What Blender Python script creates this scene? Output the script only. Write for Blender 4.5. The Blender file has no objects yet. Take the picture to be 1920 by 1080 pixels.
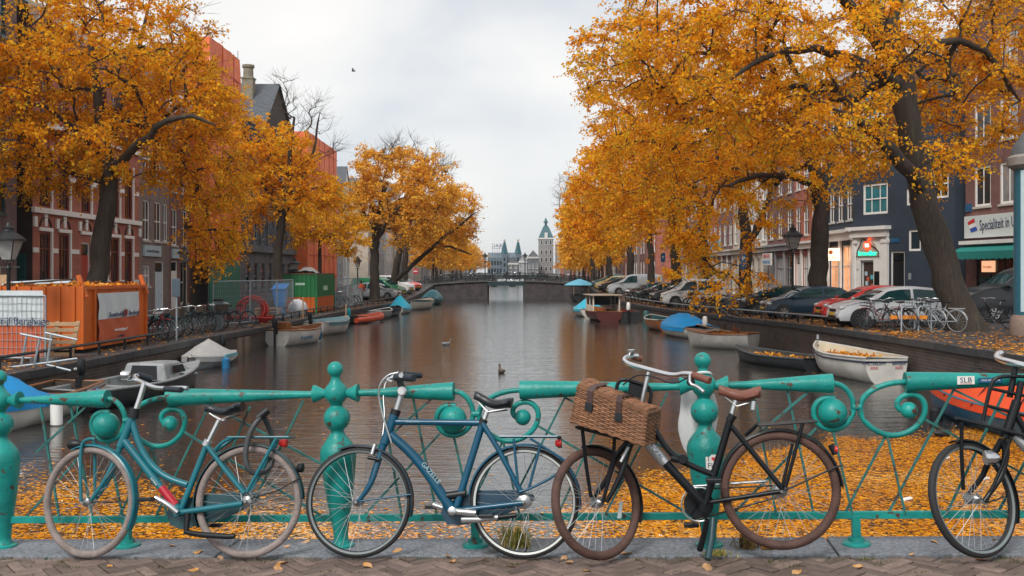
import bpy, math, random
import numpy as np
from mathutils import Vector, Matrix
random.seed(7); RNG = np.random.default_rng(7)
PI = math.pi
ordn = 'first second third fourth fifth sixth seventh eighth ninth tenth eleventh twelfth thirteenth fourteenth fifteenth sixteenth seventeenth eighteenth nineteenth twentieth twenty-first twenty-second twenty-third twenty-fourth twenty-fifth twenty-sixth twenty-seventh twenty-eighth twenty-ninth thirtieth'.split()
SC = bpy.context.scene
COL = SC.collection

# ------------------------------------------------------------------ camera, sky, sun, exposure
F, EZ, HY = 1867.0, 1.8, 512.0          # focal length in photo pixels, eye height, horizon row
cam_d = bpy.data.cameras.new('camera'); cam = bpy.data.objects.new('camera', cam_d); COL.objects.link(cam)
cam.location = (0, 0, EZ); cam.rotation_euler = (PI/2, 0, 0)
cam_d.sensor_width = 36; cam_d.lens = 36*F/1920; cam_d.shift_y = -(540-HY)/1920
cam_d.clip_start = .05; cam_d.clip_end = 5000
SC.camera = cam
w = bpy.data.worlds.new('World'); SC.world = w; w.use_nodes = True
nt = w.node_tree; nt.nodes.clear()
def nn(nt, t, **k):
    n = nt.nodes.new(t)
    for a, b in k.items(): setattr(n, a, b)
    return n
out = nn(nt, 'ShaderNodeOutputWorld'); bg = nn(nt, 'ShaderNodeBackground'); bg.inputs[1].default_value = .1
SUN_EL, SUN_AZ = math.radians(46), math.radians(205)
sky = nn(nt, 'ShaderNodeTexSky', sky_type='NISHITA', sun_disc=False, sun_elevation=SUN_EL, sun_rotation=SUN_AZ)
tc = nn(nt, 'ShaderNodeTexCoord'); mp = nn(nt, 'ShaderNodeMapping'); mp.inputs['Scale'].default_value = (1, 1, 2.0); mp.inputs['Location'].default_value = (.35, .2, .1)
nz = nn(nt, 'ShaderNodeTexNoise'); nz.inputs['Scale'].default_value = 2.3; nz.inputs['Detail'].default_value = 5; nz.inputs['Roughness'].default_value = .45
nz.inputs['Distortion'].default_value = .35
cr = nn(nt, 'ShaderNodeValToRGB')
cr.color_ramp.elements[0].position = .33; cr.color_ramp.elements[0].color = (.60, .645, .70, 1)
cr.color_ramp.elements[1].position = .62; cr.color_ramp.elements[1].color = (1, .965, .92, 1)
e = cr.color_ramp.elements.new(.47); e.color = (.83, .83, .825, 1)
vm = nn(nt, 'ShaderNodeVectorMath', operation='SCALE'); vm.inputs['Scale'].default_value = 5.6
mx = nn(nt, 'ShaderNodeMixRGB'); mx.inputs[0].default_value = .93
L = nt.links.new
L(tc.outputs['Generated'], mp.inputs[0]); L(mp.outputs[0], nz.inputs['Vector']); L(nz.outputs['Fac'], cr.inputs[0]); L(cr.outputs[0], vm.inputs[0])
L(sky.outputs[0], mx.inputs[1]); L(vm.outputs[0], mx.inputs[2]); L(mx.outputs[0], bg.inputs[0]); L(bg.outputs[0], out.inputs[0])
sd = bpy.data.lights.new('sun', 'SUN'); sd.energy = 1.5; sd.angle = math.radians(20); sd.color = (1, .95, .88)
so = bpy.data.objects.new('sun', sd); COL.objects.link(so)
sv = Vector((math.sin(SUN_AZ)*math.cos(SUN_EL), math.cos(SUN_AZ)*math.cos(SUN_EL), math.sin(SUN_EL)))
so.rotation_euler = sv.to_track_quat('Z', 'Y').to_euler()
SC.view_settings.view_transform = 'Standard'; SC.view_settings.look = 'None'; SC.view_settings.exposure = .95; SC.view_settings.gamma = 1
SC.view_settings.use_curve_mapping = False
SC.cycles.max_bounces = 14; SC.cycles.diffuse_bounces = 9

# ------------------------------------------------------------------ helpers
def tag(o, label=None, cat=None, group=None, kind=None):
    if label: o['label'] = label
    if cat: o['category'] = cat
    if group: o['group'] = group
    if kind: o['kind'] = kind
    return o
def thing(name, label, cat, loc=(0, 0, 0), rz=0, group=None):
    o = bpy.data.objects.new(name, None); COL.objects.link(o); o.location = loc; o.rotation_euler = (0, 0, rz); o.empty_display_size = .2
    return tag(o, label, cat, group)
def dup(o, parent=None):
    c = o.copy(); COL.objects.link(c); c.parent = parent
    for ch in list(o.children): dup(ch, c)
    return c
def basis(d):
    d = Vector(d).normalized(); a = Vector((0, 0, 1)) if abs(d.z) < .92 else Vector((1, 0, 0))
    u = a.cross(d).normalized(); return u, d.cross(u)
class MB:
    def __init__(s, M=None): s.v = []; s.f = []; s.mi = []; s.cm = 0; s.M = M
    def add(s, vs, fs):
        o = len(s.v)
        if s.M is not None: vs = [s.M @ Vector(p) for p in vs]
        s.v += [tuple(p) for p in vs]; s.f += [tuple(i+o for i in f) for f in fs]; s.mi += [s.cm]*len(fs); return s
    def quad(s, a, b, c, d): return s.add([a, b, c, d], [(0, 1, 2, 3)])
    def box(s, x0, x1, y0, y1, z0, z1):
        return s.add([(x0, y0, z0), (x1, y0, z0), (x1, y1, z0), (x0, y1, z0), (x0, y0, z1), (x1, y0, z1), (x1, y1, z1), (x0, y1, z1)],
                     [(0, 3, 2, 1), (4, 5, 6, 7), (0, 1, 5, 4), (1, 2, 6, 5), (2, 3, 7, 6), (3, 0, 4, 7)])
    def obox(s, c, a, b, d):
        c, a, b, d = Vector(c), Vector(a), Vector(b), Vector(d)
        vs = [c+i*a+j*b+k*d for k in (-1, 1) for i, j in ((-1, -1), (1, -1), (1, 1), (-1, 1))]
        return s.add(vs, [(0, 3, 2, 1), (4, 5, 6, 7), (0, 1, 5, 4), (1, 2, 6, 5), (2, 3, 7, 6), (3, 0, 4, 7)])
    def beam(s, p0, p1, w, h, up=(0, 0, 1)):
        p0, p1 = Vector(p0), Vector(p1); d = p1-p0; up = Vector(up); x = d.cross(up)
        if x.length < 1e-6: x = Vector((1, 0, 0))
        x = x.normalized(); z = x.cross(d).normalized()
        return s.obox((p0+p1)/2, d/2, x*w/2, z*h/2)
    def tube(s, pts, r, n=8, closed=False, cap=True, flat=None):
        pts = [Vector(p) for p in pts]; m = len(pts); rs = r if isinstance(r, (list, tuple)) else [r]*m
        vs = []; u = None
        for i, p in enumerate(pts):
            if closed: d = pts[(i+1) % m]-pts[i-1]
            else: d = pts[min(i+1, m-1)]-pts[max(i-1, 0)]
            if d.length < 1e-9: d = Vector((0, 0, 1))
            d.normalize()
            if u is None: u, _ = basis(d)
            u = (u-d*u.dot(d))
            if u.length < 1e-6: u, _ = basis(d)
            u.normalize(); t = d.cross(u)
            for k in range(n):
                a = 2*PI*k/n
                vs.append(p+(u*math.cos(a)+t*math.sin(a))*rs[i])
        fs = []
        for i in range(m if closed else m-1):
            j = (i+1) % m
            for k in range(n):
                k2 = (k+1) % n; fs.append((i*n+k, i*n+k2, j*n+k2, j*n+k))
        if cap and not closed: fs += [tuple(range(n-1, -1, -1)), tuple(range((m-1)*n, m*n))]
        return s.add(vs, fs)
    def lathe(s, prof, n=16, o=(0, 0, 0), axis=(0, 0, 1), ang=2*PI):
        o = Vector(o); ax = Vector(axis).normalized(); u, t = basis(ax); vs = []; fs = []; m = len(prof)
        for r, z in prof:
            for k in range(n):
                a = ang*k/n; vs.append(o+ax*z+(u*math.cos(a)+t*math.sin(a))*max(r, 1e-4))
        for i in range(m-1):
            for k in range(n):
                k2 = (k+1) % n; fs.append((i*n+k, i*n+k2, (i+1)*n+k2, (i+1)*n+k))
        fs += [tuple(range(n-1, -1, -1)), tuple(range((m-1)*n, m*n))]
        return s.add(vs, fs)
    def ball(s, c, r, n=14, m=8, sc=(1, 1, 1)):
        c = Vector(c); vs = []; fs = []
        for i in range(m+1):
            th = PI*i/m
            for k in range(n):
                a = 2*PI*k/n; q = max(math.sin(th), 1e-3)
                vs.append(c+Vector((math.cos(a)*q*sc[0], math.sin(a)*q*sc[1], math.cos(th)*sc[2]))*r)
        for i in range(m):
            for k in range(n):
                k2 = (k+1) % n; fs.append((i*n+k, (i+1)*n+k, (i+1)*n+k2, i*n+k2))
        return s.add(vs, fs)
    def prism(s, poly, fn0, fn1):
        n = len(poly); vs = [fn0(p) for p in poly]+[fn1(p) for p in poly]
        fs = [tuple(range(n-1, -1, -1)), tuple(range(n, 2*n))]+[(i, (i+1) % n, n+(i+1) % n, n+i) for i in range(n)]
        return s.add(vs, fs)
    def grid(s, rows, closed=False):
        m, n = len(rows), len(rows[0]); vs = [p for r in rows for p in r]; fs = []
        for i in range(m-1):
            for k in range(n if closed else n-1):
                k2 = (k+1) % n; fs.append((i*n+k, i*n+k2, (i+1)*n+k2, (i+1)*n+k))
        return s.add(vs, fs)
    def build(s, name, mats, parent=None, o=None, smooth=False, bevel=0):
        me = bpy.data.meshes.new(name)
        vs = s.v
        if o is not None: ox, oy, oz = o; vs = [(a-ox, b-oy, c-oz) for a, b, c in vs]
        me.from_pydata(vs, [], s.f)
        if not isinstance(mats, (list, tuple)): mats = [mats]
        for m in mats: me.materials.append(m)
        if len(mats) > 1: me.polygons.foreach_set('material_index', s.mi)
        if smooth:
            me.polygons.foreach_set('use_smooth', [True]*len(me.polygons)); me.set_sharp_from_angle(angle=math.radians(42))
        me.validate(); me.update()
        ob = bpy.data.objects.new(name, me); COL.objects.link(ob)
        if parent is not None: ob.parent = parent
        elif o is not None: ob.location = o
        if bevel:
            b = ob.modifiers.new('bevel', 'BEVEL'); b.width = bevel; b.segments = 2; b.limit_method = 'ANGLE'
        return ob
def np_mesh(name, V, Fc, mats, parent=None, mi=None, smooth=False):
    me = bpy.data.meshes.new(name); k = Fc.shape[1]; nf = len(Fc)
    me.vertices.add(len(V)); me.vertices.foreach_set('co', V.astype(np.float32).ravel())
    me.loops.add(nf*k); me.loops.foreach_set('vertex_index', Fc.astype(np.int32).ravel())
    me.polygons.add(nf); me.polygons.foreach_set('loop_start', np.arange(0, nf*k, k, dtype=np.int32))
    for m in mats: me.materials.append(m)
    if mi is not None: me.polygons.foreach_set('material_index', mi.astype(np.int32))
    if smooth: me.polygons.foreach_set('use_smooth', np.ones(nf, dtype=bool))
    me.update(calc_edges=True)
    ob = bpy.data.objects.new(name, me); COL.objects.link(ob)
    if parent is not None: ob.parent = parent
    return ob
def text(name, body, size, loc, xdir, updir, mat, parent=None, o=None, ext=.004, align='CENTER', sx=1):
    cu = bpy.data.curves.new(name, 'FONT'); cu.body = body; cu.size = size; cu.extrude = ext; cu.align_x = align; cu.align_y = 'CENTER'; cu.resolution_u = 2
    cu.materials.append(mat)
    ob = bpy.data.objects.new(name, cu); COL.objects.link(ob)
    x = Vector(xdir).normalized(); y = Vector(updir); y = (y-x*y.dot(x)).normalized(); z = x.cross(y)
    l = Vector(loc)-(Vector(o) if o is not None else Vector((0, 0, 0)))
    m = Matrix((x*sx, y, z)).transposed().to_4x4(); m.translation = l
    ob.matrix_basis = m
    if parent is not None: ob.parent = parent
    return ob

# ------------------------------------------------------------------ materials
MATS = {}
def mat(name, c, rough=.6, metal=0, var=.12, scale=6, bump=0, bscale=40, rnd=0, c2=None, thr=.6, soft=.05, s2=9, spec=.5, emit=0, coat=0, stretch=None):
    if name in MATS: return MATS[name]
    m = bpy.data.materials.new(name); m.use_nodes = True; t = m.node_tree; b = t.nodes['Principled BSDF']; l = t.links.new
    b.inputs['Roughness'].default_value = rough; b.inputs['Metallic'].default_value = metal; b.inputs['Specular IOR Level'].default_value = spec
    b.inputs['Coat Weight'].default_value = coat; b.inputs['Coat Roughness'].default_value = .1
    tcn = nn(t, 'ShaderNodeTexCoord'); vec = tcn.outputs['Object']
    if stretch:
        mp = nn(t, 'ShaderNodeMapping'); mp.inputs['Scale'].default_value = stretch; l(vec, mp.inputs[0]); vec = mp.outputs[0]
    n1 = nn(t, 'ShaderNodeTexNoise'); n1.inputs['Scale'].default_value = scale; n1.inputs['Detail'].default_value = 5; l(vec, n1.inputs['Vector'])
    r = nn(t, 'ShaderNodeMapRange'); r.inputs[1].default_value = .25; r.inputs[2].default_value = .75; r.inputs[3].default_value = 1-var; r.inputs[4].default_value = 1+var
    l(n1.outputs['Fac'], r.inputs[0]); fac = r.outputs[0]
    if rnd:
        oi = nn(t, 'ShaderNodeObjectInfo'); r2 = nn(t, 'ShaderNodeMapRange'); r2.inputs[3].default_value = 1-rnd; r2.inputs[4].default_value = 1+rnd; l(oi.outputs['Random'], r2.inputs[0])
        mm = nn(t, 'ShaderNodeMath', operation='MULTIPLY'); l(fac, mm.inputs[0]); l(r2.outputs[0], mm.inputs[1]); fac = mm.outputs[0]
    v = nn(t, 'ShaderNodeVectorMath', operation='SCALE'); v.inputs[0].default_value = c[:3]; l(fac, v.inputs['Scale']); colr = v.outputs[0]
    if c2:
        n2 = nn(t, 'ShaderNodeTexNoise'); n2.inputs['Scale'].default_value = s2; n2.inputs['Detail'].default_value = 6; n2.inputs['Roughness'].default_value = .65; l(vec, n2.inputs['Vector'])
        r3 = nn(t, 'ShaderNodeMapRange'); r3.inputs[1].default_value = thr; r3.inputs[2].default_value = thr+soft; l(n2.outputs['Fac'], r3.inputs[0])
        mxx = nn(t, 'ShaderNodeMixRGB'); mxx.inputs[2].default_value = (*c2, 1); l(r3.outputs[0], mxx.inputs[0]); l(colr, mxx.inputs[1]); colr = mxx.outputs[0]
    l(colr, b.inputs['Base Color'])
    if bump:
        n3 = nn(t, 'ShaderNodeTexNoise'); n3.inputs['Scale'].default_value = bscale; n3.inputs['Detail'].default_value = 4; l(vec, n3.inputs['Vector'])
        bp = nn(t, 'ShaderNodeBump'); bp.inputs['Strength'].default_value = bump; bp.inputs['Distance'].default_value = .02; l(n3.outputs['Fac'], bp.inputs['Height']); l(bp.outputs[0], b.inputs['Normal'])
    if emit:
        b.inputs['Emission Color'].default_value = (*c[:3], 1); b.inputs['Emission Strength'].default_value = emit
    MATS[name] = m; return m
def brick_mat(name, c1, c2, mortar, bw=.22, rh=.075, ms=.008, var=.25, dirt=(.03, .03, .025), thr=.62):
    if name in MATS: return MATS[name]
    m = bpy.data.materials.new(name); m.use_nodes = True; t = m.node_tree; b = t.nodes['Principled BSDF']; l = t.links.new
    b.inputs['Roughness'].default_value = .8
    g = nn(t, 'ShaderNodeTexCoord'); s = nn(t, 'ShaderNodeSeparateXYZ'); a = nn(t, 'ShaderNodeMath', operation='ADD'); cmb = nn(t, 'ShaderNodeCombineXYZ')
    l(g.outputs['Object'], s.inputs[0]); l(s.outputs[0], a.inputs[0]); l(s.outputs[1], a.inputs[1]); l(a.outputs[0], cmb.inputs[0]); l(s.outputs[2], cmb.inputs[1])
    bk = nn(t, 'ShaderNodeTexBrick'); l(cmb.outputs[0], bk.inputs['Vector'])
    bk.inputs['Color1'].default_value = (*c1, 1); bk.inputs['Color2'].default_value = (*c2, 1); bk.inputs['Mortar'].default_value = (*mortar, 1)
    bk.inputs['Scale'].default_value = 1; bk.inputs['Brick Width'].default_value = bw; bk.inputs['Row Height'].default_value = rh; bk.inputs['Mortar Size'].default_value = ms
    n1 = nn(t, 'ShaderNodeTexNoise'); n1.inputs['Scale'].default_value = 1.3; n1.inputs['Detail'].default_value = 8; n1.inputs['Roughness'].default_value = .65; l(g.outputs['Object'], n1.inputs['Vector'])
    r = nn(t, 'ShaderNodeMapRange'); r.inputs[1].default_value = .3; r.inputs[2].default_value = .7; r.inputs[3].default_value = 1-var; r.inputs[4].default_value = 1+var; l(n1.outputs['Fac'], r.inputs[0])
    v = nn(t, 'ShaderNodeVectorMath', operation='SCALE'); l(bk.outputs['Color'], v.inputs[0]); l(r.outputs[0], v.inputs['Scale'])
    r3 = nn(t, 'ShaderNodeMapRange'); r3.inputs[1].default_value = thr; r3.inputs[2].default_value = thr+.2; r3.inputs[4].default_value = .7; l(n1.outputs['Fac'], r3.inputs[0])
    mx = nn(t, 'ShaderNodeMixRGB'); mx.inputs[2].default_value = (*dirt, 1); l(r3.outputs[0], mx.inputs[0]); l(v.outputs[0], mx.inputs[1]); l(mx.outputs[0], b.inputs['Base Color'])
    bp = nn(t, 'ShaderNodeBump'); bp.inputs['Strength'].default_value = .4; bp.inputs['Distance'].default_value = .01; bp.invert = True; l(bk.outputs['Fac'], bp.inputs['Height']); l(bp.outputs[0], b.inputs['Normal'])
    MATS[name] = m; return m
def leaf_mat(name, cols, trans=.4, gloss=.0, gr=.3):
    if name in MATS: return MATS[name]
    m = bpy.data.materials.new(name); m.use_nodes = True; t = m.node_tree; t.nodes.remove(t.nodes['Principled BSDF']); l = t.links.new
    o = t.nodes['Material Output']; g = nn(t, 'ShaderNodeNewGeometry'); cr = nn(t, 'ShaderNodeValToRGB'); els = cr.color_ramp.elements
    els[0].position = cols[0][0]; els[0].color = (*cols[0][1], 1); els[1].position = cols[-1][0]; els[1].color = (*cols[-1][1], 1)
    for p, c in cols[1:-1]: x = els.new(p); x.color = (*c, 1)
    tcn = nn(t, 'ShaderNodeTexCoord'); nz = nn(t, 'ShaderNodeTexNoise'); nz.inputs['Scale'].default_value = .55; nz.inputs['Detail'].default_value = 3; l(tcn.outputs['Object'], nz.inputs['Vector'])
    mr = nn(t, 'ShaderNodeMapRange'); mr.inputs[1].default_value = .3; mr.inputs[2].default_value = .7; mr.inputs[3].default_value = -.28; mr.inputs[4].default_value = .28; l(nz.outputs['Fac'], mr.inputs[0])
    ad = nn(t, 'ShaderNodeMath', operation='ADD', use_clamp=True); l(g.outputs['Random Per Island'], ad.inputs[0]); l(mr.outputs[0], ad.inputs[1]); l(ad.outputs[0], cr.inputs[0])
    d = nn(t, 'ShaderNodeBsdfDiffuse'); tr = nn(t, 'ShaderNodeBsdfTranslucent'); ms = nn(t, 'ShaderNodeMixShader'); ms.inputs[0].default_value = trans
    l(cr.outputs[0], d.inputs[0]); l(cr.outputs[0], tr.inputs[0]); l(d.outputs[0], ms.inputs[1]); l(tr.outputs[0], ms.inputs[2]); last = ms
    if gloss:
        gl = nn(t, 'ShaderNodeBsdfGlossy'); gl.inputs['Roughness'].default_value = gr; fr = nn(t, 'ShaderNodeFresnel'); fr.inputs[0].default_value = 1.33
        m2 = nn(t, 'ShaderNodeMath', operation='MULTIPLY'); m2.inputs[1].default_value = gloss; l(fr.outputs[0], m2.inputs[0])
        ms2 = nn(t, 'ShaderNodeMixShader'); l(m2.outputs[0], ms2.inputs[0]); l(ms.outputs[0], ms2.inputs[1]); l(gl.outputs[0], ms2.inputs[2]); last = ms2
    l(last.outputs[0], o.inputs[0]); MATS[name] = m; return m
def interp(tab, d):
    if d <= tab[0][0]: return tab[0][1:]
    for a, b in zip(tab, tab[1:]):
        if d <= b[0]:
            k = (d-a[0])/(b[0]-a[0]); return tuple(p+(q-p)*k for p, q in zip(a[1:], b[1:]))
    return tab[-1][1:]
LQ = [(8, -12.0, -.35), (15, -11.7, -.45), (25, -11.2, -.5), (34, -10.9, -.5), (43, -10.5, -.5), (55, -10.3, -.5), (65, -9.9, -.5), (75, -9.5, -.55), (85, -9.2, -.56), (100, -9.2, -.2), (117, -9.3, .4)]
RQ = [(8, 11.6, 0), (20, 11.5, -.06), (30, 11.3, -.1), (38, 11.1, -.17), (44, 10.8, -.26), (52, 10.1, -.34), (60, 9.3, -.39), (68, 8.75, -.4), (80, 8.35, -.38), (92, 8.2, -.2), (104, 8.5, .08), (117, 9.0, .4)]
WZ = -1.3
def gz(x, d): return interp(LQ if x < 0 else RQ, d)[1]
TEAL = mat('teal_paint', (.009, .235, .212), .4, var=.3, scale=5, c2=(.075, .045, .032), thr=.60, soft=.03, s2=14, bump=.3, bscale=22, spec=.35)
TEALW = mat('weathered_teal_paint', (.028, .155, .145), .5, var=.35, scale=7, c2=(.07, .05, .04), thr=.55, soft=.06, s2=12, spec=.35)
CHROME = mat('chrome', (.68, .70, .73), .27, 1, var=.06)
STEEL = mat('galvanised_steel', (.30, .35, .39), .5, .3, var=.15, scale=20)
BLACK = mat('black_paint', (.009, .011, .014), .4, var=.2, spec=.35)
RUBBER = mat('black_rubber', (.018, .018, .02), .75, var=.2)
WHITE = mat('white_paint', (.80, .80, .78), .45, var=.06, scale=3)
CREAM = mat('cream_paint', (.62, .56, .47), .55, var=.08, scale=2)
DARKWOOD = mat('dark_wood', (.05, .033, .022), .8, var=.3, scale=8, stretch=(1, 1, .2))
PALEWOOD = mat('pale_wood', (.42, .27, .15), .75, var=.2, scale=14, rnd=.15)
GLASS = mat('window_glass', (.014, .022, .028), .04, var=.5, scale=.8, spec=.45, bump=.02, bscale=1.5, rnd=.5)
CURTAIN = mat('curtained_glass', (.30, .31, .32), .12, var=.25, scale=2, spec=.6, rnd=.3)
TEALGLASS = mat('teal_blind_glass', (.03, .16, .19), .1, var=.3, scale=2, spec=.6)
WARMGLASS = mat('lit_shop_glass', (.8, .36, .16), .2, var=.5, scale=3, emit=.35)
IRON = mat('black_iron', (.02, .022, .025), .5, .3, var=.2)
RED = mat('red_plastic', (.5, .02, .02), .3)
# ------------------------------------------------------------------ the setting
def water():
    m = bpy.data.materials.new('canal_water'); m.use_nodes = True; t = m.node_tree; b = t.nodes['Principled BSDF']; l = t.links.new
    b.inputs['Base Color'].default_value = (.028, .028, .026, 1); b.inputs['Roughness'].default_value = .04; b.inputs['IOR'].default_value = 1.6; b.inputs['Specular IOR Level'].default_value = .9
    g = nn(t, 'ShaderNodeTexCoord'); bp = None; h = None
    for sc, st, amp, det in (((.3, 2.2, 1), 1.0, .5, 2), ((.7, 6.0, 1), 1.6, .36, 3), ((2.4, 18, 1), 1.1, .15, 2)):
        mp = nn(t, 'ShaderNodeMapping'); mp.inputs['Scale'].default_value = sc; l(g.outputs['Object'], mp.inputs[0]); mp.inputs['Rotation'].default_value = (0, 0, .12)
        n = nn(t, 'ShaderNodeTexNoise'); n.inputs['Scale'].default_value = st; n.inputs['Detail'].default_value = det; n.inputs['Distortion'].default_value = .6; l(mp.outputs[0], n.inputs['Vector'])
        mu = nn(t, 'ShaderNodeMath', operation='MULTIPLY'); mu.inputs[1].default_value = amp; l(n.outputs['Fac'], mu.inputs[0])
        if h is None: h = mu
        else:
            ad = nn(t, 'ShaderNodeMath', operation='ADD'); l(h.outputs[0], ad.inputs[0]); l(mu.outputs[0], ad.inputs[1]); h = ad
    bp = nn(t, 'ShaderNodeBump'); bp.inputs['Strength'].default_value = .8; bp.inputs['Distance'].default_value = .034; l(h.outputs[0], bp.inputs['Height']); l(bp.outputs[0], b.inputs['Normal'])
    o = MB().quad((-45, -12, WZ), (45, -12, WZ), (45, 345, WZ), (-45, 345, WZ)).build('canal_water', m); tag(o, kind='structure')
water()
COBBLE = brick_mat('street_clinker', (.055, .046, .046), (.04, .038, .042), (.022, .022, .024), .2, .07, .008, .35, (.02, .018, .016))
def flat_brick(m):      # the clinker of streets lies flat: use x, y
    t = m.node_tree
    for n in t.nodes:
        if n.type == 'COMBXYZ':
            s = [q for q in t.nodes if q.type == 'SEPXYZ'][0]
            t.links.new(s.outputs[0], n.inputs[0]); t.links.new(s.outputs[1], n.inputs[1])
flat_brick(COBBLE)
QWALL = brick_mat('quay_brick', (.085, .048, .038), (.045, .032, .03), (.085, .08, .072), .24, .085, .014, .55, (.022, .024, .016), .5)
STONE = mat('blue_stone', (.085, .085, .085), .7, var=.35, scale=2.5, bump=.3, bscale=30, rnd=.15, c2=(.03, .035, .02), thr=.6, soft=.1, s2=3)
DARKCOPE = mat('wet_coping_stone', (.038, .042, .048), .55, var=.35, scale=3, bump=.3, bscale=25, rnd=.2, c2=(.02, .024, .012), thr=.58, soft=.1, s2=4)
LAND = mat('far_ground', (.06, .055, .045), .9, var=.3, scale=.1)
def streets():
    for s, tab, nm in ((-1, LQ, 'left'), (1, RQ, 'right')):
        P = [(-40, tab[0][1], tab[0][2])]+list(tab)+[(126, s*9.2, .4), (345, s*9.2, .3)]
        mb = MB(); ma = MB()
        for (d0, x0, z0), (d1, x1, z1) in zip(P, P[1:]):
            for xa, xb in ((0, 13), (13, 60), (60, 1600)):
                q = [(x0+s*xa, d0, z0), (x0+s*xb, d0, z0), (x1+s*xb, d1, z1), (x1+s*xa, d1, z1)]
                if s < 0: q = q[::-1]
                mb.quad(*q)
            q = [(x0, d0, z0-.02), (x1, d1, z1-.02), (x1, d1, -2.2), (x0, d0, -2.2)]
            ma.quad(*(q if s < 0 else q[::-1]))
        tag(mb.build('street', COBBLE), kind='structure')
        wq = tag(ma.build('quay_wall', QWALL), 'dark brick quay wall along the %s bank of the canal' % ('orange container' if s < 0 else 'parked cars'), None, None, 'structure')
        # coping stones, one by one where they can be picked apart
        base = MB().box(-.25, .25, -.5, .5, -.17, .012); pm = base.build('coping_stone', DARKCOPE, wq, bevel=0)
        first = True; rest = MB(); d = 14.0
        while d < 116:
            Ls = 1.15 if d < 62 else 2.2
            a = interp(tab, d); b_ = interp(tab, d+Ls); p0 = Vector((a[0], d, a[1])); p1 = Vector((b_[0], d+Ls, b_[1])); c = (p0+p1)/2; dr = p1-p0
            if d < 62:
                o = pm if first else pm.copy()
                if not first: COL.objects.link(o); o.parent = wq
                first = False; o.location = c+Vector((s*.18, 0, random.uniform(0, .012))); o.rotation_euler = (0, 0, math.atan2(dr.y, dr.x)-PI/2); o.scale = (1, dr.length-.018, 1)
            else: rest.obox(c+Vector((s*.18, 0, -.07)), dr*.492, Vector((.25, 0, 0)), Vector((0, 0, .085)))
            d += Ls
        tag(rest.build('coping_stone', DARKCOPE, wq), kind='stuff')
    mb = MB().quad((-1600, 330, .3), (1600, 330, .3), (1600, 3000, 2), (-1600, 3000, 2)); tag(mb.build('far_ground', LAND), kind='structure')
streets()

# the bridge we stand on: frame along its railing, unprojected from the photograph to one plane
BO = Vector((-3.493, 6.85, -.082)); STEP = Vector((2.368, -.288, .084)); BAY = STEP.length
U = STEP.normalized(); N = Vector((U.y, -U.x, 0)).normalized(); V = U.cross(N)*-1
if V.z < 0: V = -V
EYE = Vector((0, 0, EZ))
def BF(u, v, w): return BO+U*u+V*v+N*w
def Q(px, py, w0=0., k=0.):             # where the sight line meets the plane w = w0 - k*v
    D = Vector(((px-960)/F, 1, -(py-HY)/F)); n = N+V*k
    return EYE+D*((w0-n.dot(EYE-BO))/n.dot(D))
def UV(p): r = p-BO; return r.dot(U), r.dot(V), r.dot(N)
GRANITE = mat('kerb_granite', (.165, .180, .205), .75, var=.5, scale=38, bump=.35, bscale=120, rnd=.08, c2=(.07, .075, .07), thr=.62, soft=.08, s2=5)
MOSS = mat('mossy_joint', (.028, .026, .016), .95, var=.4, scale=9, bump=.6, bscale=60, c2=(.05, .075, .015), thr=.55, soft=.08, s2=6)
PAVER = mat('paver_brick', (.15, .108, .092), .62, var=.3, scale=16, bump=.35, bscale=70, rnd=.38, c2=(.05, .052, .035), thr=.62, soft=.1, s2=9)
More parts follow.
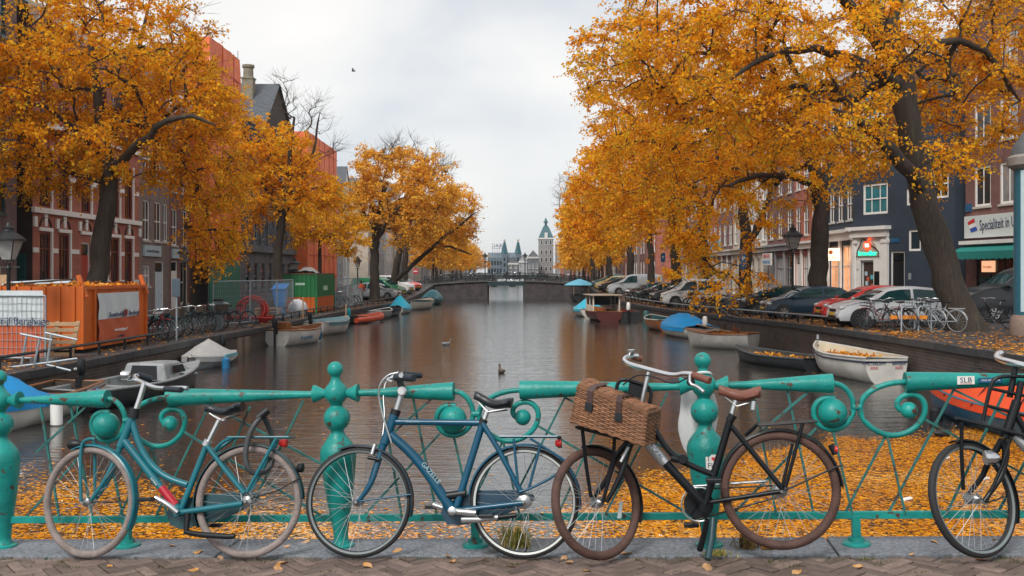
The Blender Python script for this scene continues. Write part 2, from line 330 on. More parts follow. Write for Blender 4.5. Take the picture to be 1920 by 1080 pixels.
def own_bridge():
    mb = MB()
    def bx(u0, u1, v0, v1, w0, w1, m=mb):
        vs = [BF(u, v, w_) for v in (v0, v1) for u, w_ in ((u0, w0), (u1, w0), (u1, w1), (u0, w1))]
        m.add(vs, [(3, 2, 1, 0), (4, 5, 6, 7), (0, 1, 5, 4), (1, 2, 6, 5), (2, 3, 7, 6), (3, 0, 4, 7)])
    bx(-9, 16, -.55, -.075, -.17, 9)
    tag(mb.build('bridge_deck', MOSS), kind='structure'); kb = None
    u = -9.35; i = 0
    for L_ in (2.2, 2.1, 2.45, 2.3, 1.92, 2.0, 1.9, 2.0, 2.2, 2.1, 2.3, 2.2):
        m = MB(); bx(u+.006, u+L_-.006, -.3, random.uniform(-.003, .003), -.19, .225+random.uniform(-.008, .008), m)
        if kb is None: kb = tag(m.build('kerb', GRANITE, None), None, None, None, 'structure')
        else: m.build('kerb_stone', GRANITE, kb, bevel=.006)
        u += L_
    Wd, Ln = .0735, .2205; g = .006
    root = bpy.data.objects.new('brick_pavement', MB().add([BF(-9, -.06, .22), BF(16, -.06, .22), BF(16, -.06, 9), BF(-9, -.06, 9)], [(0, 1, 2, 3)]).build('brick_pavement', MOSS).data)
    bpy.data.objects.remove([o for o in COL.objects if o.name.startswith('brick_pavement')][0]); COL.objects.link(root); root.name = 'brick_pavement'; tag(root, kind='structure')
    a, b = Ln/2-g/2, Wd/2-g/2; c = .006
    pm = MB().add([(-a, -b, -.05), (a, -b, -.05), (a, b, -.05), (-a, b, -.05), (-a, -b, -c), (a, -b, -c), (a, b, -c), (-a, b, -c), (-a+c, -b+c, 0), (a-c, -b+c, 0), (a-c, b-c, 0), (-a+c, b-c, 0)],
                  [(0, 1, 5, 4), (1, 2, 6, 5), (2, 3, 7, 6), (3, 0, 4, 7), (4, 5, 9, 8), (5, 6, 10, 9), (6, 7, 11, 10), (7, 4, 8, 11), (8, 9, 10, 11)]).build('brick', PAVER, root)
    rest = MB(); n = 0; c45 = math.cos(PI/4); cand = []
    for i in range(-260, 330):
        for j in range(-40, 41):
            for kind in (0, 1):
                x = i*Wd+j*2*Ln; y = i*Wd
                cx, cy = (x+Ln/2, y+Wd/2) if kind == 0 else (x+Ln+Wd/2, y+Wd-Ln/2)
                cu, cw = (cx-cy)*c45, (cx+cy)*c45
                if -4.6 < cu-3.4 < 4.9 and .17 < cw < 1.6: cand.append((cu, cw, kind))
    cand.sort(key=lambda q: abs(q[1]-.17)+(9 if abs(q[0]-3.4) > 3.75 else 0))
    Rm = Matrix((U, -N, V)).transposed()
    for cu, cw, kind in cand:
        ang = (-PI/4 if kind == 0 else PI/4)
        M = Rm.to_4x4() @ Matrix.Rotation(ang+random.uniform(-.02, .02), 4, 'Z') @ Matrix.Rotation(random.uniform(-.02, .02), 4, 'X'); M.translation = BF(cu, -.012+random.uniform(-.006, .004), cw)
        if n < 298:
            o = pm if n == 0 else pm.copy()
            if n: COL.objects.link(o); o.parent = root
            o.matrix_basis = M; n += 1
        else:
            rest.M = M; rest.add([v.co for v in pm.data.vertices], [tuple(p.vertices) for p in pm.data.polygons])
    rest.M = None; o = tag(rest.build('brick', PAVER, root), kind='stuff')
own_bridge()

# the far bridge
def far_bridge():
    D0, D1 = 118.0, 126.0
    dz = lambda x: .8-.45*(max(abs(x+.7)-2.2, 0)/7.4)**1.6
    t = thing('canal_bridge', 'dark brick bridge with flat central span crossing the far end of the canal', 'bridge', (0, D0, WZ)); o = (0, D0, WZ)
    for x0, x1 in ((-10.5, -2.9), (1.4, 10.5)):
        m = MB(); n = 8; top = [(x0+(x1-x0)*i/n, dz(x0+(x1-x0)*i/n)) for i in range(n+1)]; poly = [(x0, -2)]+top+[(x1, -2)]
        m.prism(poly[::-1], lambda p: (p[0], D0, p[1]), lambda p: (p[0], D1, p[1])); m.build('abutment', brick_mat('bridge_brick', (.06, .042, .042), (.04, .034, .038), (.055, .055, .058), .24, .085, .014, .5), t, o)
        m = MB()
        for i in range(n): m.beam((top[i][0], D0-.06, top[i][1]+.05), (top[i+1][0], D0-.06, top[i+1][1]+.05), .3, .16)
        m.build('coping', STONE, t, o)
    GM = mat('teal_girder', (.012, .032, .04), .5)
    m = MB().box(-3.0, 1.5, D0-.05, D1, .32, .78); m.box(-2.5, -1.9, D0, D1, .12, .32); m.box(-.3, .4, D0, D1, .12, .32); m.build('girder', GM, t, o)
    for yy in (D0+.1, D1-.1):
        r = MB(); xs = [-10.4+i*1.62 for i in range(14)]
        for h in (.35, .68, 1.02):
            for a, b in zip(xs, xs[1:]): r.beam((a, yy, dz(a)+h), (b, yy, dz(b)+h), .05, .05)
        for i in range(130): xx = -10.4+i*.162; r.box(xx-.012, xx+.012, yy-.012, yy+.012, dz(xx), dz(xx)+1.0)
        ra = r.build('railing', IRON, t, o)
        for a in xs: MB().box(a-.05, a+.05, yy-.05, yy+.05, dz(a), dz(a)+1.15).build('post', IRON, ra, o)
    return dz
BDZ = far_bridge()
# ------------------------------------------------------------------ houses
SILL = mat('stone_sill', (.5, .49, .46), .7, var=.12, scale=6)
def facade(t, p0, p1, zb, H, ops, wm, o, name='wall', base=None):
    p0, p1 = Vector((*p0, 0)), Vector((*p1, 0)); dx = (p1-p0); W = dx.length; x = dx/W; y = Vector((-x.y, x.x, 0))
    M = Matrix((x, y, Vector((0, 0, 1)))).transposed().to_4x4(); M.translation = p0+Vector((0, 0, zb))-Vector(o)
    mb = MB(M); xs = sorted({0, W}|{v for q in ops for v in (q[0], q[1])}); zs = sorted({-.6, H}|{v for q in ops for v in (q[2], q[3])})
    for a, b in zip(xs, xs[1:]):
        for c, d in zip(zs, zs[1:]):
            mx_, mz = (a+b)/2, (c+d)/2
            if b-a < 1e-4 or d-c < 1e-4 or any(q[0] < mx_ < q[1] and q[2] < mz < q[3] for q in ops): continue
            mb.quad((a, 0, c), (b, 0, c), (b, 0, d), (a, 0, d))
    for q in ops:
        a, b, c, d = q[:4]; r = .16
        mb.quad((a, 0, c), (a, r, c), (a, r, d), (a, 0, d)); mb.quad((b, 0, c), (b, 0, d), (b, r, d), (b, r, c))
        mb.quad((a, 0, d), (a, r, d), (b, r, d), (b, 0, d)); mb.quad((a, 0, c), (b, 0, c), (b, r, c), (a, r, c))
    wl = mb.build(name, wm, t)
    for q in ops:
        a, b, c, d, kind = q[:5]; opt = q[5] if len(q) > 5 else {}
        fm = opt.get('f', WHITE); gm = opt.get('g', GLASS); nx, nz_ = opt.get('n', (2, 2)); fw = opt.get('fw', .075)
        fr = MB(M); y0, y1 = .05, .13
        fr.box(a, a+fw, y0, y1, c, d); fr.box(b-fw, b, y0, y1, c, d); fr.box(a+fw, b-fw, y0, y1, d-fw, d); fr.box(a+fw, b-fw, y0, y1, c, c+fw)
        zsp = opt.get('split', .5)
        if kind == 'door':
            dm = opt.get('d', WHITE); pw = (b-a-2*fw)
            f = fr.build('door_frame', fm, t)
            top = d-fw-(.5 if d-c > 2.7 else 0)
            lf = MB(M); nl = opt.get('leaves', 1)
            for k in range(nl):
                x0 = a+fw+pw*k/nl+.006; x1 = a+fw+pw*(k+1)/nl-.006; lf.box(x0, x1, .085, .125, c+.02, top)
                for zz in (.12, .55): lf.box(x0+.1, x1-.1, .072, .085, c+.02+(top-c)*zz, c+.02+(top-c)*(zz+.36))
            lf.build('door', dm, f)
            MB(M).ball((b-fw-.12, .05, c+1.0), .03, 8, 5).build('handle', STEEL, f)
            if top < d-fw-.1: MB(M).box(a+fw, b-fw, .095, .11, top+.06, d-fw).build('pane', gm, f)
            continue
        bw = opt.get('bw', .045)
        for i in range(1, nx): xx = a+(b-a)*i/nx; fr.box(xx-bw/2, xx+bw/2, y0+.01, y1-.01, c+fw, d-fw)
        if nz_ == 2: zz = c+(d-c)*zsp; fr.box(a+fw, b-fw, y0-.01, y1-.005, zz-bw*.7, zz+bw*.7)
        else:
            for i in range(1, nz_): zz = c+(d-c)*i/nz_; fr.box(a+fw, b-fw, y0+.012, y1-.012, zz-bw/2, zz+bw/2)
        f = fr.build('window', fm, t)
        MB(M).box(a+fw*.5, b-fw*.5, .088, .1, c+fw*.5, d-fw*.5).build('pane', gm, f)
        if opt.get('sill', 1): MB(M).box(a-.06, b+.06, -.07, .06, c-.1, c-.002).build('sill', opt.get('sm', SILL), f)
    return M, W
def house(label, segs, zb, H, depth, wm, name='brick_house', cornice=WHITE, roof=None, rh=3, side=None, group=None, chim=0, parapet=.0):
    """segs: [(p0, p1, openings, wall material)], outside on the right of p0 -> p1"""
    pts = [segs[0][0]]+[s[1] for s in segs]
    c = (Vector(pts[0])+Vector(pts[-1]))/2; o = (c.x, c.y, zb)
    t = thing(name, label, 'house' if name != 'dark_building' else 'building', o, 0, group)
    Ms = []
    for s in segs: Ms.append(facade(t, s[0], s[1], zb, H, s[2], s[3] or wm, o))
    a, b = Vector(pts[0]), Vector(pts[-1]); x = (b-a).normalized(); y = Vector((-x.y, x.x)); bk0, bk1 = a+y*depth, b+y*depth
    plan = [Vector(p) for p in pts]+[bk1, bk0]; mb = MB()
    for p, q in ((b, bk1), (bk1, bk0), (bk0, a)): mb.quad((p.x, p.y, zb-.6), (q.x, q.y, zb-.6), (q.x, q.y, zb+H), (p.x, p.y, zb+H))
    mb.add([(p.x, p.y, zb+H) for p in plan], [tuple(range(len(plan)))])
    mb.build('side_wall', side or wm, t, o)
    if cornice:
        for (M, W) in Ms:
            m = MB(M); m.box(-.05, W+.05, -.28, .1, H-.38, H-.1); m.box(-.12, W+.12, -.42, .12, H-.1, H+.06)
            if W > 3 and H < 40:
                for i in range(int(W/.9)+1): m.box(i*.9+.02, i*.9+.16, -.22, -.001, H-.62, H-.38)
            m.build('cornice', cornice, t)
    if roof:
        M, W = Ms[0]; m = MB(M); D = depth; z = H+.02
        if roof == 'gable':      # ridge runs away from the street
            pk = (W/2, z+rh)
            m.add([(-.2, -.1, z), (W/2, -.1, z+rh), (W/2, D, z+rh), (-.2, D, z)], [(0, 1, 2, 3)]); m.add([(W+.2, -.1, z), (W+.2, D, z), (W/2, D, z+rh), (W/2, -.1, z+rh)], [(0, 1, 2, 3)])
            g = MB(M).add([(0, 0, z), (W, 0, z), (W/2, 0, z+rh-.05), (0, .3, z), (W, .3, z), (W/2, .3, z+rh-.05)], [(0, 1, 2), (5, 4, 3), (0, 2, 5, 3), (1, 4, 5, 2)]); g.build('gable', wm, t)
        else:
            m.add([(-.1, 0, z), (W+.1, 0, z), (W+.1, D/2, z+rh), (-.1, D/2, z+rh), (W+.1, D, z), (-.1, D, z)], [(0, 1, 2, 3), (3, 2, 4, 5), (0, 3, 5), (1, 4, 2)])
        m.build('roof', mat('slate_roof', (.075, .085, .10), .6, var=.2, scale=3, bump=.2, bscale=12), t)
    for i in range(chim):
        M, W = Ms[0]; cx = W*(.2+.6*(i/(max(chim-1, 1)))); m = MB(M).box(cx-.3, cx+.3, 2.2, 2.9, H, H+rh*.6+1.6); m.box(cx-.38, cx+.38, 2.1, 3.0, H+rh*.6+1.6, H+rh*.6+1.75)
        m.build('chimney', mat('chimney_brick', (.14, .10, .08), .8), t)
    return t, Ms, o
def rows(W, n, zs, ww, **opt):
    r = []; p = W/n
    for z0, z1 in zs:
        for i in range(n): c = p*(i+.5); r.append((c-ww/2, c+ww/2, z0, z1, 'win', dict(opt)))
    return r
def lx(d0, d1, ops, X=-19.5, wm=None): return [((X, d0), (X, d1), ops, wm)]
def rx(d1, d0, ops, X=20.0, wm=None): return [((X, d1), (X, d0), ops, wm)]
BR_RED = brick_mat('red_brick', (.42, .105, .06), (.34, .08, .05), (.30, .2, .16))
BR_PUR = brick_mat('purple_brick', (.19, .11, .11), (.15, .09, .09), (.2, .17, .16))
BR_BRN = brick_mat('brown_brick', (.19, .075, .065), (.15, .06, .055), (.17, .13, .12))
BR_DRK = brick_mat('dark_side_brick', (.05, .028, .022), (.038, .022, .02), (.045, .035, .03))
BR_GRY = brick_mat('grey_brown_brick', (.22, .16, .145), (.18, .13, .12), (.22, .2, .19))
BR_BLU = brick_mat('blue_black_painted_brick', (.028, .042, .066), (.024, .036, .058), (.025, .038, .058), var=.15)
STN_DK = mat('soot_stone', (.12, .13, .145), .8, var=.35, scale=1.2, bump=.2, bscale=14, c2=(.03, .032, .036), thr=.55, soft=.15, s2=1.6)
PL_CRM = mat('cream_plaster', (.48, .42, .35), .7, var=.12, scale=1.2)
PL_GRY = mat('grey_plaster', (.30, .31, .33), .7, var=.15, scale=1.2)
PL_WHT = mat('white_plaster', (.62, .61, .58), .7, var=.1, scale=1.2)
ORANGE_SHEET = mat('orange_sheeting', (.78, .16, .045), .6, var=.2, scale=.9, bump=.6, bscale=1.6, c2=(.80, .24, .11), thr=.55, soft=.2, s2=.7)
GREENBOARD = mat('green_hoarding', (.012, .17, .12), .5, var=.2, scale=2)
TEALF = mat('teal_window_paint', (.02, .09, .10), .4)
REDF = mat('red_brown_window_paint', (.20, .035, .02), .4)
zl = -.5
# left row, near to far
house('purple brown brick house with teal windows beside the street lantern', lx(27.5, 39.2, rows(11.7, 4, [(4.6, 6.9), (8.2, 10.3), (11.4, 13.2)], 1.25, f=TEALF, sm=TEALF)+[(.9, 2.1, .9, 3, 'win', dict(f=CREAM)), (3.8, 5, .9, 3, 'win', dict(f=CREAM)), (6.6, 7.8, .05, 3, 'door', dict(d=TEALF)), (9.7, 10.6, .9, 2.6, 'win', dict(f=CREAM))]), zl, 15, 9, BR_PUR)
def red_house():
    op = []; g = dict(f=REDF, n=(3, 2), split=.78, sill=0, fw=.06, bw=.035)
    for a, b in ((.62, 1.56), (2.38, 3.34), (6.5, 7.4), (7.95, 8.9), (9.68, 10.62)):
        op += [(a, b, 1.0, 3.98, 'win', dict(g)), (a, b, 5.05, 7.6, 'win', dict(g)), (a, b, 8.9, 11.0, 'win', dict(g))]
    op += [(4.6, 5.55, .05, 3.7, 'door', dict(d=mat('red_door', (.4, .04, .02), .4), f=WHITE)), (4.6, 5.55, 5.05, 7.6, 'win', dict(g)), (4.6, 5.55, 8.9, 11.0, 'win', dict(g))]
    t, Ms, o = house('ornate red brick house with white bands behind the orange container', lx(40.5, 52.1, op), zl, 13.2, 10, BR_RED, side=BR_DRK, roof='side', rh=3)  # side wall is the same red brick, its shade put into a darker colour
    M, W = Ms[0]
    m = MB(M)
    for z in (4.78, 8.4): m.box(-.1, W+.02, -.14, -.002, z, z+.22)
    for z in (1.75, 3.15, 6.3):      # short white stones level between the windows
        xs = [0, .62, 1.56, 2.38, 3.34, 4.45, 5.7, 6.5, 7.4, 7.95, 8.9, 9.68, 10.62, W]
        for a, b in zip(xs[0::2], xs[1::2]):
            if b-a > .15: m.box(a+.004, b-.16, -.045, -.002, z, z+.2)
    m.build('stone_band', WHITE, t)
    for a, b in ((.62, 1.56), (2.38, 3.34), (6.5, 7.4), (7.95, 8.9), (9.68, 10.62), (4.6, 5.55)):
        q = MB(M).box(b+.003, b+.13, -.07, .05, .7, 4.05); q.box(a-.13, b+.13, -.08, .04, 4.05, 4.2); q.box(b+.003, b+.13, -.07, .05, 5.02, 7.7)
        q.build('window_surround', WHITE, t)
        MB(M).prism([((a+b)/2-.14, 4.76), ((a+b)/2-.1, 4.25), ((a+b)/2+.1, 4.25), ((a+b)/2+.14, 4.76)], lambda p: (p[0], -.06, p[1]), lambda p: (p[0], -.003, p[1])).build('keystone', WHITE, t)
        arc = [((a+b)/2+.5*math.cos(k*PI/10), 4.2+.42*math.sin(k*PI/10)) for k in range(11)]
        MB(M).tube([(p[0], -.02, p[1]) for p in arc], .045, 5).build('arch', BR_DRK, t)
    for x_ in (0, 1.98, 4.2, W-.2): MB(M).box(x_+.02, x_+.26, -.09, -.003, 4.2, 4.62).build('corner_block', WHITE, t)
    m = MB(); m.box(-21.6, -19.75, 40.36, 40.5, zl, 2.6)
    for k in range(9): m.box(-21.58, -19.77, 40.33, 40.36, zl+.05+k*.33, zl+.33+k*.33)
    m.build('garage_door', TEALF, t, o)
red_house()
t, Ms, o = house('narrow grey brown house with white sash windows and pale blue sign', lx(52.1, 56.6, [(.55, 1.5, 4.05, 6.2, 'win', {}), (2.2, 3.25, 4.05, 6.2, 'win', {}), (3.6, 4.3, 4.05, 6.2, 'win', {}), (.55, 1.5, 7.4, 9.4, 'win', {}), (2.2, 3.25, 7.4, 9.4, 'win', {}), (.5, 1.55, 1.6, 2.7, 'win', dict(g=CURTAIN)), (2.3, 3.7, .05, 2.95, 'door', dict(leaves=2, d=mat('pale_blue_door', (.55, .66, .74), .4)))], wm=BR_GRY), zl, 11.5, 9, BR_GRY)
SIGNBLUE = mat('pale_blue_sign', (.42, .58, .66), .4, var=.05)
INK = mat('dark_ink', (.02, .04, .09), .5, var=.05)
MB(Ms[0][0]).box(.5, 3.0, -.1, -.003, 3.2, 3.78).build('sign', SIGNBLUE, t)
text('lettering', 'Bouwbedrijf  Berghege', .2, (-19.38, 53.8, 2.98), (0, 1, 0), (0, 0, 1), INK, t, o)
t, Ms, o = house('brown brick house with tall white door and a second pale sign', lx(56.6, 60.4, [(.4, 1.4, 3.9, 6.0, 'win', {}), (2.2, 3.2, 3.9, 6.0, 'win', {}), (.4, 1.4, 7, 9, 'win', {}), (2.2, 3.2, 7, 9, 'win', {}), (.35, 1.5, .05, 3.0, 'door', dict(d=WHITE)), (2.0, 3.3, .5, 3, 'win', dict(f=CREAM))]), zl, 12.5, 9, BR_BRN)
MB(Ms[0][0]).box(.4, 2.6, -.1, -.003, 3.15, 3.7).build('sign', SIGNBLUE, t)
def wrapped(label, d0, d1, X, H, green):
    t = thing('scaffold_wrap', label, 'scaffold', (X, d0, zl)); o = (X, d0, zl)
    m = MB(); n = int((d1-d0)/.6); hb = 3.1 if green else 0
    rowsv = []
    for k in range(15):
        z = zl+hb+(H-hb)*k/14
        rowsv.append([(X+.05*math.sin(i*1.7+k*.6)+.05*math.sin(i*.45+k*1.3), d0+(d1-d0)*i/n, z) for i in range(n+1)])
    m.grid(rowsv); m.build('sheeting', ORANGE_SHEET, t, o, smooth=True)
    sm = MB()
    for k in range(1, int((H-hb)/2)+1): sm.tube([(X+.07, d0+(d1-d0)*i/12, zl+hb+2*k-.04*math.sin(i*1.9)) for i in range(13)], .035, 5)
    for k in range(1, int((d1-d0)/2.5)+1): sm.tube([(X+.08, d0+2.5*k+.03*math.sin(j), zl+hb+(H-hb)*j/10) for j in range(11)], .03, 5)
    sm.build('sheet_seams', mat('orange_seam', (.55, .10, .03), .6), t, o)
    m = MB().quad((X, d1, zl+hb), (X-1.4, d1, zl+hb), (X-1.4, d1, zl+H), (X, d1, zl+H)); m.quad((X-1.4, d0, zl+hb), (X, d0, zl+hb), (X, d0, zl+H), (X-1.4, d0, zl+H)); m.quad((X-1.4, d0, zl+H), (X, d0, zl+H), (X, d1, zl+H), (X-1.4, d1, zl+H))
    m.build('end_sheet', ORANGE_SHEET, t, o)
    if green:
        i = 0; y = d0
        while y < d1-.1:
            MB().box(X-.05, X+.03, y+.01, min(y+1.21, d1)-.01, zl, zl+hb).build('hoarding_board', GREENBOARD, t, o); y += 1.22
    m = MB()
    for y in (d0+.1, d1-.1):
        m.tube([(X-.1, y, zl), (X-.1, y, zl+H+.6)], .03, 6); m.tube([(X-1.3, y, zl), (X-1.3, y, zl+H+.6)], .03, 6)
    m.build('scaffold_pole', STEEL, t, o)
wrapped('tall orange sheeted scaffold above green hoarding beside the red brick house', 60.6, 67.3, -18.4, 16.7, True)
wrapped('lower orange sheeted scaffold beyond the dark stone building', 89.2, 104, -18.3, 15.0, False)
house('house hidden behind the tall orange sheeted scaffold', lx(60.5, 67.2, [], -19.8), zl, 15.5, 9, BR_GRY)
def dark_stone():
    W = 21.6; op = []
    for i in range(9):
        a = 1+i*2.25
        op += [(a, a+1.15, 1.0, 3.1, 'win', dict(f=STN_DK, g=GLASS, n=(1, 2), sm=STN_DK)), (a, a+1.2, 4.9, 9.2, 'win', dict(f=PL_GRY, n=(2, 3), sm=STN_DK)), (a+.1, a+1.1, 10.2, 12, 'win', dict(f=PL_GRY, n=(2, 2), sm=STN_DK))]
    op[3] = (op[3][0], op[3][1], .1, 3.1, 'door', dict(d=TEALF, f=PL_GRY)); 
    t, Ms, o = house('big soot dark stone building with pilasters and slate gable roof', lx(67.4, 89, op), zl, 13.4, 16, STN_DK, name='dark_building', cornice=STN_DK, roof='side', rh=3.6)
    M, W = Ms[0]; m = MB(M); m.box(-.05, W, -.3, -.003, 3.9, 4.25); m.box(-.05, W, -.22, -.003, 4.25, 4.4); m.build('stone_band', STN_DK, t)
    for i in range(10): MB(M).box(.2+i*2.25, .65+i*2.25, -.2, -.004, 4.4, 12.8).build('pilaster', STN_DK, t)
    g0, g1, ga, za = 10.2, 21.5, 15.3, 17.9
    MB(M).add([(g0, -.02, 13.45), (g1, -.02, 13.45), (ga, -.02, za), (g0, 7, 13.45), (g1, 7, 13.45), (ga, 7, za)], [(0, 1, 2), (5, 4, 3), (0, 3, 4, 1)]).build('gable', BR_DRK, t)
    MB(M).add([(g0-.3, -.25, 13.42), (ga, -.25, za+.12), (ga, 7, za+.12), (g0-.3, 7, 13.42), (g1+.3, -.25, 13.42), (g1+.3, 7, 13.42)], [(0, 1, 2, 3), (1, 4, 5, 2)]).build('gable_roof', MATS['slate_roof'], t)
    m = MB(M).box(13.4, 14.3, 1.55, 2.45, 15.6, 18.1); m.box(13.34, 14.36, 1.49, 2.51, 18.1, 18.22); m.lathe([(.42, 18.22), (.40, 19.0), (.5, 19.05), (.5, 19.25)], 14, (13.8, 2, 0)); m.build('chimney', mat('pale_chimney', (.22, .19, .14), .8, var=.25, scale=3), t)
dark_stone()
house('grey house with white dormer and two chimneys above the yellow tree', lx(104.1, 114.5, rows(10.4, 4, [(.8, 3), (4.2, 6.6), (7.6, 9.6)], 1.2)+[], X=-19.5), -.1, 11.6, 9, PL_GRY, name='plaster_house', roof='side', rh=3.6, chim=2)
t_, Ms, o_ = house('narrow white gabled dormer house before the far bridge', lx(114.6, 119, rows(4.4, 2, [(1, 3.2), (4.2, 6.4), (7.4, 9.4)], 1.1), X=-19.4), .3, 11, 9, PL_WHT, name='plaster_house', roof='gable', rh=3)
kinds = [(BR_GRY, 'grey brown brick'), (PL_CRM, 'cream plastered'), (BR_RED, 'red brick'), (PL_GRY, 'grey plastered'), (BR_BRN, 'brown brick'), (PL_WHT, 'white plastered')]
d = 128
for i in range(16):
    W = [7, 6, 8, 6.5, 9, 7, 10, 11, 12, 10, 13, 11, 12, 14, 12, 15][i]; k = kinds[(i*2+1) % 6]
    house('%s house, %s beyond the far bridge on the scaffold bank' % (k[1], ordn[i]), lx(d, d+W, rows(W, max(2, int(W/2.3)), [(.9, 3.1), (4.2, 6.5), (7.5, 9.6)], 1.15), X=-18.5+i*.32), .35, 10.5+[0, 1.5, .6, 2, .2, 1, .4, 1.6][i % 8], 9, k[0], roof='gable' if i % 2 else 'side', rh=2.6, name='canal_house', group='houses beyond the far bridge'); d += W
d = 128
for i in range(16):
    W = [8, 6, 7, 6.5, 8, 7, 10, 12, 11, 10, 13, 12, 10, 14, 13, 14][i]; k = kinds[(i*2+2) % 6]
    house('%s house, %s beyond the far bridge on the parked car bank' % (k[1], ordn[i]), rx(d+W, d, rows(W, max(2, int(W/2.3)), [(.9, 3.1), (4.2, 6.5), (7.5, 9.6)], 1.15), X=18.5-i*.3), .35, 11+[0, 1.5, .6, 2, .2, 1, .4, 1.6][i % 8], 9, k[0], roof='gable' if i % 2 == 0 else 'side', rh=2.6, name='canal_house', group='houses beyond the far bridge'); d += W

# right row: the corner sandwich shop, painted blue black
zr = -.25
def corner_shop():
    cx, cy = 20.0, 58.0; dv = Vector((.41, -.912)); dv.normalize(); e = (cx+dv.x*7.1, cy+dv.y*7.1)
    wopt = dict(n=(3, 2), g=TEALGLASS, fw=.13, sill=0); z0 = zr
    ops = [(.6, 2.5, 5.4, 7.15, 'win', wopt), (.5, 2.35, 8.2, 9.75, 'win', wopt), (.5, 2.3, 10.9, 12.3, 'win', wopt), (3.85, 4.7, 5.75, 6.65, 'win', dict(n=(2, 2), fw=.11, sill=0)), (4.0, 4.85, 3.25, 4.4, 'win', dict(n=(1, 1), fw=.11, sill=0)), (4.1, 4.9, 8.3, 9.2, 'win', dict(n=(1, 1), fw=.11, sill=0)), (5.6, 6.7, 6, 7.5, 'win', dict(fw=.11, sill=0)),
           (2.72, 3.72, .05, 3.25, 'door', dict(d=BLACK, g=GLASS)), (.5, 1.5, .05, 2.75, 'door', dict(d=DARKWOOD, f=WHITE, g=WARMGLASS))]
    W2 = 5.0; so = dict(f=WHITE, n=(2, 2), split=.62, g=WARMGLASS, sill=0, fw=.1)
    o2 = [(.4, 2.3, .5, 3.7, 'win', so), (2.7, 4.5, .5, 3.7, 'win', so)]+[(a, a+1.0, z, z+1.9, 'win', dict(n=(2, 2))) for a in (.3, 1.9, 3.5) for z in (5.2, 8.2, 10.8)]
    t, Ms, o = house('blue black painted corner house with white shopfront and red neon sign', [((cx, cy+W2), (cx, cy), o2, None), ((cx, cy), e, ops, None)], z0, 14, 9, BR_BLU, name='corner_house', cornice=WHITE)
    M2, _ = Ms[0]; M, W = Ms[1]
    m = MB(M); m.box(-.22, 2.62, -.3, -.004, 4.1, 4.5); m.box(-.34, 2.76, -.46, -.004, 4.5, 4.7); m.box(-.1, .1, -.16, -.005, -.4, 4.1); m.box(2.2, 2.6, -.16, -.005, -.4, 4.1); m.box(.1, .48, -.1, -.005, -.4, 4.1); m.box(1.52, 2.2, -.1, -.005, -.4, 4.1); m.box(.48, 1.52, -.1, -.005, 2.78, 4.1)
    m.box(-.02, .3, -.2, -.006, 3.75, 3.95); m.box(2.15, 2.65, -.2, -.006, 3.75, 3.95)
    m.build('shopfront', WHITE, t)
    m = MB(M2); m.box(-.1, W2+.1, -.3, -.004, 4.0, 4.45); m.box(-.2, W2+.2, -.45, -.004, 4.45, 4.65)
    for x_ in (0, 2.35, 4.56): m.box(x_, x_+.33, -.14, -.004, -.4, 4.0)
    m.box(.35, 4.55, -.1, -.004, -.4, .48); m.build('shopfront', WHITE, t)
    PT = lambda x_, y_, z_: M @ Vector((x_, y_, z_))+Vector(o)
    X3 = (M.to_3x3() @ Vector((1, 0, 0))); up = (0, 0, 1)
    arc = [(.32, 3.0)]+[(1.15+.75*math.cos(PI-k*PI/12), 3.12+.82*math.sin(PI-k*PI/12)) for k in range(13)]+[(2.0, 3.0)]
    MB(M).prism(arc, lambda p: (p[0], -.16, p[1]), lambda p: (p[0], -.105, p[1])).build('sign_panel', mat('sign_beige', (.50, .43, .36), .6), t)
    MB(M).tube([(.3, -.2, 2.95), (.36, -.2, 3.3), (.62, -.2, 3.75), (.72, -.2, 4.02), (.9, -.2, 4.0), (1.3, -.2, 3.7), (1.8, -.2, 3.45), (2.0, -.2, 3.25), (2.0, -.2, 2.98)], .03, 6).build('garland', BLACK, t)
    neon_r = mat('red_neon', (1, .07, .02), .4, emit=1.1); neon_g = mat('green_neon', (.02, .85, .5), .4, emit=.75); wl = mat('white_neon', (1, .85, .8), .4, emit=1.2)
    star = [((.30 if k % 2 == 0 else .235)*math.cos(k*PI/9), (.30 if k % 2 == 0 else .235)*math.sin(k*PI/9)) for k in range(18)]
    MB(M).prism(star, lambda p: (1.15+p[0], -.22, 3.62+p[1]), lambda p: (1.15+p[0], -.17, 3.62+p[1])).build('neon_star', neon_r, t)
    MB(M).ball((1.3, -.2, 3.98), .07, 8, 6).build('neon_spot', neon_r, t)
    text('lettering', 'BB', .3, PT(1.15, -.225, 3.62), X3, up, wl, t, o, .01)
    text('lettering', 'broodbar', .38, PT(1.15, -.19, 3.17), X3, up, neon_g, t, o, .02)
    text('house_number', '18', .16, PT(.28, -.11, 2.25), X3, up, INK, t, o)
    MB(M).box(1.6, 1.98, -.13, -.102, 1.35, 2.15).build('menu_board', BLACK, t)
    MB(M).box(2.75, 3.35, -.04, -.004, 3.75, 3.98).build('street_sign', mat('blue_sign', (.015, .10, .22), .4), t)
    MB(M).box(4.05, 4.2, -.06, -.004, 1.7, 2.05).build('letter_plate', STEEL, t)
    for (x_, z_, c_) in ((.7, 1.9, (.45, .62, .7)), (.75, 1.35, (.45, .62, .7)), (1.15, 1.7, (.1, .5, .6)), (1.2, 1.2, (.5, .12, .05)), (.85, 1.6, (.55, .1, .06))):
        MB(M).box(x_, x_+.2, .04, .06, z_, z_+.24).build('poster', mat('poster_%d' % int(c_[0]*100+x_*100), c_, .5), t)
    # lit sign standing out over the pavement
    s = thing('projecting_sign', 'lit cream box sign with orange emblem hung on the corner shop', 'sign', (19.9, 60.4, 2.6)); so_ = (19.9, 60.4, 2.6)
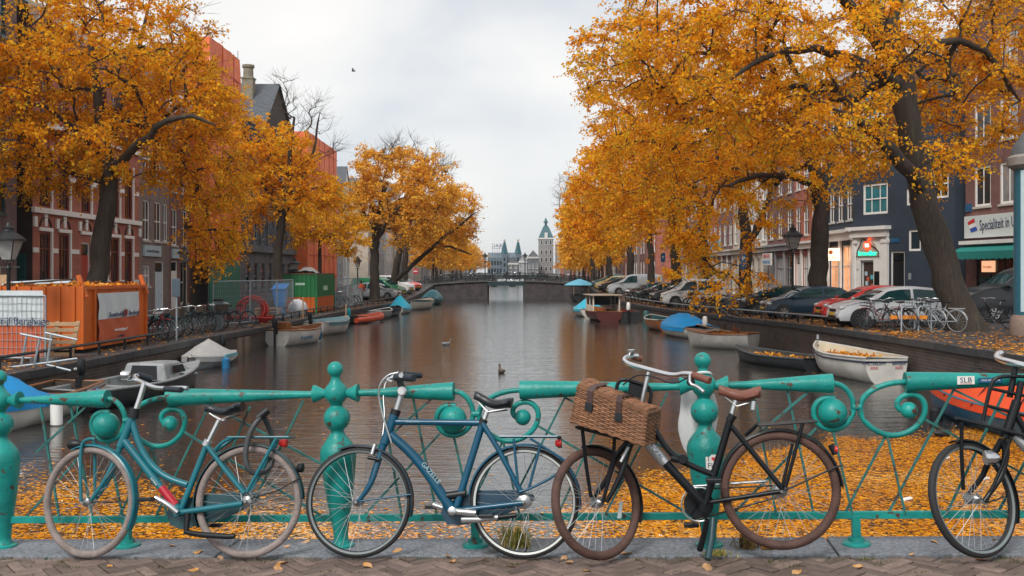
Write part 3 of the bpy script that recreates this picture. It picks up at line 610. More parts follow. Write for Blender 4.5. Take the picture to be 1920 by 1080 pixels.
    MB().box(18.75, 19.85, 60.3, 60.5, 2.55, 3.3).build('light_box', mat('lit_cream', (1, .78, .55), .5, emit=.75, var=.05), s, so_, bevel=.02)
    q = mat('orange_print', (.6, .16, .03), .5); mm = MB().lathe([(.13, 0), (.13, .012)], 14, (19.3, 60.296, 3.06), (0, -1, 0)); mm.build('emblem', q, s, so_)
    text('lettering', 'broodbar', .2, (19.3, 60.29, 2.75), (1, 0, 0), up, q, s, so_); MB().beam((19.85, 60.4, 3.1), (20, 60.4, 3.1), .05, .05).build('bracket', IRON, s, so_)
    return e
ce = corner_shop()
def brown_house():
    p0 = Vector((ce[0]+.15, ce[1]-.9)); dv = Vector((.134, -1)).normalized(); p1 = p0+dv*13
    w_ = dict(n=(2, 1), fw=.12, g=GLASS); w2 = dict(n=(2, 1), fw=.12, g=CURTAIN); ops = []
    for z in (5.2, 8.3, 11.3):
        for i in range(6): a = .75+i*2.05; ops.append((a, a+1.35, z, z+2.0, 'win', w2 if i % 3 == 1 else w_))
    ops += [(.9, 4.2, .7, 2.8, 'win', dict(f=BLACK, n=(3, 1), g=GLASS, sill=0)), (5.2, 6.3, .05, 2.8, 'door', dict(d=BLACK)), (7, 11, .7, 2.8, 'win', dict(f=BLACK, n=(3, 1), sill=0))]
    t, Ms, o = house('brown brick house with large white windows above the lettered shop fascia', [(tuple(p0), tuple(p1), ops, None)], -.1, 15.5, 9, BR_BRN)
    M, W = Ms[0]; MB(M).box(.2, 12.5, -.2, -.004, 3.65, 4.75).build('fascia', mat('pale_fascia', (.60, .66, .66), .5, var=.05), t)
    PT = lambda x_, y_, z_: M @ Vector((x_, y_, z_))+Vector(o); X3 = (M.to_3x3() @ Vector((1, 0, 0))); up = (0, 0, 1)
    text('lettering', 'Specialiteit in Uitsmijters', .74, PT(1.5, -.21, 4.22), X3+Vector((0, 0, .03)), up, INK, t, o, .006, 'LEFT', .60)
    for k, c_ in enumerate(((.55, .03, .03), (.8, .8, .8), (.02, .08, .4))):
        MB(M).add([(.5+.1*k, -.215, 3.95+.5-.16*k), (1.05+.1*k, -.215, 4.13+.5-.22*k), (1.14+.1*k, -.215, 3.95+.5-.22*k), (.6+.1*k, -.215, 3.79+.5-.18*k)], [(0, 3, 2, 1)]).build('flag_stripe', mat('flag_%d' % k, c_, .5), t)
    AW = mat('teal_awning', (.01, .22, .20), .7)
    m = MB(M); n = 26; m.add([(.4, -.2, 3.3), (12, -.2, 3.3), (12, -1.1, 2.95), (.4, -1.1, 2.95)], [(0, 1, 2, 3), (3, 2, 1, 0)])
    for i in range(n): a = .4+11.6*i/n; b = .4+11.6*(i+1)/n; m.add([(a, -1.1, 2.95), (b, -1.1, 2.95), (b, -1.12, 2.6), ((a+b)/2, -1.12, 2.54), (a, -1.12, 2.6)], [(0, 4, 3, 2, 1), (0, 1, 2, 3, 4)])
    m.build('awning', AW, t); MB(M).box(.35, 12.1, -.6, -.205, 3.32, 3.5).build('awning_box', WHITE, t)
    ls = thing('shop_light_sign', 'small glowing orange sign behind the window under the teal awning', 'sign', PT(1.9, .05, 2.0)); so_ = PT(1.9, .05, 2.0)
    q = MB(Matrix.Translation(Vector(o)) @ M).box(1.35, 2.35, .0, .08, 1.95, 2.5); q.build('light_box', mat('lit_orange', (.95, .5, .28), .5, emit=.5), ls, so_)
    text('lettering', 'broodbar', .18, PT(1.85, -.01, 2.2), X3, up, mat('orange_print', (.6, .16, .03), .5), ls, so_)
    bs = MB(M).box(.05, .55, -.05, -.003, 5.0, 5.4); bs.build('street_sign', MATS['blue_sign'], t)
brown_house()
def shop(label, d0, d1, wm, n, H, ground, sign=None, X=20.0, **k):
    W = d1-d0; ops = rows(W, n, [(4.7, 6.7), (7.9, 9.8), (10.8, 12.3)], 1.15); p = W/n
    for i in range(n): ops.append((p*i+.3, p*(i+1)-.25, .35 if i else .05, 3.3, 'win' if i else 'door', dict(n=(3, 2), split=.72, g=CURTAIN if i % 2 else GLASS, sill=0, f=ground, d=ground)))
    t, Ms, o = house(label, rx(d1, d0, ops, X), -.3, H, 9, wm, **k)
    M, W = Ms[0]; m = MB(M); m.box(-.02, W+.02, -.25, -.003, 3.75, 4.1); m.box(-.02, W+.02, -.4, -.003, 4.1, 4.25)
    for i in range(n+1): m.box(max(0, p*i-.2), min(W, p*i+.22), -.1, -.003, -.5, 3.75)
    m.build('shopfront', ground, t); return t, M, o
t, M, o = shop('red brown brick house with white shopfront right behind the street lantern', 63.1, 70.5, BR_RED, 4, 14, WHITE)
t, M, o = shop('brick house with pale grey shopfront and red and blue lettered sign', 70.5, 78, BR_BRN, 3, 13.4, PL_GRY)
sg = MB(M).box(.8, 3.4, -.62, -.5, 2.7, 3.6); sg.build('sign', PL_WHT, t)
PT = lambda x_, y_, z_: M @ Vector((x_, y_, z_))+Vector(o)
text('lettering', 'KINKHUIS', .42, PT(2.1, -.63, 3.37), (0, -1, 0), (0, 0, 1), mat('sign_red', (.5, .05, .08), .5), t, o)
text('lettering', 'HOMEWORKS', .34, PT(2.1, -.63, 2.93), (0, -1, 0), (0, 0, 1), mat('sign_blue', (.03, .25, .5), .5), t, o)
shop('tall narrow white pilastered house left of the lettered sign', 78, 83.5, PL_WHT, 3, 14.5, PL_CRM, name='plaster_house')
shop('cream shop house with dark doorway half hidden by leaves', 83.5, 90, PL_CRM, 3, 13, PL_CRM, name='plaster_house')
shop('brown brick house with teal shop sign deep among the right hand trees', 90, 97, BR_BRN, 3, 14, PL_WHT)
shop('red brick house with white glazing grid beyond the delivery van', 97, 105, BR_RED, 4, 13.5, PL_WHT)
shop('grey brick house before the far bridge on the parked car bank', 105, 112, BR_GRY, 3, 14.2, PL_CRM)
shop('purple brick end house at the far bridge on the parked car bank', 112, 118, BR_PUR, 3, 13, PL_CRM)

# distant skyline
def skyline():
    BS = mat('blue_stone_far', (.11, .15, .18), .8, var=.15, scale=.3); RT = mat('green_roof', (.01, .085, .105), .5, var=.15, scale=.4)
    D = 345
    t = thing('twin_spired_hall', 'distant grey hall with two teal spires and rooftop letters', 'building', (-2, D, .3)); o = (-2, D, .3)
    MB().box(-8.5, 3.4, D, D+14, 0, 7.2).build('wall', BS, t, o)
    MB().add([(-8.5, D, 7.2), (3.4, D, 7.2), (3.4, D+5, 9), (-8.5, D+5, 9), (3.4, D+14, 7.2), (-8.5, D+14, 7.2)], [(0, 1, 2, 3), (3, 2, 4, 5), (0, 3, 5), (1, 4, 2)]).build('roof', mat('far_slate', (.12, .16, .19), .7), t, o)
    for x in (-2.6, 2.1):
        q = MB().box(x-.9, x+.9, D-1, D+1, 0, 8.5).build('tower', BS, t, o); MB().lathe([(1.3, 8.5), (1.05, 9.3), (.4, 12.4), (.1, 12.8)], 8, (x, D, 0)).build('spire', RT, q, o); MB().ball((x, D, 13.2), .38, 8, 6).build('finial', mat('gold_finial', (.5, .4, .25), .4), q, o)
        for z in (2, 4, 6): MB().box(x-.3, x+.3, D-1.05, D-1.0, z, z+1.2).build('window', GLASS, q, o)
    for k in range(6):
        for z in (2, 4.6): MB().box(-8.2+k*1.0, -7.6+k*1.0, D-.06, D, z, z+1.4).build('window', GLASS, t, o)
    text('rooftop_letters', 'NEAC', 1.75, (-4.7, D+1, 11.3), (-1, 0, 0), (0, 0, 1), INK, t, o, .1)
    m = MB()
    for i in range(6): m.box(-6.8+i*.8, -6.72+i*.8, D+1, D+1.1, 7, 11.5)
    m.box(-6.9, -2.6, D+1, D+1.1, 10.3, 10.4); m.build('letter_frame', INK, t, o)
    D = 330; PK = mat('pale_pink_stone', (.25, .235, .235), .8, var=.12, scale=.5)
    t = thing('roof_tower', 'pale stone corner tower under a steep teal roof with lantern', 'tower', (11.4, D, .3)); o = (11.4, D, .3)
    x0, x1 = 8.9, 13.7
    MB().box(x0, x1, D, D+5, 0, 13).build('wall', PK, t, o); MB().box(x0-.3, x1+.3, D-.3, D+5.3, 13, 13.5).build('cornice', PL_WHT, t, o); MB().box(x0, x1, D, D+5, 10, 10.3)
    q = MB().add([(x0-.1, D-.1, 13.5), (x1+.1, D-.1, 13.5), (x1+.1, D+5.1, 13.5), (x0-.1, D+5.1, 13.5), (x0+1.5, D+1.7, 17.3), (x1-1.5, D+1.7, 17.3), (x1-1.5, D+3.3, 17.3), (x0+1.5, D+3.3, 17.3)], [(0, 1, 5, 4), (1, 2, 6, 5), (2, 3, 7, 6), (3, 0, 4, 7), (4, 5, 6, 7)]).build('roof', RT, t, o)
    cx = (x0+x1)/2; MB().lathe([(.7, 17.3), (.7, 17.6), (.4, 17.6), (.4, 18.6), (.9, 18.6), (.5, 19.2), (.08, 20.3)], 8, (cx, D+2.5, 0)).build('lantern', RT, q, o)
    MB().box(cx-.5, cx+.5, D-.4, D, 13.5, 15.2).build('dormer', PL_WHT, q, o)
    for z in (2.5, 5.5, 8, 11.2):
        for k in range(3): f = MB().box(x0+.5+k*1.5, x0+1.3+k*1.5, D-.08, D, z, z+1.5).build('window', PL_WHT, t, o); MB().box(x0+.62+k*1.5, x0+1.18+k*1.5, D-.1, D-.08, z+.1, z+1.4).build('pane', GLASS, f, o)
    xs = [(-16, 4.2, 6.5, BS, 'bluish grey'), (-1.2, 3.2, 4.6, STN_DK, 'low dark'), (2.2, 2.6, 5.2, PL_GRY, 'slim grey'), (4.9, 3.6, 6.6, STN_DK, 'dark bell gabled'), (14.2, 6, 11, PK, 'tall pale pink'), (-21, 4.6, 8, BR_BRN, 'brown')]
    for x, W, H, wm, nm in xs:
        Dh = 318; t, Ms, o = house('%s gabled house at the far head of the canal' % nm, [((x, Dh), (x+W, Dh), rows(W, max(2, int(W/1.2)), [(.8, 2.2), (3, 4.5)]+([(5.2, 6.4)] if H > 7 else []), .6), None)], .3, H, 9, wm, name='gabled_house', roof='gable', rh=2.2)
    m = thing('canal_bridge', 'second dark bridge far beyond the first one', 'bridge', (0, 262, WZ)); o = (0, 262, WZ)
    MB().box(-9.5, 9.5, 262, 270, .5, 1.3).build('deck', mat('teal_girder', (.02, .05, .06), .5), m, o); MB().box(-9.5, -4, 262.1, 269.9, -2, .5).build('abutment', QWALL, m, o); MB().box(4, 9.5, 262.1, 269.9, -2, .5).build('abutment', QWALL, m, o)
skyline()
# ------------------------------------------------------------------ trees
BARK = mat('elm_bark', (.040, .029, .022), .9, var=.4, scale=5, bump=1.0, bscale=9, stretch=(3, 3, .5), c2=(.075, .07, .045), thr=.56, soft=.15, s2=2)
LEAF_O = leaf_mat('orange_leaves', [(0, (.60, .22, .012)), (.15, (.88, .36, .016)), (.5, (.97, .46, .022)), (.85, (.98, .57, .04)), (1, (.66, .50, .04))], .5)
LEAF_Y = leaf_mat('yellow_leaves', [(0, (.66, .29, .015)), (.5, (.93, .48, .02)), (1, (.86, .56, .05))], .45)
LEAF_P = leaf_mat('pale_orange_leaves', [(0, (.60, .26, .02)), (.3, (.88, .43, .035)), (.7, (.96, .54, .07)), (1, (.94, .63, .11))], .42)
def PX(px, py, d): return Vector(((px-960)/F*d, d, EZ-(py-HY)/F*d))
def leaf_geo(C, size, rng, droop=.5):
    n = len(C); th = rng.uniform(0, 2*PI, n); el = rng.normal(-droop, .5, n)
    ax = np.stack([np.cos(th)*np.cos(el), np.sin(th)*np.cos(el), np.sin(el)], 1)
    r = rng.normal(size=(n, 3)); sd = np.cross(ax, r); sd /= np.linalg.norm(sd, axis=1, keepdims=True)+1e-9; nr = np.cross(ax, sd)
    s = size*rng.uniform(.5, 1.4, n)[:, None]; wd = s*.31
    V4 = np.stack([C, C+ax*s*.42+sd*wd+nr*s*.10, C+ax*s, C+ax*s*.42-sd*wd+nr*s*.10], 1).reshape(-1, 3)
    i = np.arange(n)*4; Fc = np.concatenate([np.stack([i, i+1, i+2], 1), np.stack([i, i+2, i+3], 1)])
    return V4, Fc
def tree(label, base, paths, lobes, leaves, size, lm, seed, group, cat='tree', name='elm_tree', tips=.012, spread=.42, bare=(), droop=.5):
    """paths: polylines (Vector, radius) - the first is the trunk; lobes: (centre, radii, n)"""
    rng = np.random.default_rng(seed); t = thing(name, label, cat, base, 0, group); o = Vector(base)
    tr = MB(); nodes = []; par = []
    for k, p in enumerate(paths):
        q = []
        for (a, ra), (b, rb) in zip(p, p[1:]):
            n = max(2, int((b-a).length/.45))
            for i in range(n): q.append((a.lerp(b, i/n), ra+(rb-ra)*i/n))
        q.append((p[-1][0], p[-1][1]*(.4 if k else 1))); pts = [v+Vector(rng.normal(0, .03, 3))*(1 if 0 < i < len(q)-1 else 0) for i, (v, r) in enumerate(q)]
        rs = [max(r*(1+rng.normal(0, .035)), .01) for v, r in q]
        if k == 0: rs[0] *= 1.35; rs[1] *= 1.08; pts[0] = pts[0]-Vector((0, 0, .25))
        tr.tube(pts, rs, 14 if k == 0 else 9)
        for i, v in enumerate(pts):
            if k or i >= len(pts)*.62: nodes.append(tuple(v)); par.append(-1)
    nb = len(nodes); tr.build('trunk', BARK, t, o, smooth=True)
    nodes = [np.array(v) for v in nodes]; tg = []
    for li, (c, r, n) in enumerate(list(lobes)+list(bare)):
        v = rng.normal(size=(n, 3)); v /= np.linalg.norm(v, axis=1, keepdims=True); rad = rng.uniform(.12, 1, n)**.42
        pts = np.array(c)+v*rad[:, None]*np.array(r)
        tg += [(p, li < len(lobes)) for p in pts]
    root = nodes[0]; tg.sort(key=lambda q: float(((q[0]-root)**2).sum()))
    arr = np.zeros((nb+len(tg)*14, 3)); arr[:nb] = np.array(nodes); cnt = nb; par = list(par[:nb]); par[0] = -1; ends = []
    for p, lf in tg:
        if p[2] < 2.0-1.2: p[2] = .9
        dd = ((arr[:cnt]-p)**2).sum(1); up = np.maximum(arr[:cnt, 2]-p[2], 0); j = int(np.argmin(dd+up*.8)); a = arr[j].copy(); L_ = math.sqrt(dd[j]); n = int(min(12, max(2, L_/.42)))
        ctrl = (a+p)/2+np.array([0, 0, .16*L_])+rng.normal(0, .10*L_, 3); prev = j
        for i in range(1, n+1):
            s = i/n; q = (1-s)**2*a+2*s*(1-s)*ctrl+s*s*p+(rng.normal(0, .035, 3) if i < n else 0)
            arr[cnt] = q; par.append(prev); prev = cnt; cnt += 1
        ends.append((prev, lf))
    arr = arr[:cnt]; par = np.array(par[:cnt]); wgt = np.zeros(cnt); 
    for e_, _ in ends: wgt[e_] += 1
    for i in range(cnt-1, nb-1, -1): wgt[par[i]] += wgt[i]
    rad = tips*np.maximum(wgt, .6)**.47
    # twigs off every end; the leaves hang along these
    tw = []; nl = sum(1 for q in ends if q[1]); ntw = 10 if leaves > 20000 else 7; Cs = []
    per = leaves/max(1, nl*ntw)
    for e_, lf in ends:
        p = arr[e_]; dr = p-arr[par[e_]]; dr = dr/(np.linalg.norm(dr)+1e-9); dens = rng.uniform(.55, 1.45)
        for k in range(ntw if lf else 7):
            dv = dr*.8+rng.normal(0, .62, 3)*np.array([1, 1, .6])+np.array([0, 0, -.05 if lf else .55]); dv /= np.linalg.norm(dv)
            st = p+(arr[par[e_]]-p)*(k % 3)*.45; ln = rng.uniform(.45, 1.05)*spread/.42 if lf else rng.uniform(.5, 1.2)
            mid = st+dv*ln*.5; en = st+dv*ln+np.array([0, 0, -.16*ln if lf else 0]); tw += [(st, mid), (mid, en)]
            if lf:
                kk = rng.poisson(per*dens); s = rng.uniform(.08, 1.05, kk)[:, None]; Cs.append(np.where(s < .5, st+(mid-st)*s*2, mid+(en-mid)*(s*2-1))+rng.normal(0, .055*spread/.42, (kk, 3)))
    i = np.arange(nb, cnt); A = arr[par[i]]; B = arr[i]; ra = np.minimum(rad[par[i]], rad[i]*1.6); ra[par[i] < nb] = rad[i][par[i] < nb]*1.15; rb = rad[i]
    if tw: A = np.concatenate([A, [a for a, b in tw]]); B = np.concatenate([B, [b for a, b in tw]]); ra = np.concatenate([ra, np.full(len(tw), tips*.6)]); rb = np.concatenate([rb, np.full(len(tw), tips*.25)])
    D = B-A; D /= np.linalg.norm(D, axis=1, keepdims=True)+1e-9; h = np.where(np.abs(D[:, 2:3]) < .9, [[0, 0, 1.]], [[1., 0, 0]]); u = np.cross(D, h); u /= np.linalg.norm(u, axis=1, keepdims=True)+1e-9; v = np.cross(D, u); ns = 5; vs = []
    for E, r in ((A, ra), (B, rb)):
        for k in range(ns): a = 2*PI*k/ns; vs.append(E+(u*math.cos(a)+v*math.sin(a))*r[:, None])
    Vt = np.stack(vs, 1).reshape(-1, 3)-np.array(o); b0 = np.arange(len(A))*2*ns
    Fc = np.concatenate([np.stack([b0+k, b0+(k+1) % ns, b0+ns+(k+1) % ns, b0+ns+k], 1) for k in range(ns)])
    np_mesh('branches', Vt, Fc, [BARK], t, smooth=True)
    C = np.concatenate(Cs); C = C[C[:, 2] > .1]
    V4, Fl = leaf_geo(C, size, rng, droop); ob = np_mesh('crown', V4-np.array(o), Fl, [lm], t)
    return t
def ptree(label, d, trunk, limbs, lobes, leaves, size, lm, seed, group, bare=(), **k):
    s = d/F; b = PX(trunk[0][0], trunk[0][1], d); b.z = gz(b.x, d)
    mk = lambda p: [(PX(q[0], q[1], d+(q[3] if len(q) > 3 else 0)), q[2]*s/2) for q in p]
    tr = mk(trunk); tr[0] = (b, tr[0][1])
    lb = lambda Ls: [(PX(q[0], q[1], d+q[4]), (q[2]*s, q[5], q[3]*s), q[6]) for q in Ls]
    return tree(label, b, [tr]+[mk(l) for l in limbs], lb(lobes), leaves, size, lm, seed, group, bare=lb(bare), **k)
GR, GL_ = 'elms along the parked car bank', 'elms along the container bank'
ptree('huge leaning dark trunked elm beside the white parked bicycles', 33.5,
      [(1815, 618, 62), (1790, 560, 55), (1762, 470, 53), (1735, 380, 50), (1712, 280, 45), (1697, 200, 44), (1687, 130, 42), (1668, 70, 34), (1640, 10, 26), (1600, -90, 18)],
      [[(1690, 140, 30), (1640, 70, 24, -1), (1590, 10, 20, -2), (1540, -60, 14, -3), (1500, -140, 8, -4)], [(1672, 80, 26), (1678, 30, 24, .5), (1690, -40, 18, 1), (1710, -150, 10, 2)],
       [(1698, 165, 24), (1640, 132, 22, -1), (1590, 105, 18, -1.5), (1530, 92, 15, -2), (1470, 95, 12, -2.5), (1420, 115, 9, -3), (1370, 150, 6, -3)], [(1698, 115, 18), (1740, 85, 16, .5), (1800, 75, 14, 1), (1850, 95, 12, 1.5), (1890, 150, 9, 2), (1912, 190, 6, 2)],
       [(1740, 372, 30), (1690, 305, 25, -1), (1650, 262, 20, -1.5), (1600, 220, 14, -2), (1560, 205, 9, -3)]],
      [(1490, 90, 230, 130, -1, 4.5, 100), (1790, 10, 210, 170, 3.5, 3, 80), (1560, 210, 130, 90, -2, 4, 44), (1690, 200, 90, 90, 4.5, 2, 24), (1840, 190, 125, 95, 3, 3, 46), (1150, 110, 75, 75, 1, 3, 26), (1600, -170, 330, 170, 0, 6, 60), (1320, 130, 140, 120, -1, 4, 75), (1280, -30, 180, 140, 1, 5, 55), (1640, 300, 70, 40, 2.5, 1.5, 10), (1790, 300, 60, 40, 2.5, 2, 9), (1745, 290, 40, 30, -2, 1, 3), (1930, 40, 160, 190, 1, 4, 40)], 72000, .128, LEAF_O, 11, GR, spread=.42)
ptree('straight dark elm between the blue and red hatchbacks', 46.5,
      [(1530, 596, 38), (1533, 540, 33), (1537, 460, 31), (1540, 390, 29), (1528, 320, 26), (1500, 262, 20)], [[(1538, 370, 20), (1560, 280, 17, 1), (1590, 190, 12, 2), (1610, 90, 7, 2)], [(1510, 280, 18), (1460, 240, 14, -2), (1390, 212, 10, -4), (1300, 205, 6, -5)], [(1535, 350, 14), (1480, 330, 12, -3), (1420, 330, 8, -5), (1350, 350, 5, -6)]],
      [(1330, 250, 210, 130, -3, 5, 95), (1480, 310, 170, 80, -2, 4, 60), (1200, 195, 105, 120, -2, 4, 62), (1500, 150, 220, 130, 2, 5, 62), (1290, 90, 140, 110, -1, 4, 48), (1320, 405, 100, 66, -7, 3, 28), (1290, 490, 70, 55, -8, 2, 9), (1370, 540, 70, 40, -8, 2, 7)], 60000, .13, LEAF_O, 12, GR, spread=.42)
ptree('forked dark elm carrying a blue parking sign', 57, [(1397, 582, 26), (1397, 500, 23), (1399, 450, 22), (1392, 390, 18), (1375, 310, 13), (1350, 230, 8)], [[(1400, 455, 14), (1425, 425, 12, 0), (1445, 360, 9, 1), (1455, 280, 6, 1)]],
      [(1280, 300, 140, 90, -2, 4, 70), (1390, 290, 100, 80, 1, 4, 36), (1215, 290, 100, 105, -3, 4, 60), (1300, 200, 140, 90, 0, 4, 45), (1235, 415, 80, 58, -3, 3, 24)], 31000, .155, LEAF_O, 13, GR, spread=.45)
ptree('slim dark elm behind the white delivery van', 64, [(1323, 578, 16), (1323, 480, 15), (1318, 420, 13), (1300, 340, 9)], [[(1320, 430, 9), (1340, 360, 7), (1360, 280, 4)]], [(1220, 315, 100, 95, -2, 4, 56), (1300, 280, 80, 85, 1, 4, 26), (1165, 320, 80, 100, -3, 3, 46)], 20500, .165, LEAF_O, 14, GR, spread=.5)
ptree('stout dark elm left of the white delivery van', 72, [(1268, 566, 22), (1267, 500, 19), (1264, 440, 17), (1250, 370, 12)], [[(1266, 450, 10), (1285, 380, 8), (1300, 300, 5)]], [(1175, 340, 85, 100, -2, 4, 52), (1245, 310, 70, 90, 1, 4, 20), (1130, 360, 65, 100, -3, 3, 44)], 19500, .18, LEAF_O, 15, GR, spread=.5)
ptree('dark elm behind the row of black hatchbacks', 83, [(1222, 555, 14), (1221, 480, 12), (1215, 420, 10), (1200, 360, 7)], [], [(1140, 380, 70, 100, -2, 4, 50), (1200, 350, 60, 100, 1, 4, 22), (1105, 400, 48, 80, -3, 3, 36)], 12000, .21, LEAF_O, 16, GR, spread=.5)
ptree('elm standing over the long silver van', 92, [(1183, 547, 15), (1182, 480, 13), (1175, 430, 10), (1160, 370, 7)], [], [(1110, 405, 52, 85, -2, 4, 46), (1165, 380, 50, 90, 1, 4, 18), (1083, 430, 35, 60, -2, 3, 26)], 10000, .22, LEAF_P, 17, GR, bare=[(1085, 345, 30, 40, 0, 3, 16)], spread=.5)
ptree('pale orange elm with bare top before the far bridge', 103, [(1143, 540, 11), (1142, 480, 9), (1130, 420, 7)], [], [(1092, 430, 40, 70, -1, 4, 46), (1072, 455, 24, 50, -2, 3, 24)], 8000, .24, LEAF_P, 18, GR, bare=[(1062, 360, 28, 45, 0, 3, 26)], spread=.5)
ptree('last elm at the far bridge with bare twigs leaning over the canal', 113, [(1112, 538, 10), (1110, 480, 8), (1095, 430, 6)], [], [(1076, 445, 24, 58, 0, 4, 36), (1095, 450, 28, 56, 2, 4, 20)], 7500, .24, LEAF_P, 19, GR, bare=[(1055, 385, 22, 36, 0, 3, 22)], spread=.5)
ptree('big orange elm rising behind the orange container', 36, [(184, 600, 42), (184, 530, 38), (190, 450, 35), (203, 370, 31), (203, 310, 26), (192, 250, 21), (180, 170, 15), (170, 70, 9)],
      [[(203, 320, 18), (250, 280, 15, -1), (310, 225, 11, -2), (360, 215, 8, -2), (405, 235, 5, -2)], [(196, 270, 16), (230, 180, 12, 1), (262, 90, 9, 2), (280, 0, 5, 2)], [(200, 300, 14), (150, 250, 11, -1), (90, 200, 7, -2), (30, 190, 4, -2)], [(200, 345, 9), (140, 330, 7, 0), (90, 300, 5, 1)]],
      [(190, 110, 190, 120, 0, 5, 125), (60, 190, 120, 120, -1, 4, 75), (330, 180, 110, 120, 1, 4, 80), (395, 330, 62, 90, 3, 3, 46), (395, 200, 46, 70, 4, 3, 30), (400, 450, 48, 62, 4, 2.5, 30), (250, 290, 120, 62, 1, 4, 48), (110, 280, 80, 60, 0, 4, 26), (90, 330, 90, 50, 1, 4, 22), (150, -80, 260, 120, 0, 5, 45), (345, 40, 60, 50, 0, 3, 14), (-90, 120, 130, 180, 0, 4, 40)], 84000, .125, LEAF_O, 21, GL_, bare=[(290, 20, 70, 40, 0, 3, 12)], spread=.40)
ptree('tall dark trunked elm between the dark stone building and the fenced yard', 56, [(520, 552, 19), (522, 480, 17), (527, 415, 15), (535, 360, 12), (545, 290, 8), (552, 220, 4)], [[(528, 410, 9), (560, 350, 8), (590, 280, 5), (600, 210, 3)], [(527, 405, 8), (495, 350, 6), (470, 290, 4)]],
      [(530, 345, 85, 62, 0, 3.5, 75), (480, 270, 52, 60, 0, 3, 42), (585, 360, 52, 62, 1, 3, 40), (540, 270, 50, 40, 0, 3, 15), (465, 390, 40, 40, 0, 2.5, 12)], 22000, .16, LEAF_O, 22, GL_, bare=[(535, 190, 22, 52, 0, 2, 18), (590, 230, 28, 52, 0, 2, 20), (625, 270, 16, 26, 0, 2, 7)], spread=.42)
ptree('small bright yellow tree behind the green site container', 70, [(600, 545, 8), (600, 480, 7), (602, 440, 6), (605, 400, 4)], [], [(610, 405, 65, 48, 0, 3.5, 70), (655, 445, 38, 42, 0, 3, 44), (560, 425, 42, 38, 0, 3, 26), (620, 360, 38, 28, 0, 2.5, 20)], 16000, .15, LEAF_Y, 23, GL_, name='young_tree', spread=.42)
ptree('large orange elm with bare crown top beside the grey hatchback', 82, [(703, 566, 20), (702, 500, 17), (704, 445, 15), (712, 395, 12), (725, 340, 8)], [[(705, 450, 9), (740, 400, 8), (775, 345, 5)], [(704, 440, 8), (680, 395, 6), (665, 340, 4)]],
      [(740, 340, 80, 70, 0, 4, 115), (690, 390, 44, 60, 0, 3, 46), (805, 365, 66, 80, 0, 4, 90), (750, 420, 74, 44, -1, 3, 40), (690, 320, 34, 46, 0, 3, 24)], 34000, .19, LEAF_P, 24, GL_, bare=[(765, 283, 60, 26, 0, 4, 55), (828, 330, 26, 50, 0, 3, 34), (715, 290, 30, 24, 0, 3, 16)], spread=.48)
ptree('leaning forked elm with a long limb stretched over the water', 92, [(733, 548, 15), (745, 490, 13), (757, 445, 11), (775, 400, 7)], [[(736, 530, 9), (790, 482, 8, -1), (830, 447, 7, -2), (865, 420, 5, -3), (892, 398, 3, -3)], [(810, 463, 5, -1.5), (845, 462, 4, -2), (885, 478, 3, -2)]], [(800, 415, 74, 52, 0, 4, 66), (850, 395, 44, 52, -2, 3, 44), (855, 445, 38, 24, -2, 2.5, 16)], 14000, .2, LEAF_P, 25, GL_, bare=[(880, 415, 22, 30, -2, 2.5, 24)], spread=.5)
ptree('third dark trunk elm right behind the white van', 103, [(757, 540, 13), (760, 480, 11), (768, 430, 8)], [], [(790, 420, 52, 48, 0, 4, 45), (835, 445, 40, 32, -1, 4, 28)], 7000, .24, LEAF_P, 26, GL_, spread=.5)
def far_trees():
    protos = []
    for i in range(2):
        b = Vector((0, 0, 0)); tr = [(b, .22), (Vector((.1, .1, 2.2)), .18), (Vector((.2, 0, 4.5)), .12), (Vector((.1, .2, 7)), .06)]
        protos.append(tree('x', (0, 0, 0), [tr], [((.3, 0, 6.2), (3.2, 3.2, 2.4), 60), ((1.2, .5, 4.4), (2.6, 2.8, 1.7), 34), ((-1.6, .8, 3.6), (1.6, 1.8, 1.0), 12), ((-.8, -.4, 8), (2.2, 2.2, 1.6), 26)], 6500, .27, LEAF_O if i else LEAF_P, 40+i, 'x', name='canal_tree', spread=.5))
    n = 0
    for s, nm in ((-1, 'scaffold bank'), (1, 'parked car bank')):
        for i, d in enumerate((131, 143, 156, 171, 190, 212, 238, 268)):
            p = protos[n % 2] if n < 2 else dup(protos[n % 2]); p.location = ((s*(11+(i % 3)*.35-.004*d) if s < 0 else 12.5+(i % 3)*.35+.014*(d-131)), d, .35); p.rotation_euler = (0, 0, n*1.7); k = 1+.12*math.sin(n*2.1); p.scale = (k, k, k*(1.0 if s > 0 else .85))
            tag(p, '%s orange tree past the far bridge, on the %s' % (ordn[i], nm), 'tree', 'trees beyond the far bridge'); n += 1
far_trees()
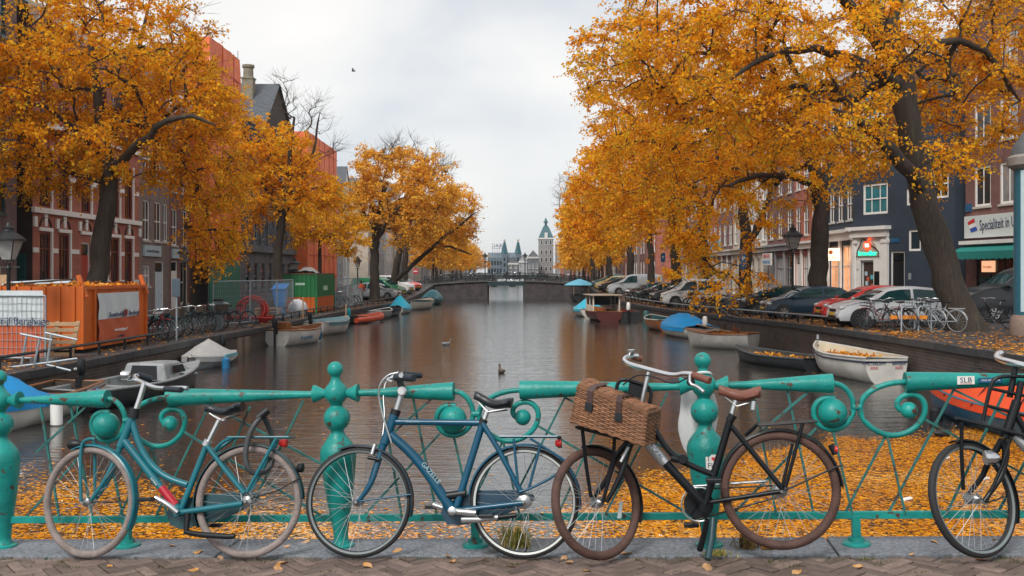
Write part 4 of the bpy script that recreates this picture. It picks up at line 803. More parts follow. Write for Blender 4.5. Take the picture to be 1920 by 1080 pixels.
# ------------------------------------------------------------------ cars
def paint(name, c): return mat('car_paint_'+name, c, .3, .0, var=.05, coat=.25, spec=.4)
HUB = mat('wheel_alloy', (.45, .46, .48), .35, .8, var=.1); LAMP = mat('headlight_glass', (.55, .58, .6), .08, .3); TAIL = mat('tail_light', (.35, .01, .01), .15)
CARGLASS = mat('car_glass', (.012, .05, .055), .03, spec=.4, var=.3, scale=1); PLATE = mat('yellow_plate', (.75, .45, .02), .4); TRIM = mat('black_trim', (.02, .02, .022), .6)
SHAPES = {  # x from rear (0) to nose (1): top outline, belt line
 'hatch': ([(0, .62), (.02, .98), (.06, 1.25), (.14, 1.42), (.30, 1.48), (.45, 1.47), (.55, 1.40), (.66, 1.20), (.76, .98), (.84, .93), (.93, .83), (.98, .70), (1, .50)], .96, .13, .58, .79),
 'van':   ([(0, .70), (.01, 1.3), (.03, 1.72), (.08, 1.80), (.30, 1.82), (.55, 1.82), (.64, 1.72), (.74, 1.38), (.82, 1.10), (.90, 1.02), (.96, .92), (.99, .75), (1, .50)], 1.08, .10, .66, .84),
 'suv':   ([(0, .75), (.015, 1.2), (.05, 1.55), (.10, 1.70), (.30, 1.75), (.48, 1.74), (.58, 1.62), (.68, 1.30), (.74, 1.12), (.86, 1.06), (.95, .96), (.985, .8), (1, .55)], 1.10, .12, .60, .76)}
def car(label, loc, rz, col, shape='hatch', L_=4.0, Wd=1.72, Hs=1.0, cat='car', hub=HUB, zpitch=0, group=None, roofcol=None, trunkdark=False):
    top, belt0, xr, xw0, xw1 = SHAPES[shape]; t = thing('parked_van' if shape == 'van' else 'parked_car', label, cat, loc, rz, group or 'vehicles parked on the quays')
    def topz(x):
        for (a, za), (b, zb) in zip(top, top[1:]):
            if x <= b: k = (x-a)/(b-a); return (za+(zb-za)*k)*Hs
        return top[-1][1]*Hs
    def hw(x): return Wd/2*(1-.22*abs(2*x-1)**5)
    def belt(x): return min(belt0*Hs-.06*(x-.3), topz(x)-.05)
    def prof(x, n=13):      # half section, from sill to roof centre
        zb = .24+(.1 if x < .02 or x > .98 else 0); bt = belt(x); tz = topz(x); w_ = hw(x); pts = []
        zb = min(zb, bt-.1)
        for i in range(6): k = i/5; z = zb+(bt-zb)*k; pts.append((w_*(.93+.07*math.sin(PI*min(1, k*1.15)**.8)) - (.02 if k > .95 else 0), z))
        h = tz-bt; wt = w_-.02-h*.30
        for k in (.33, .66, .9): pts.append((w_*.985-.02-h*.30*k**1.2, bt+h*k*.96))
        pts += [(wt*.86, tz-.012), (wt*.5, tz), (0, tz+.006)]
        return pts
    xs = [0, .012, .03, .06, .1, .14, .2, .3, .4, .48, .55, .6, .66, .71, .76, .8, .84, .89, .93, .96, .98, .992, 1]
    rowsv = []
    for x in xs:
        p = prof(x); X = (x-.5)*L_; rowsv.append([(X, y, z) for y, z in p]+[(X, -y, z) for y, z in p[-2::-1]])
    m = MB(); m.grid(rowsv); n = len(rowsv[0]); m.add(rowsv[0], [tuple(range(n))]); m.add(rowsv[-1], [tuple(range(n-1, -1, -1))]); m.build('body', col, t, smooth=True)
    def spt(x, k, s, off=.006):    # point on the greenhouse side, k = 0 belt .. 1 roof
        bt = belt(x); h = topz(x)-bt; y = hw(x)*.985-.02-h*.30*k**1.2+off; return ((x-.5)*L_, s*y, bt+h*k*.96)
    def glass(nm, x0, x1, slant0, slant1):
        for s in (1, -1):
            rws = []
            for k in (.10, .3, .5, .7, .84):
                a = x0+slant0*k; b = x1-slant1*k; rws.append([spt(a+(b-a)*i/6, k, s) for i in range(7)])
            m = MB(); m.grid(rws if s < 0 else [r[::-1] for r in rws]); m.build('side_window', CARGLASS, t, smooth=True)
    mid = (xr+xw0)/2 if shape != 'van' else .47
    if not trunkdark: glass('r', xr*.75, mid-.012, .05, .0)
    glass('f', mid+.012, xw1-.05, .0, (xw1-xw0)*.92)
    def topglass(nm, x0, x1, inset):
        rws = []
        for i in range(6):
            x = x0+(x1-x0)*i/5; bt = belt(x); tz = topz(x); w_ = (hw(x)-.02-(tz-bt)*.30)*inset; rws.append([((x-.5)*L_, w_*q, tz+.012-.02*q*q) for q in (-1, -.5, 0, .5, 1)])
        MB().grid(rws).build(nm, CARGLASS, t, smooth=True)
    topglass('windscreen', xw0+.015, xw1-.025, .86); topglass('rear_window', .03, xr-.01, .8) if shape != 'van' or not trunkdark else None
    r = .31 if shape == 'hatch' else .345
    for x in (.185, .81):
        for s in (1, -1):
            X = (x-.5)*L_; y = s*(hw(x)+.004); ax = (0, s, 0)
            m = MB().lathe([(r+.065, -.12), (r+.065, .0), (r+.03, .002)], 20, (X, y, r+.01), ax); m.build('wheel_arch', TRIM, t, smooth=True)
            w_ = MB().lathe([(r*.62, -.1), (r*.97, -.1), (r, -.07), (r, -.01), (r*.95, .025), (r*.66, .03)], 22, (X, y, r), ax).build('wheel', RUBBER, t, smooth=True)
            rm = MB().lathe([(r*.66, .02), (r*.62, .034), (r*.55, .02), (.04, .03), (.03, .038)], 20, (X, y, r), ax)
            for k in range(7): a = 2*PI*k/7; rm.beam((X+.06*math.cos(a), y+s*.035, r+.06*math.sin(a)), (X+r*.58*math.cos(a), y+s*.032, r+r*.58*math.sin(a)), .05, .02, ax)
            rm.build('rim', hub, w_)
            dk = MB()
            for k in range(7): a = 2*PI*(k+.5)/7; dk.obox((X+r*.40*math.cos(a), y+s*.0275, r+r*.40*math.sin(a)), Vector((math.cos(a), 0, math.sin(a)))*r*.13, Vector((-math.sin(a), 0, math.cos(a)))*r*.09, (0, .003, 0))
            dk.build('rim_gap', TRIM, w_)
    for s in (1, -1):
        x = .945; X = (x-.5)*L_; z = min(topz(.93)-.13, .74 if shape == 'hatch' else .85)
        m = MB().ball((X+.03, s*hw(x)*.80, z), .17, 12, 8, (1.05, .62, .52)); m.build('headlight', LAMP, t, smooth=True)
        MB().box((.008-.5)*L_-.03, (.03-.5)*L_, s*hw(.02)*.86-.09, s*hw(.02)*.86+.09, .72*Hs, 1.0*Hs).build('tail_light', TAIL, t, bevel=.02)
        xm = xw1-.06; p = spt(xm, .12, s); m = MB().ball((p[0], p[1]+s*.13, p[2]+.05), .1, 10, 6, (.6, 1, .72)); m.beam((p[0], p[1]-s*.02, p[2]), (p[0], p[1]+s*.1, p[2]+.02), .04, .03); m.build('mirror', col, t, smooth=True)
        for xd in (mid-.03, .30 if shape != 'van' else .3): MB().box((xd-.5)*L_-.09, (xd-.5)*L_+.07, s*hw(xd)-.01 if s > 0 else -hw(xd)-.025, s*hw(xd)+.025 if s > 0 else -hw(xd)+.01, belt(xd)-.12, belt(xd)-.085).build('door_handle', TRIM, t)
        dm = MB()
        for xd in (xr+.1, mid, xw1-.1): X = (xd-.5)*L_; pr = prof(xd); dm.tube([(X, s*(y+.001), z) for y, z in pr[1:6]], .006, 4)
        dm.build('door_seam', TRIM, t); m = MB().beam(((.25-.5)*L_, s*hw(.5)*.955, .27), ((.74-.5)*L_, s*hw(.5)*.955, .27), .05, .09); m.build('sill_trim', TRIM, t)
    X = L_/2; w_ = hw(.99)
    m = MB().box(X-.06, X+.015, -w_*.62, w_*.62, .27, .42); m.box(X-.05, X+.012, -w_*.45, w_*.45, .56, .66); m.build('grille', TRIM, t, bevel=.01)
    MB().box(X+.013, X+.03, -.26, .26, .43, .54).build('number_plate', PLATE, t)
    if shape == 'suv':
        for s in (1, -1): MB().tube([((.15-.5)*L_, s*.58, 1.74), ((.2-.5)*L_, s*.58, 1.80), ((.5-.5)*L_, s*.58, 1.80), ((.55-.5)*L_, s*.58, 1.72)], .02, 6).build('roof_rail', STEEL, t)
    return t
def cz(x, y): return gz(x, y)
def rcar(label, front_px, d, L_, col, shape='hatch', ang=0, **k):
    x = (front_px-960)/F*d+L_/2; car(label, (x, d, cz(x, d)), PI+ang, col, shape, L_, **k)
SIL = paint('silver', (.60, .63, .66)); DK = paint('black', (.012, .014, .018)); NV = paint('navy', (.010, .035, .065)); RD = paint('red', (.68, .016, .012))
rcar('silver hatchback with black wheel rims parked behind the white bicycles', 1560, 36.3, 4.05, SIL, hub=TRIM, Hs=1.0)
rcar('red hatchback between the silver car and the straight elm', 1534, 39.8, 3.9, RD, Hs=1.02)
rcar('dark blue hatchback with round silver hubcaps left of the straight elm', 1430, 45.6, 3.95, NV)
rcar('near black small car with wide windscreen beside the dark blue hatchback', 1384, 51, 3.9, DK, Hs=1.03)
rcar('white delivery van with glazed sides behind the dense parked bicycles', 1240, 64, 4.15, paint('white', (.66, .69, .70)), 'van', cat='van')
rcar('black hatchback nearest to the white delivery van', 1219, 70, 3.9, DK)
rcar('black hatchback in the middle of three black cars', 1193, 75.5, 3.9, paint('charcoal', (.02, .024, .028)))
rcar('dark hatchback with a dull red bonnet edge next to the long silver van', 1174, 81, 3.9, paint('maroon', (.05, .02, .02)))
rcar('long silver van parked beneath the elms before the far bridge', 1139, 90, 5.0, paint('pale_silver', (.45, .50, .54)), 'van', Wd=1.9, Hs=1.06, cat='van', trunkdark=True)
rcar('black car just beyond the long silver van', 1122, 97, 4, DK)
rcar('small sand yellow car two places beyond the silver van', 1115, 102, 3.8, paint('sand', (.45, .33, .14)))
rcar('teal car furthest along the parked row at the far bridge', 1110, 107, 3.9, paint('teal', (.03, .16, .17)))
car('black tall estate with chrome window line behind the leaning elm', (20.6, 40.5, -.15), PI+.05, DK, 'suv', 4.9, 1.9, 1.26, cat='car')
car('grey saloon hatchback nearest on the container bank by the birch pale post', (-11.6, 85.5, -.5), -.25, paint('grey', (.22, .24, .26)), 'hatch', 4.1)
car('green van with a pale roof behind the grey hatchback', (-12.2, 91, -.42), -.3, paint('green', (.02, .19, .09)), 'van', 5.0, 1.9, 1.0, cat='van', trunkdark=True)
car('white van facing the canal between the green van and red car', (-11.9, 98, -.25), -.45, paint('white', (.66, .69, .70)), 'van', 4.7, 1.85, cat='van')
car('red car last in the row before the far bridge', (-11.5, 104.5, -.1), -.5, RD, 'hatch', 4.0)

# ------------------------------------------------------------------ boats
def hull_fn(L_, B, H, stern=.8, sheer=.25, rake=.25, full=2.2):
    def f(t, q, inset=0):      # t: 0 stern .. 1 bow; q: 0 keel .. 1 gunwale
        b = B/2*min(1, stern+(1-stern)*math.sin(min(1, t/.45)*PI/2))*(1-max(0, (t-.45)/.55)**full)
        b = max(b-inset, .004); z0 = -.14+.12*max(0, t-.6)**2*4; z1 = H+sheer*max(0, t-.35)**2*1.6+.05*(1-t)**2
        z = z0+(z1-z0)*q+inset*(1-q)*1.2; y = b*(1-(1-q)**2.6)**.5 if q < 1 else b
        x = (t-.5)*L_+rake*q*max(0, t-.7)/.3
        return x, y, z
    return f
def boat(label, a, b, B, H, hm, im=None, gm=None, deck=0., leaves=0, thw=2, stern=.8, name='rowing_boat', cat='boat', z=WZ, sheer=.25, full=2.2, stripe=None, floor=None):
    """a = stern (x, y), b = bow (x, y) on the water"""
    a, b = Vector((*a, 0)), Vector((*b, 0)); L_ = (b-a).length; c = (a+b)/2; rz = math.atan2((b-a).y, (b-a).x)
    t = thing(name, label, cat, (c.x, c.y, z), rz, 'boats moored along the quays'); f = hull_fn(L_, B, H, stern, sheer, full=full); nt_, nq = 16, 7
    m = MB(); rw = []
    for i in range(nt_+1):
        T = i/nt_; r = [f(T, k/nq) for k in range(nq+1)]; rw.append([(x, y, zz) for x, y, zz in r[::-1]]+[(x, -y, zz) for x, y, zz in r[1:]])
    m.grid(rw); n = len(rw[0]); m.add(rw[0], [tuple(range(n))]); m.build('hull', hm, t, smooth=True)
    im = im or hm; m = MB(); ri = []
    fl = (floor/.8) if floor else max(.10, H*.3)
    for i in range(nt_+1):
        T = .01+.97*i/nt_; r = [f(T, q, .04) for q in (1, .85, .65, .45)]; ri.append([(x, y, max(zz, fl*.8)) for x, y, zz in r]+[(r[-1][0], 0, fl*.8)]+[(x, -y, max(zz, fl*.8)) for x, y, zz in r[::-1]])
    m.grid(ri); n = len(ri[0]); m.add(ri[0], [tuple(range(n-1, -1, -1))]); m.build('inside', im, t, smooth=True)
    g = [f(i/24, 1) for i in range(25)]; pts = [(x, y, zz) for x, y, zz in g]+[(x, -y, zz) for x, y, zz in g[::-1]]
    MB().tube(pts, .035, 6, closed=True).build('gunwale', gm or hm, t, smooth=True)
    if stripe: g2 = [f(i/24, .86) for i in range(25)]; MB().tube([(x, y+.012, zz) for x, y, zz in g2]+[(x, -y-.012, zz) for x, y, zz in g2[::-1]], .028, 5, closed=True).build('rubbing_strake', stripe, t, smooth=True)
    for k in range(thw):
        T = .25+.4*k/max(1, thw-1) if thw > 1 else .4; x, y, zz = f(T, .8, .03); MB().box(x-.13, x+.13, -y, y, zz-.03, zz+.005).build('thwart', gm or im, t)
    if deck:
        dm = MB(); q = [f(1-deck*i/8, 1) for i in range(9)]; dm.grid([[(x, y, zz+.01) for x, y, zz in q], [(x, 0, zz+.05) for x, y, zz in q], [(x, -y, zz+.01) for x, y, zz in q]]); dm.build('foredeck', gm or im, t, smooth=True)
    if leaves:
        rng = np.random.default_rng(int(L_*1000)); n = leaves; T = rng.uniform(.08, .8, n); C = []
        for k in range(n): x, y, zz = f(T[k], .55, .05); C.append((x, rng.uniform(-.92, .92)*y, max(fl*.8, .0)+.02+abs(rng.normal(0, .03))))
        V4, Fl = leaf_geo(np.array(C), .12, rng, 0); o = np_mesh('leaves', V4, Fl, [WETLEAF], t); o['kind'] = 'stuff'
    t['L'] = L_; return t, f
WETLEAF = leaf_mat('fallen_leaves', [(0, (.24, .08, .014)), (.3, (.52, .18, .016)), (.7, (.70, .29, .025)), (1, (.74, .42, .08))], .15, .12)
def outboard(t, f, cm=None, y=0, s=1.0, word=None):
    x, _, zz = f(0, 1); m = MB(); cmx = cm or BLACK
    c = MB(); rws = []
    for zq, l, w_ in ((.02, .2, .14), (.05, .25, .17), (.22, .26, .17), (.33, .22, .14), (.37, .12, .08)):
        rws.append([(x-.15+l*s*.5*(.15+math.cos(k*PI/6)), y+w_*s*.55*math.sin(k*PI/6), zz+.12+zq*s) for k in range(12)])
    c.grid(rws, closed=True); c.add(rws[-1], [tuple(range(12))]); c.add(rws[0], [tuple(range(11, -1, -1))])
    o = m.tube([(x-.12, y, zz+.2), (x-.14, y, zz-.15), (x-.15, y, -.3)], [.07, .055, .04], 8); m.box(x-.1, x+.07, y-.07, y+.07, zz-.15, zz+.1); m.tube([(x, y, zz+.2), (x+.35, y+.05, zz+.28)], .018, 6)
    ob = m.build('outboard_motor', BLACK, t, smooth=True); c.build('cowl', cmx, ob, smooth=True)
    if word: text('lettering', word, .085, (x-.14, y-.105*s, zz+.27), (1, 0, 0), (0, 0, 1), WHITE, ob)
    return ob
def cover(t, f, m_, t0, t1, ridge, peak=None, name='boat_cover', drop=.06, wrinkle=.032):
    rws = []; n = 15
    for i in range(n):
        T = t0+(t1-t0)*i/(n-1); x, y, zz = f(T, 1); u = i/(n-1)
        h = ridge*math.sin(PI*min(max(u, .03), .97))**.7 if peak is None else ridge*max(0.04, 1-abs(u-peak)/(peak if u < peak else 1-peak))
        r = []
        for k in range(-6, 7):
            q = k/6; sg = 1 if q >= 0 else -1; aq = abs(q)
            if aq < .84: e_ = aq/.84; yy = sg*e_*(y+.03); z2 = zz+.03+h*(1-e_**(1.3 if peak is not None else 1.8))+wrinkle*math.sin(i*2.3+k*1.9)*(1-e_)
            else: yy = sg*(y+.045); z2 = zz+.02-drop*3*(aq-.84)/.16
            r.append((x, yy, z2))
        rws.append(r)
    return MB().grid(rws).build(name, m_, t, smooth=True)
def fender(t, p, m_, l=.45, r=.08): MB().tube([(p[0], p[1], p[2]+l/2), (p[0], p[1], p[2]+l*.38), (p[0], p[1], p[2]-l*.38), (p[0], p[1], p[2]-l/2)], [r*.4, r, r, r*.4], 10).build('fender', m_, t, smooth=True)
BW = mat('boat_white', (.52, .51, .48), .45, var=.2, scale=2, c2=(.28, .24, .18), thr=.6, soft=.15, s2=3); BLUET = mat('blue_tarp', (.002, .22, .52), .5, spec=.25, var=.12, scale=3, bump=.3, bscale=5); TEALT = mat('teal_tarp', (.01, .30, .36), .5, var=.12, scale=3)
CANV = mat('grey_canvas', (.36, .36, .36), .8, var=.14, scale=3, bump=.4, bscale=6); BDK = mat('boat_dark', (.022, .026, .03), .5, var=.3, scale=3); VARN = mat('varnished_wood', (.26, .10, .035), .35, var=.3, scale=5, stretch=(.3, 3, 3))
BGRY = mat('boat_grey', (.25, .27, .28), .55, var=.25, scale=3, c2=(.12, .11, .09), thr=.58, soft=.1, s2=4); BTEAL = mat('boat_teal', (.02, .10, .11), .45, var=.25); FBLUE = mat('fender_blue', (.01, .13, .28), .4); ORNG = mat('orange_rubber', (.55, .07, .02), .5, var=.15)
# left bank
t, f = boat('white boat under a bright blue tarp at the near left quay', (-10.25, 23.6), (-10.2, 18.2), 1.5, .5, BW, DARKWOOD, VARN, stripe=mat('maroon_strake', (.09, .02, .03), .5)); cover(t, f, BLUET, .5, .985, .48, .25); fender(t, f(.25, .9)[:1]+(.98, .3), FBLUE); fender(t, (f(.62, .9)[0], .95, .25), WHITE, .6, .12); MB().tube([(f(.4, 1)[0], .92, .5), (f(.45, 1)[0], .96, .05), (f(.55, 1)[0], .9, .5)], .012, 5).build('rope', TEAL, t)
outboard(t, f, BLACK, 0, 1.1, 'MERCURY')
t, f = boat('derelict dark hulled motorboat with a grey open cabin and leaves', (-9.9, 22.3), (-8.75, 27.4), 1.75, .42, BDK, BGRY, BGRY, deck=.3, leaves=260, thw=1, name='cabin_boat', sheer=.35)
def cabin(t, f, x0, x1, w0, w1, h, m_, door=True):
    z = f(.5, 1)[2]-.04; c = MB().add([(x0, -w0, z), (x1, -w1, z), (x1, w1, z), (x0, w0, z), (x0+.08, -w0*.8, z+h), (x1-.75, -w1*.62, z+h*.96), (x1-.75, w1*.62, z+h*.96), (x0+.08, w0*.8, z+h)], [(4, 5, 6, 7), (0, 1, 5, 4), (1, 2, 6, 5), (2, 3, 7, 6), (3, 0, 4, 7)]); ob = c.build('cabin', m_, t, bevel=.05)
    if door: MB().add([(x0-.01, -w0*.6, z+.02), (x0-.01, w0*.6, z+.02), (x0+.06, w0*.52, z+h*.86), (x0+.06, -w0*.52, z+h*.86)], [(0, 1, 2, 3), (3, 2, 1, 0)]).build('hatch', BLACK, ob)
    for s in (1, -1): MB().add([(x0+.35, s*(w0*.93+.012), z+h*.35), (x0+1.0, s*(w0*.88+.012), z+h*.35), (x0+.95, s*(w0*.80+.012), z+h*.8), (x0+.4, s*(w0*.84+.012), z+h*.8)], [(0, 1, 2, 3), (3, 2, 1, 0)]).build('cabin_window', GLASS, ob)
    return ob
cabin(t, f, .2, 2.1, .66, .46, .42, BGRY)
t, f = boat('low boat under a grey canvas tent with pale blue trim', (-10.35, 35.2), (-10.15, 31.6), 1.5, .30, BGRY, BDK, BW); cover(t, f, CANV, .02, .97, .52, .42); outboard(t, f, BLACK, .1, 1.2)
for s in (1, -1): MB().beam((f(.3, 1)[0], s*.87, .34), (f(.72, 1)[0], s*.80, .38), .03, .09).build('side_trim', mat('pale_blue_trim', (.10, .38, .46), .5), t)
fender(t, (f(.75, 1)[0], .86, .1), FBLUE, .5, .13)
t, f = boat('white tender with varnished rim and blue bow fender beyond the mooring posts', (-10.0, 42.3), (-8.85, 45.4), 1.6, .62, BW, VARN, VARN, name='tender'); fender(t, f(.99, .8)[:1]+(.0, .35), FBLUE, .6, .09); MB().box(-1.3, -1.0, -.3, .3, .5, 1.0).build('seat_back', VARN, t, bevel=.02); MB().beam((-1.3, .3, .95), (.2, -.2, .62), .05, .05).build('oar', PALEWOOD, t); outboard(t, f, BLACK, 0, 1.1)
text('lettering', 'Aquarius', .26, (-.55, -.80, .33), (1, 0, .02), (0, 0, 1), FBLUE, t)
t, f = boat('white rowing boat with teal cover and two upright poles', (-9.95, 49.3), (-8.9, 53.2), 1.75, .62, BW, BDK, BW, name='rowing_boat', thw=1); cover(t, f, mat('grey_teal_cover', (.06, .17, .21), .5), .1, .9, .10)
for p in ((-1.7, .6), (1.0, -.5)): MB().tube([(p[0], p[1], .1), (p[0], p[1], 1.9 if p[0] < 0 else 1.5)], .035, 6).build('pole', PALEWOOD, t)
outboard(t, f, BLACK, 0, 1.1)
def dinghy(label, a, b):
    a, b = Vector((*a, 0)), Vector((*b, 0)); L_ = (b-a).length; c = (a+b)/2; t = thing('inflatable_dinghy', label, 'dinghy', (c.x, c.y, WZ), math.atan2((b-a).y, (b-a).x), 'boats moored along the quays')
    pts = [(-L_/2, .6, .22), (0, .62, .24), (L_*.3, .5, .28), (L_*.47, .2, .36), (L_*.5, 0, .38), (L_*.47, -.2, .36), (L_*.3, -.5, .28), (0, -.62, .24), (-L_/2, -.6, .22)]
    MB().tube(pts, [.16]+[.2]*7+[.16], 10).build('tube', ORNG, t, smooth=True); MB().box(-L_*.42, L_*.4, -.5, .5, .05, .14).build('floor', BDK, t); MB().box(-L_*.42, -L_*.38, -.5, .5, .1, .5).build('transom', BDK, t); MB().box(-.15, .15, -.55, .55, .36, .4).build('thwart', BDK, t); fn = lambda T, q: (-L_*.44, 0, .3); outboard(t, fn, TEALT, 0, 1.5)
dinghy('faded red inflatable dinghy with teal hooded motor', (-10.0, 60.5), (-8.6, 64.6))
boat('small grey rowing boat between the red dinghy and a teal tent', (-9.3, 67), (-8.7, 70), 1.4, .5, BGRY, BDK, BW)
boat('dark blue flat boat moored beside the teal tented boat', (-9.2, 71), (-8.6, 74.5), 1.6, .5, NV, BDK, BDK)
t, f = boat('boat under a pointed bright teal tent cover', (-8.9, 75.5), (-8.4, 79.5), 1.6, .4, BW, BDK); cover(t, f, mat('bright_teal_tarp', (.005, .38, .55), .5), .02, .98, 1.0, .4)
t, f = boat('long white boat with a round dark fender at its bow', (-7.7, 88), (-8.85, 82), 1.9, .65, BW, BTEAL, BTEAL); fender(t, (f(.95, .8)[0], .2, .5), BLACK, .5, .25)
boat('small white boat closest behind the long white one', (-8.6, 91), (-7.9, 95.5), 1.8, .55, BW, CREAM, BW)
t, f = boat('last boat with dark teal humped cover under the bridge abutment', (-8.3, 98), (-7.6, 102.5), 2.0, .5, BTEAL, BDK); cover(t, f, mat('deep_teal_tarp', (.01, .13, .18), .5), .03, .97, .9)
# right bank
t, f = boat('blue boat under a red orange cover at the near right quay', (10.3, 16.3), (9.62, 22.7), 1.95, .55, mat('boat_blue', (.01, .10, .20), .4, c2=(.25, .26, .26), thr=.66, soft=.05, s2=14), BDK, mat('boat_blue_rim', (.02, .16, .26), .45), stripe=WHITE); cover(t, f, mat('red_orange_cover', (.62, .06, .012), .45, var=.15, scale=2, bump=.3, bscale=5), .06, .86, .42)
for T in (.3, .5, .7): x, y, z = f(T, 1); MB().tube([(x, y+.06, z-.05), (x+.1, y*.6, z+.38), (x+.12, 0, z+.5), (x+.1, -y*.6, z+.38), (x, -y-.06, z-.05)], .014, 5).build('rope', BLACK, t)
fender(t, (f(.72, .8)[0], .95, .05), BLACK, .5, .13)
t, f = boat('white leaf strewn boat with lettering and red crosses on its transom', (10.5, 27.9), (9.95, 32.2), 1.72, .68, BW, mat('boat_cream_inside', (.55, .48, .36), .6, var=.12, scale=3), BW, leaves=900, thw=2, stern=.72, floor=.55, stripe=mat('navy_strake', (.02, .03, .06), .5), sheer=.3)
SX = f(0, 1)[0]-.012
for y_, w_ in ((.38, 'AMSTERDAM'), (-.36, 'BANJER')):
    text('lettering', w_, .12, (SX, y_, .56), (0, -1, 0), (0, 0, 1), INK, t); text('red_crosses', 'XXX', .11, (SX, y_, .44), (0, -1, 0), (0, 0, 1), mat('sign_red', (.5, .05, .08), .5), t)
MB().tube([(f(1, 1)[0]-.1, 0, .95), (f(1, 1)[0]-.1, 0, 1.1)], .04, 8).build('mooring_bitt', STEEL, t)
for k in range(5): MB().box(-1.9, .6, -.5+k*.2, -.5+k*.2+.19, .56, .58).build('floorboard', MATS['boat_cream_inside'], t)
boat('flat black rowing boat half full of leaves and water', (9.75, 31.6), (8.15, 35.6), 1.6, .34, BDK, mat('bilge', (.05, .045, .04), .5, var=.3), mat('boat_dark_rim', (.05, .065, .075), .5), leaves=420, thw=1, floor=.24)
t, f = boat('white boat with broad varnished deck full of leaves', (9.85, 40.6), (7.6, 42.2), 1.9, .58, BW, VARN, VARN, deck=.35, leaves=520, thw=2, stern=.7, floor=.5); MB().beam((-.4, -.6, .6), (1.0, .3, .95), .04, .04).build('oar', PALEWOOD, t); m = MB(); m.tube([(-.8, .1, .62), (-.6, .3, .98)], .03, 6); m.tube([(-.9, .35, .8), (-.7, .2, .72), (-.5, .05, .84)], .03, 6); m.tube([(-.55, .4, .75), (-.7, .2, .70), (-.8, .0, .8)], .025, 6); m.build('folded_anchor', mat('rust', (.2, .06, .02), .8), t)
t, f = boat('small boat under a domed blue tarp with white outboard', (9.0, 46.7), (8.0, 51.6), 1.95, .45, BW, BDK, mat('boat_blue_rim', (.02, .16, .26), .45)); cover(t, f, BLUET, .08, .93, .62); outboard(t, f, WHITE, 0, 1.25)
boat('little open wooden boat with white rim next to the blue domed one', (8.45, 53.2), (8.0, 57.2), 1.7, .55, VARN, BTEAL, BW, thw=3)
t, f = boat('brown cabin cruiser with cream roof rafted outside another boat', (6.2, 63.3), (5.7, 69.6), 2.1, .6, mat('maroon_hull', (.085, .02, .02), .4), VARN, VARN, name='cabin_cruiser', thw=0)
for s in (1, -1):
    for x in (-2.0, -.6, .9): MB().box(x-.05, x+.05, s*.85-.04, s*.85+.04, .55, 1.62).build('cabin_post', CREAM, t)
    MB().box(-1.9, .8, s*.84-.01, s*.84+.01, 1.02, 1.58).build('side_window', GLASS, t)
    MB().box(-2.0, .9, s*.85-.03, s*.85+.03, .5, 1.0).build('cabin_side', CREAM, t)
MB().box(-2.3, 1.2, -1.05, 1.05, 1.62, 1.70).build('cabin_roof', mat('buff_roof', (.32, .27, .21), .6), t, bevel=.04); MB().box(.88, .92, -.8, .8, .95, 1.6).build('windscreen', GLASS, t)
t, f = boat('boat with a bright blue folded canopy behind the cabin cruiser', (5.7, 70.4), (5.3, 75), 2.0, .5, BW, BDK); cover(t, f, mat('bright_teal_tarp', (.005, .38, .55), .5), .05, .9, .85, .35)
t, f = boat('dark open boat with red interior inside the cabin cruiser', (7.4, 63.5), (7.0, 69), 1.9, .55, BDK, mat('faded_red', (.25, .04, .03), .6), BDK); outboard(t, f, WHITE, 0, 1.4)
t, f = boat('small boat with a pale blue parasol roof near the far bridge', (7.7, 109), (7.4, 113.5), 2.1, .6, BDK, BDK)
MB().lathe([(1.75, 1.75), (1.2, 2.05), (.1, 2.45)], 8, (0, 0, 0)).build('parasol_roof', mat('sky_blue_cloth', (.12, .40, .55), .6), t)
for x in (-1.2, 1.2):
    for y in (-.8, .8): MB().tube([(x, y, .4), (x, y, 1.9)], .03, 5).build('pole', PALEWOOD, t)
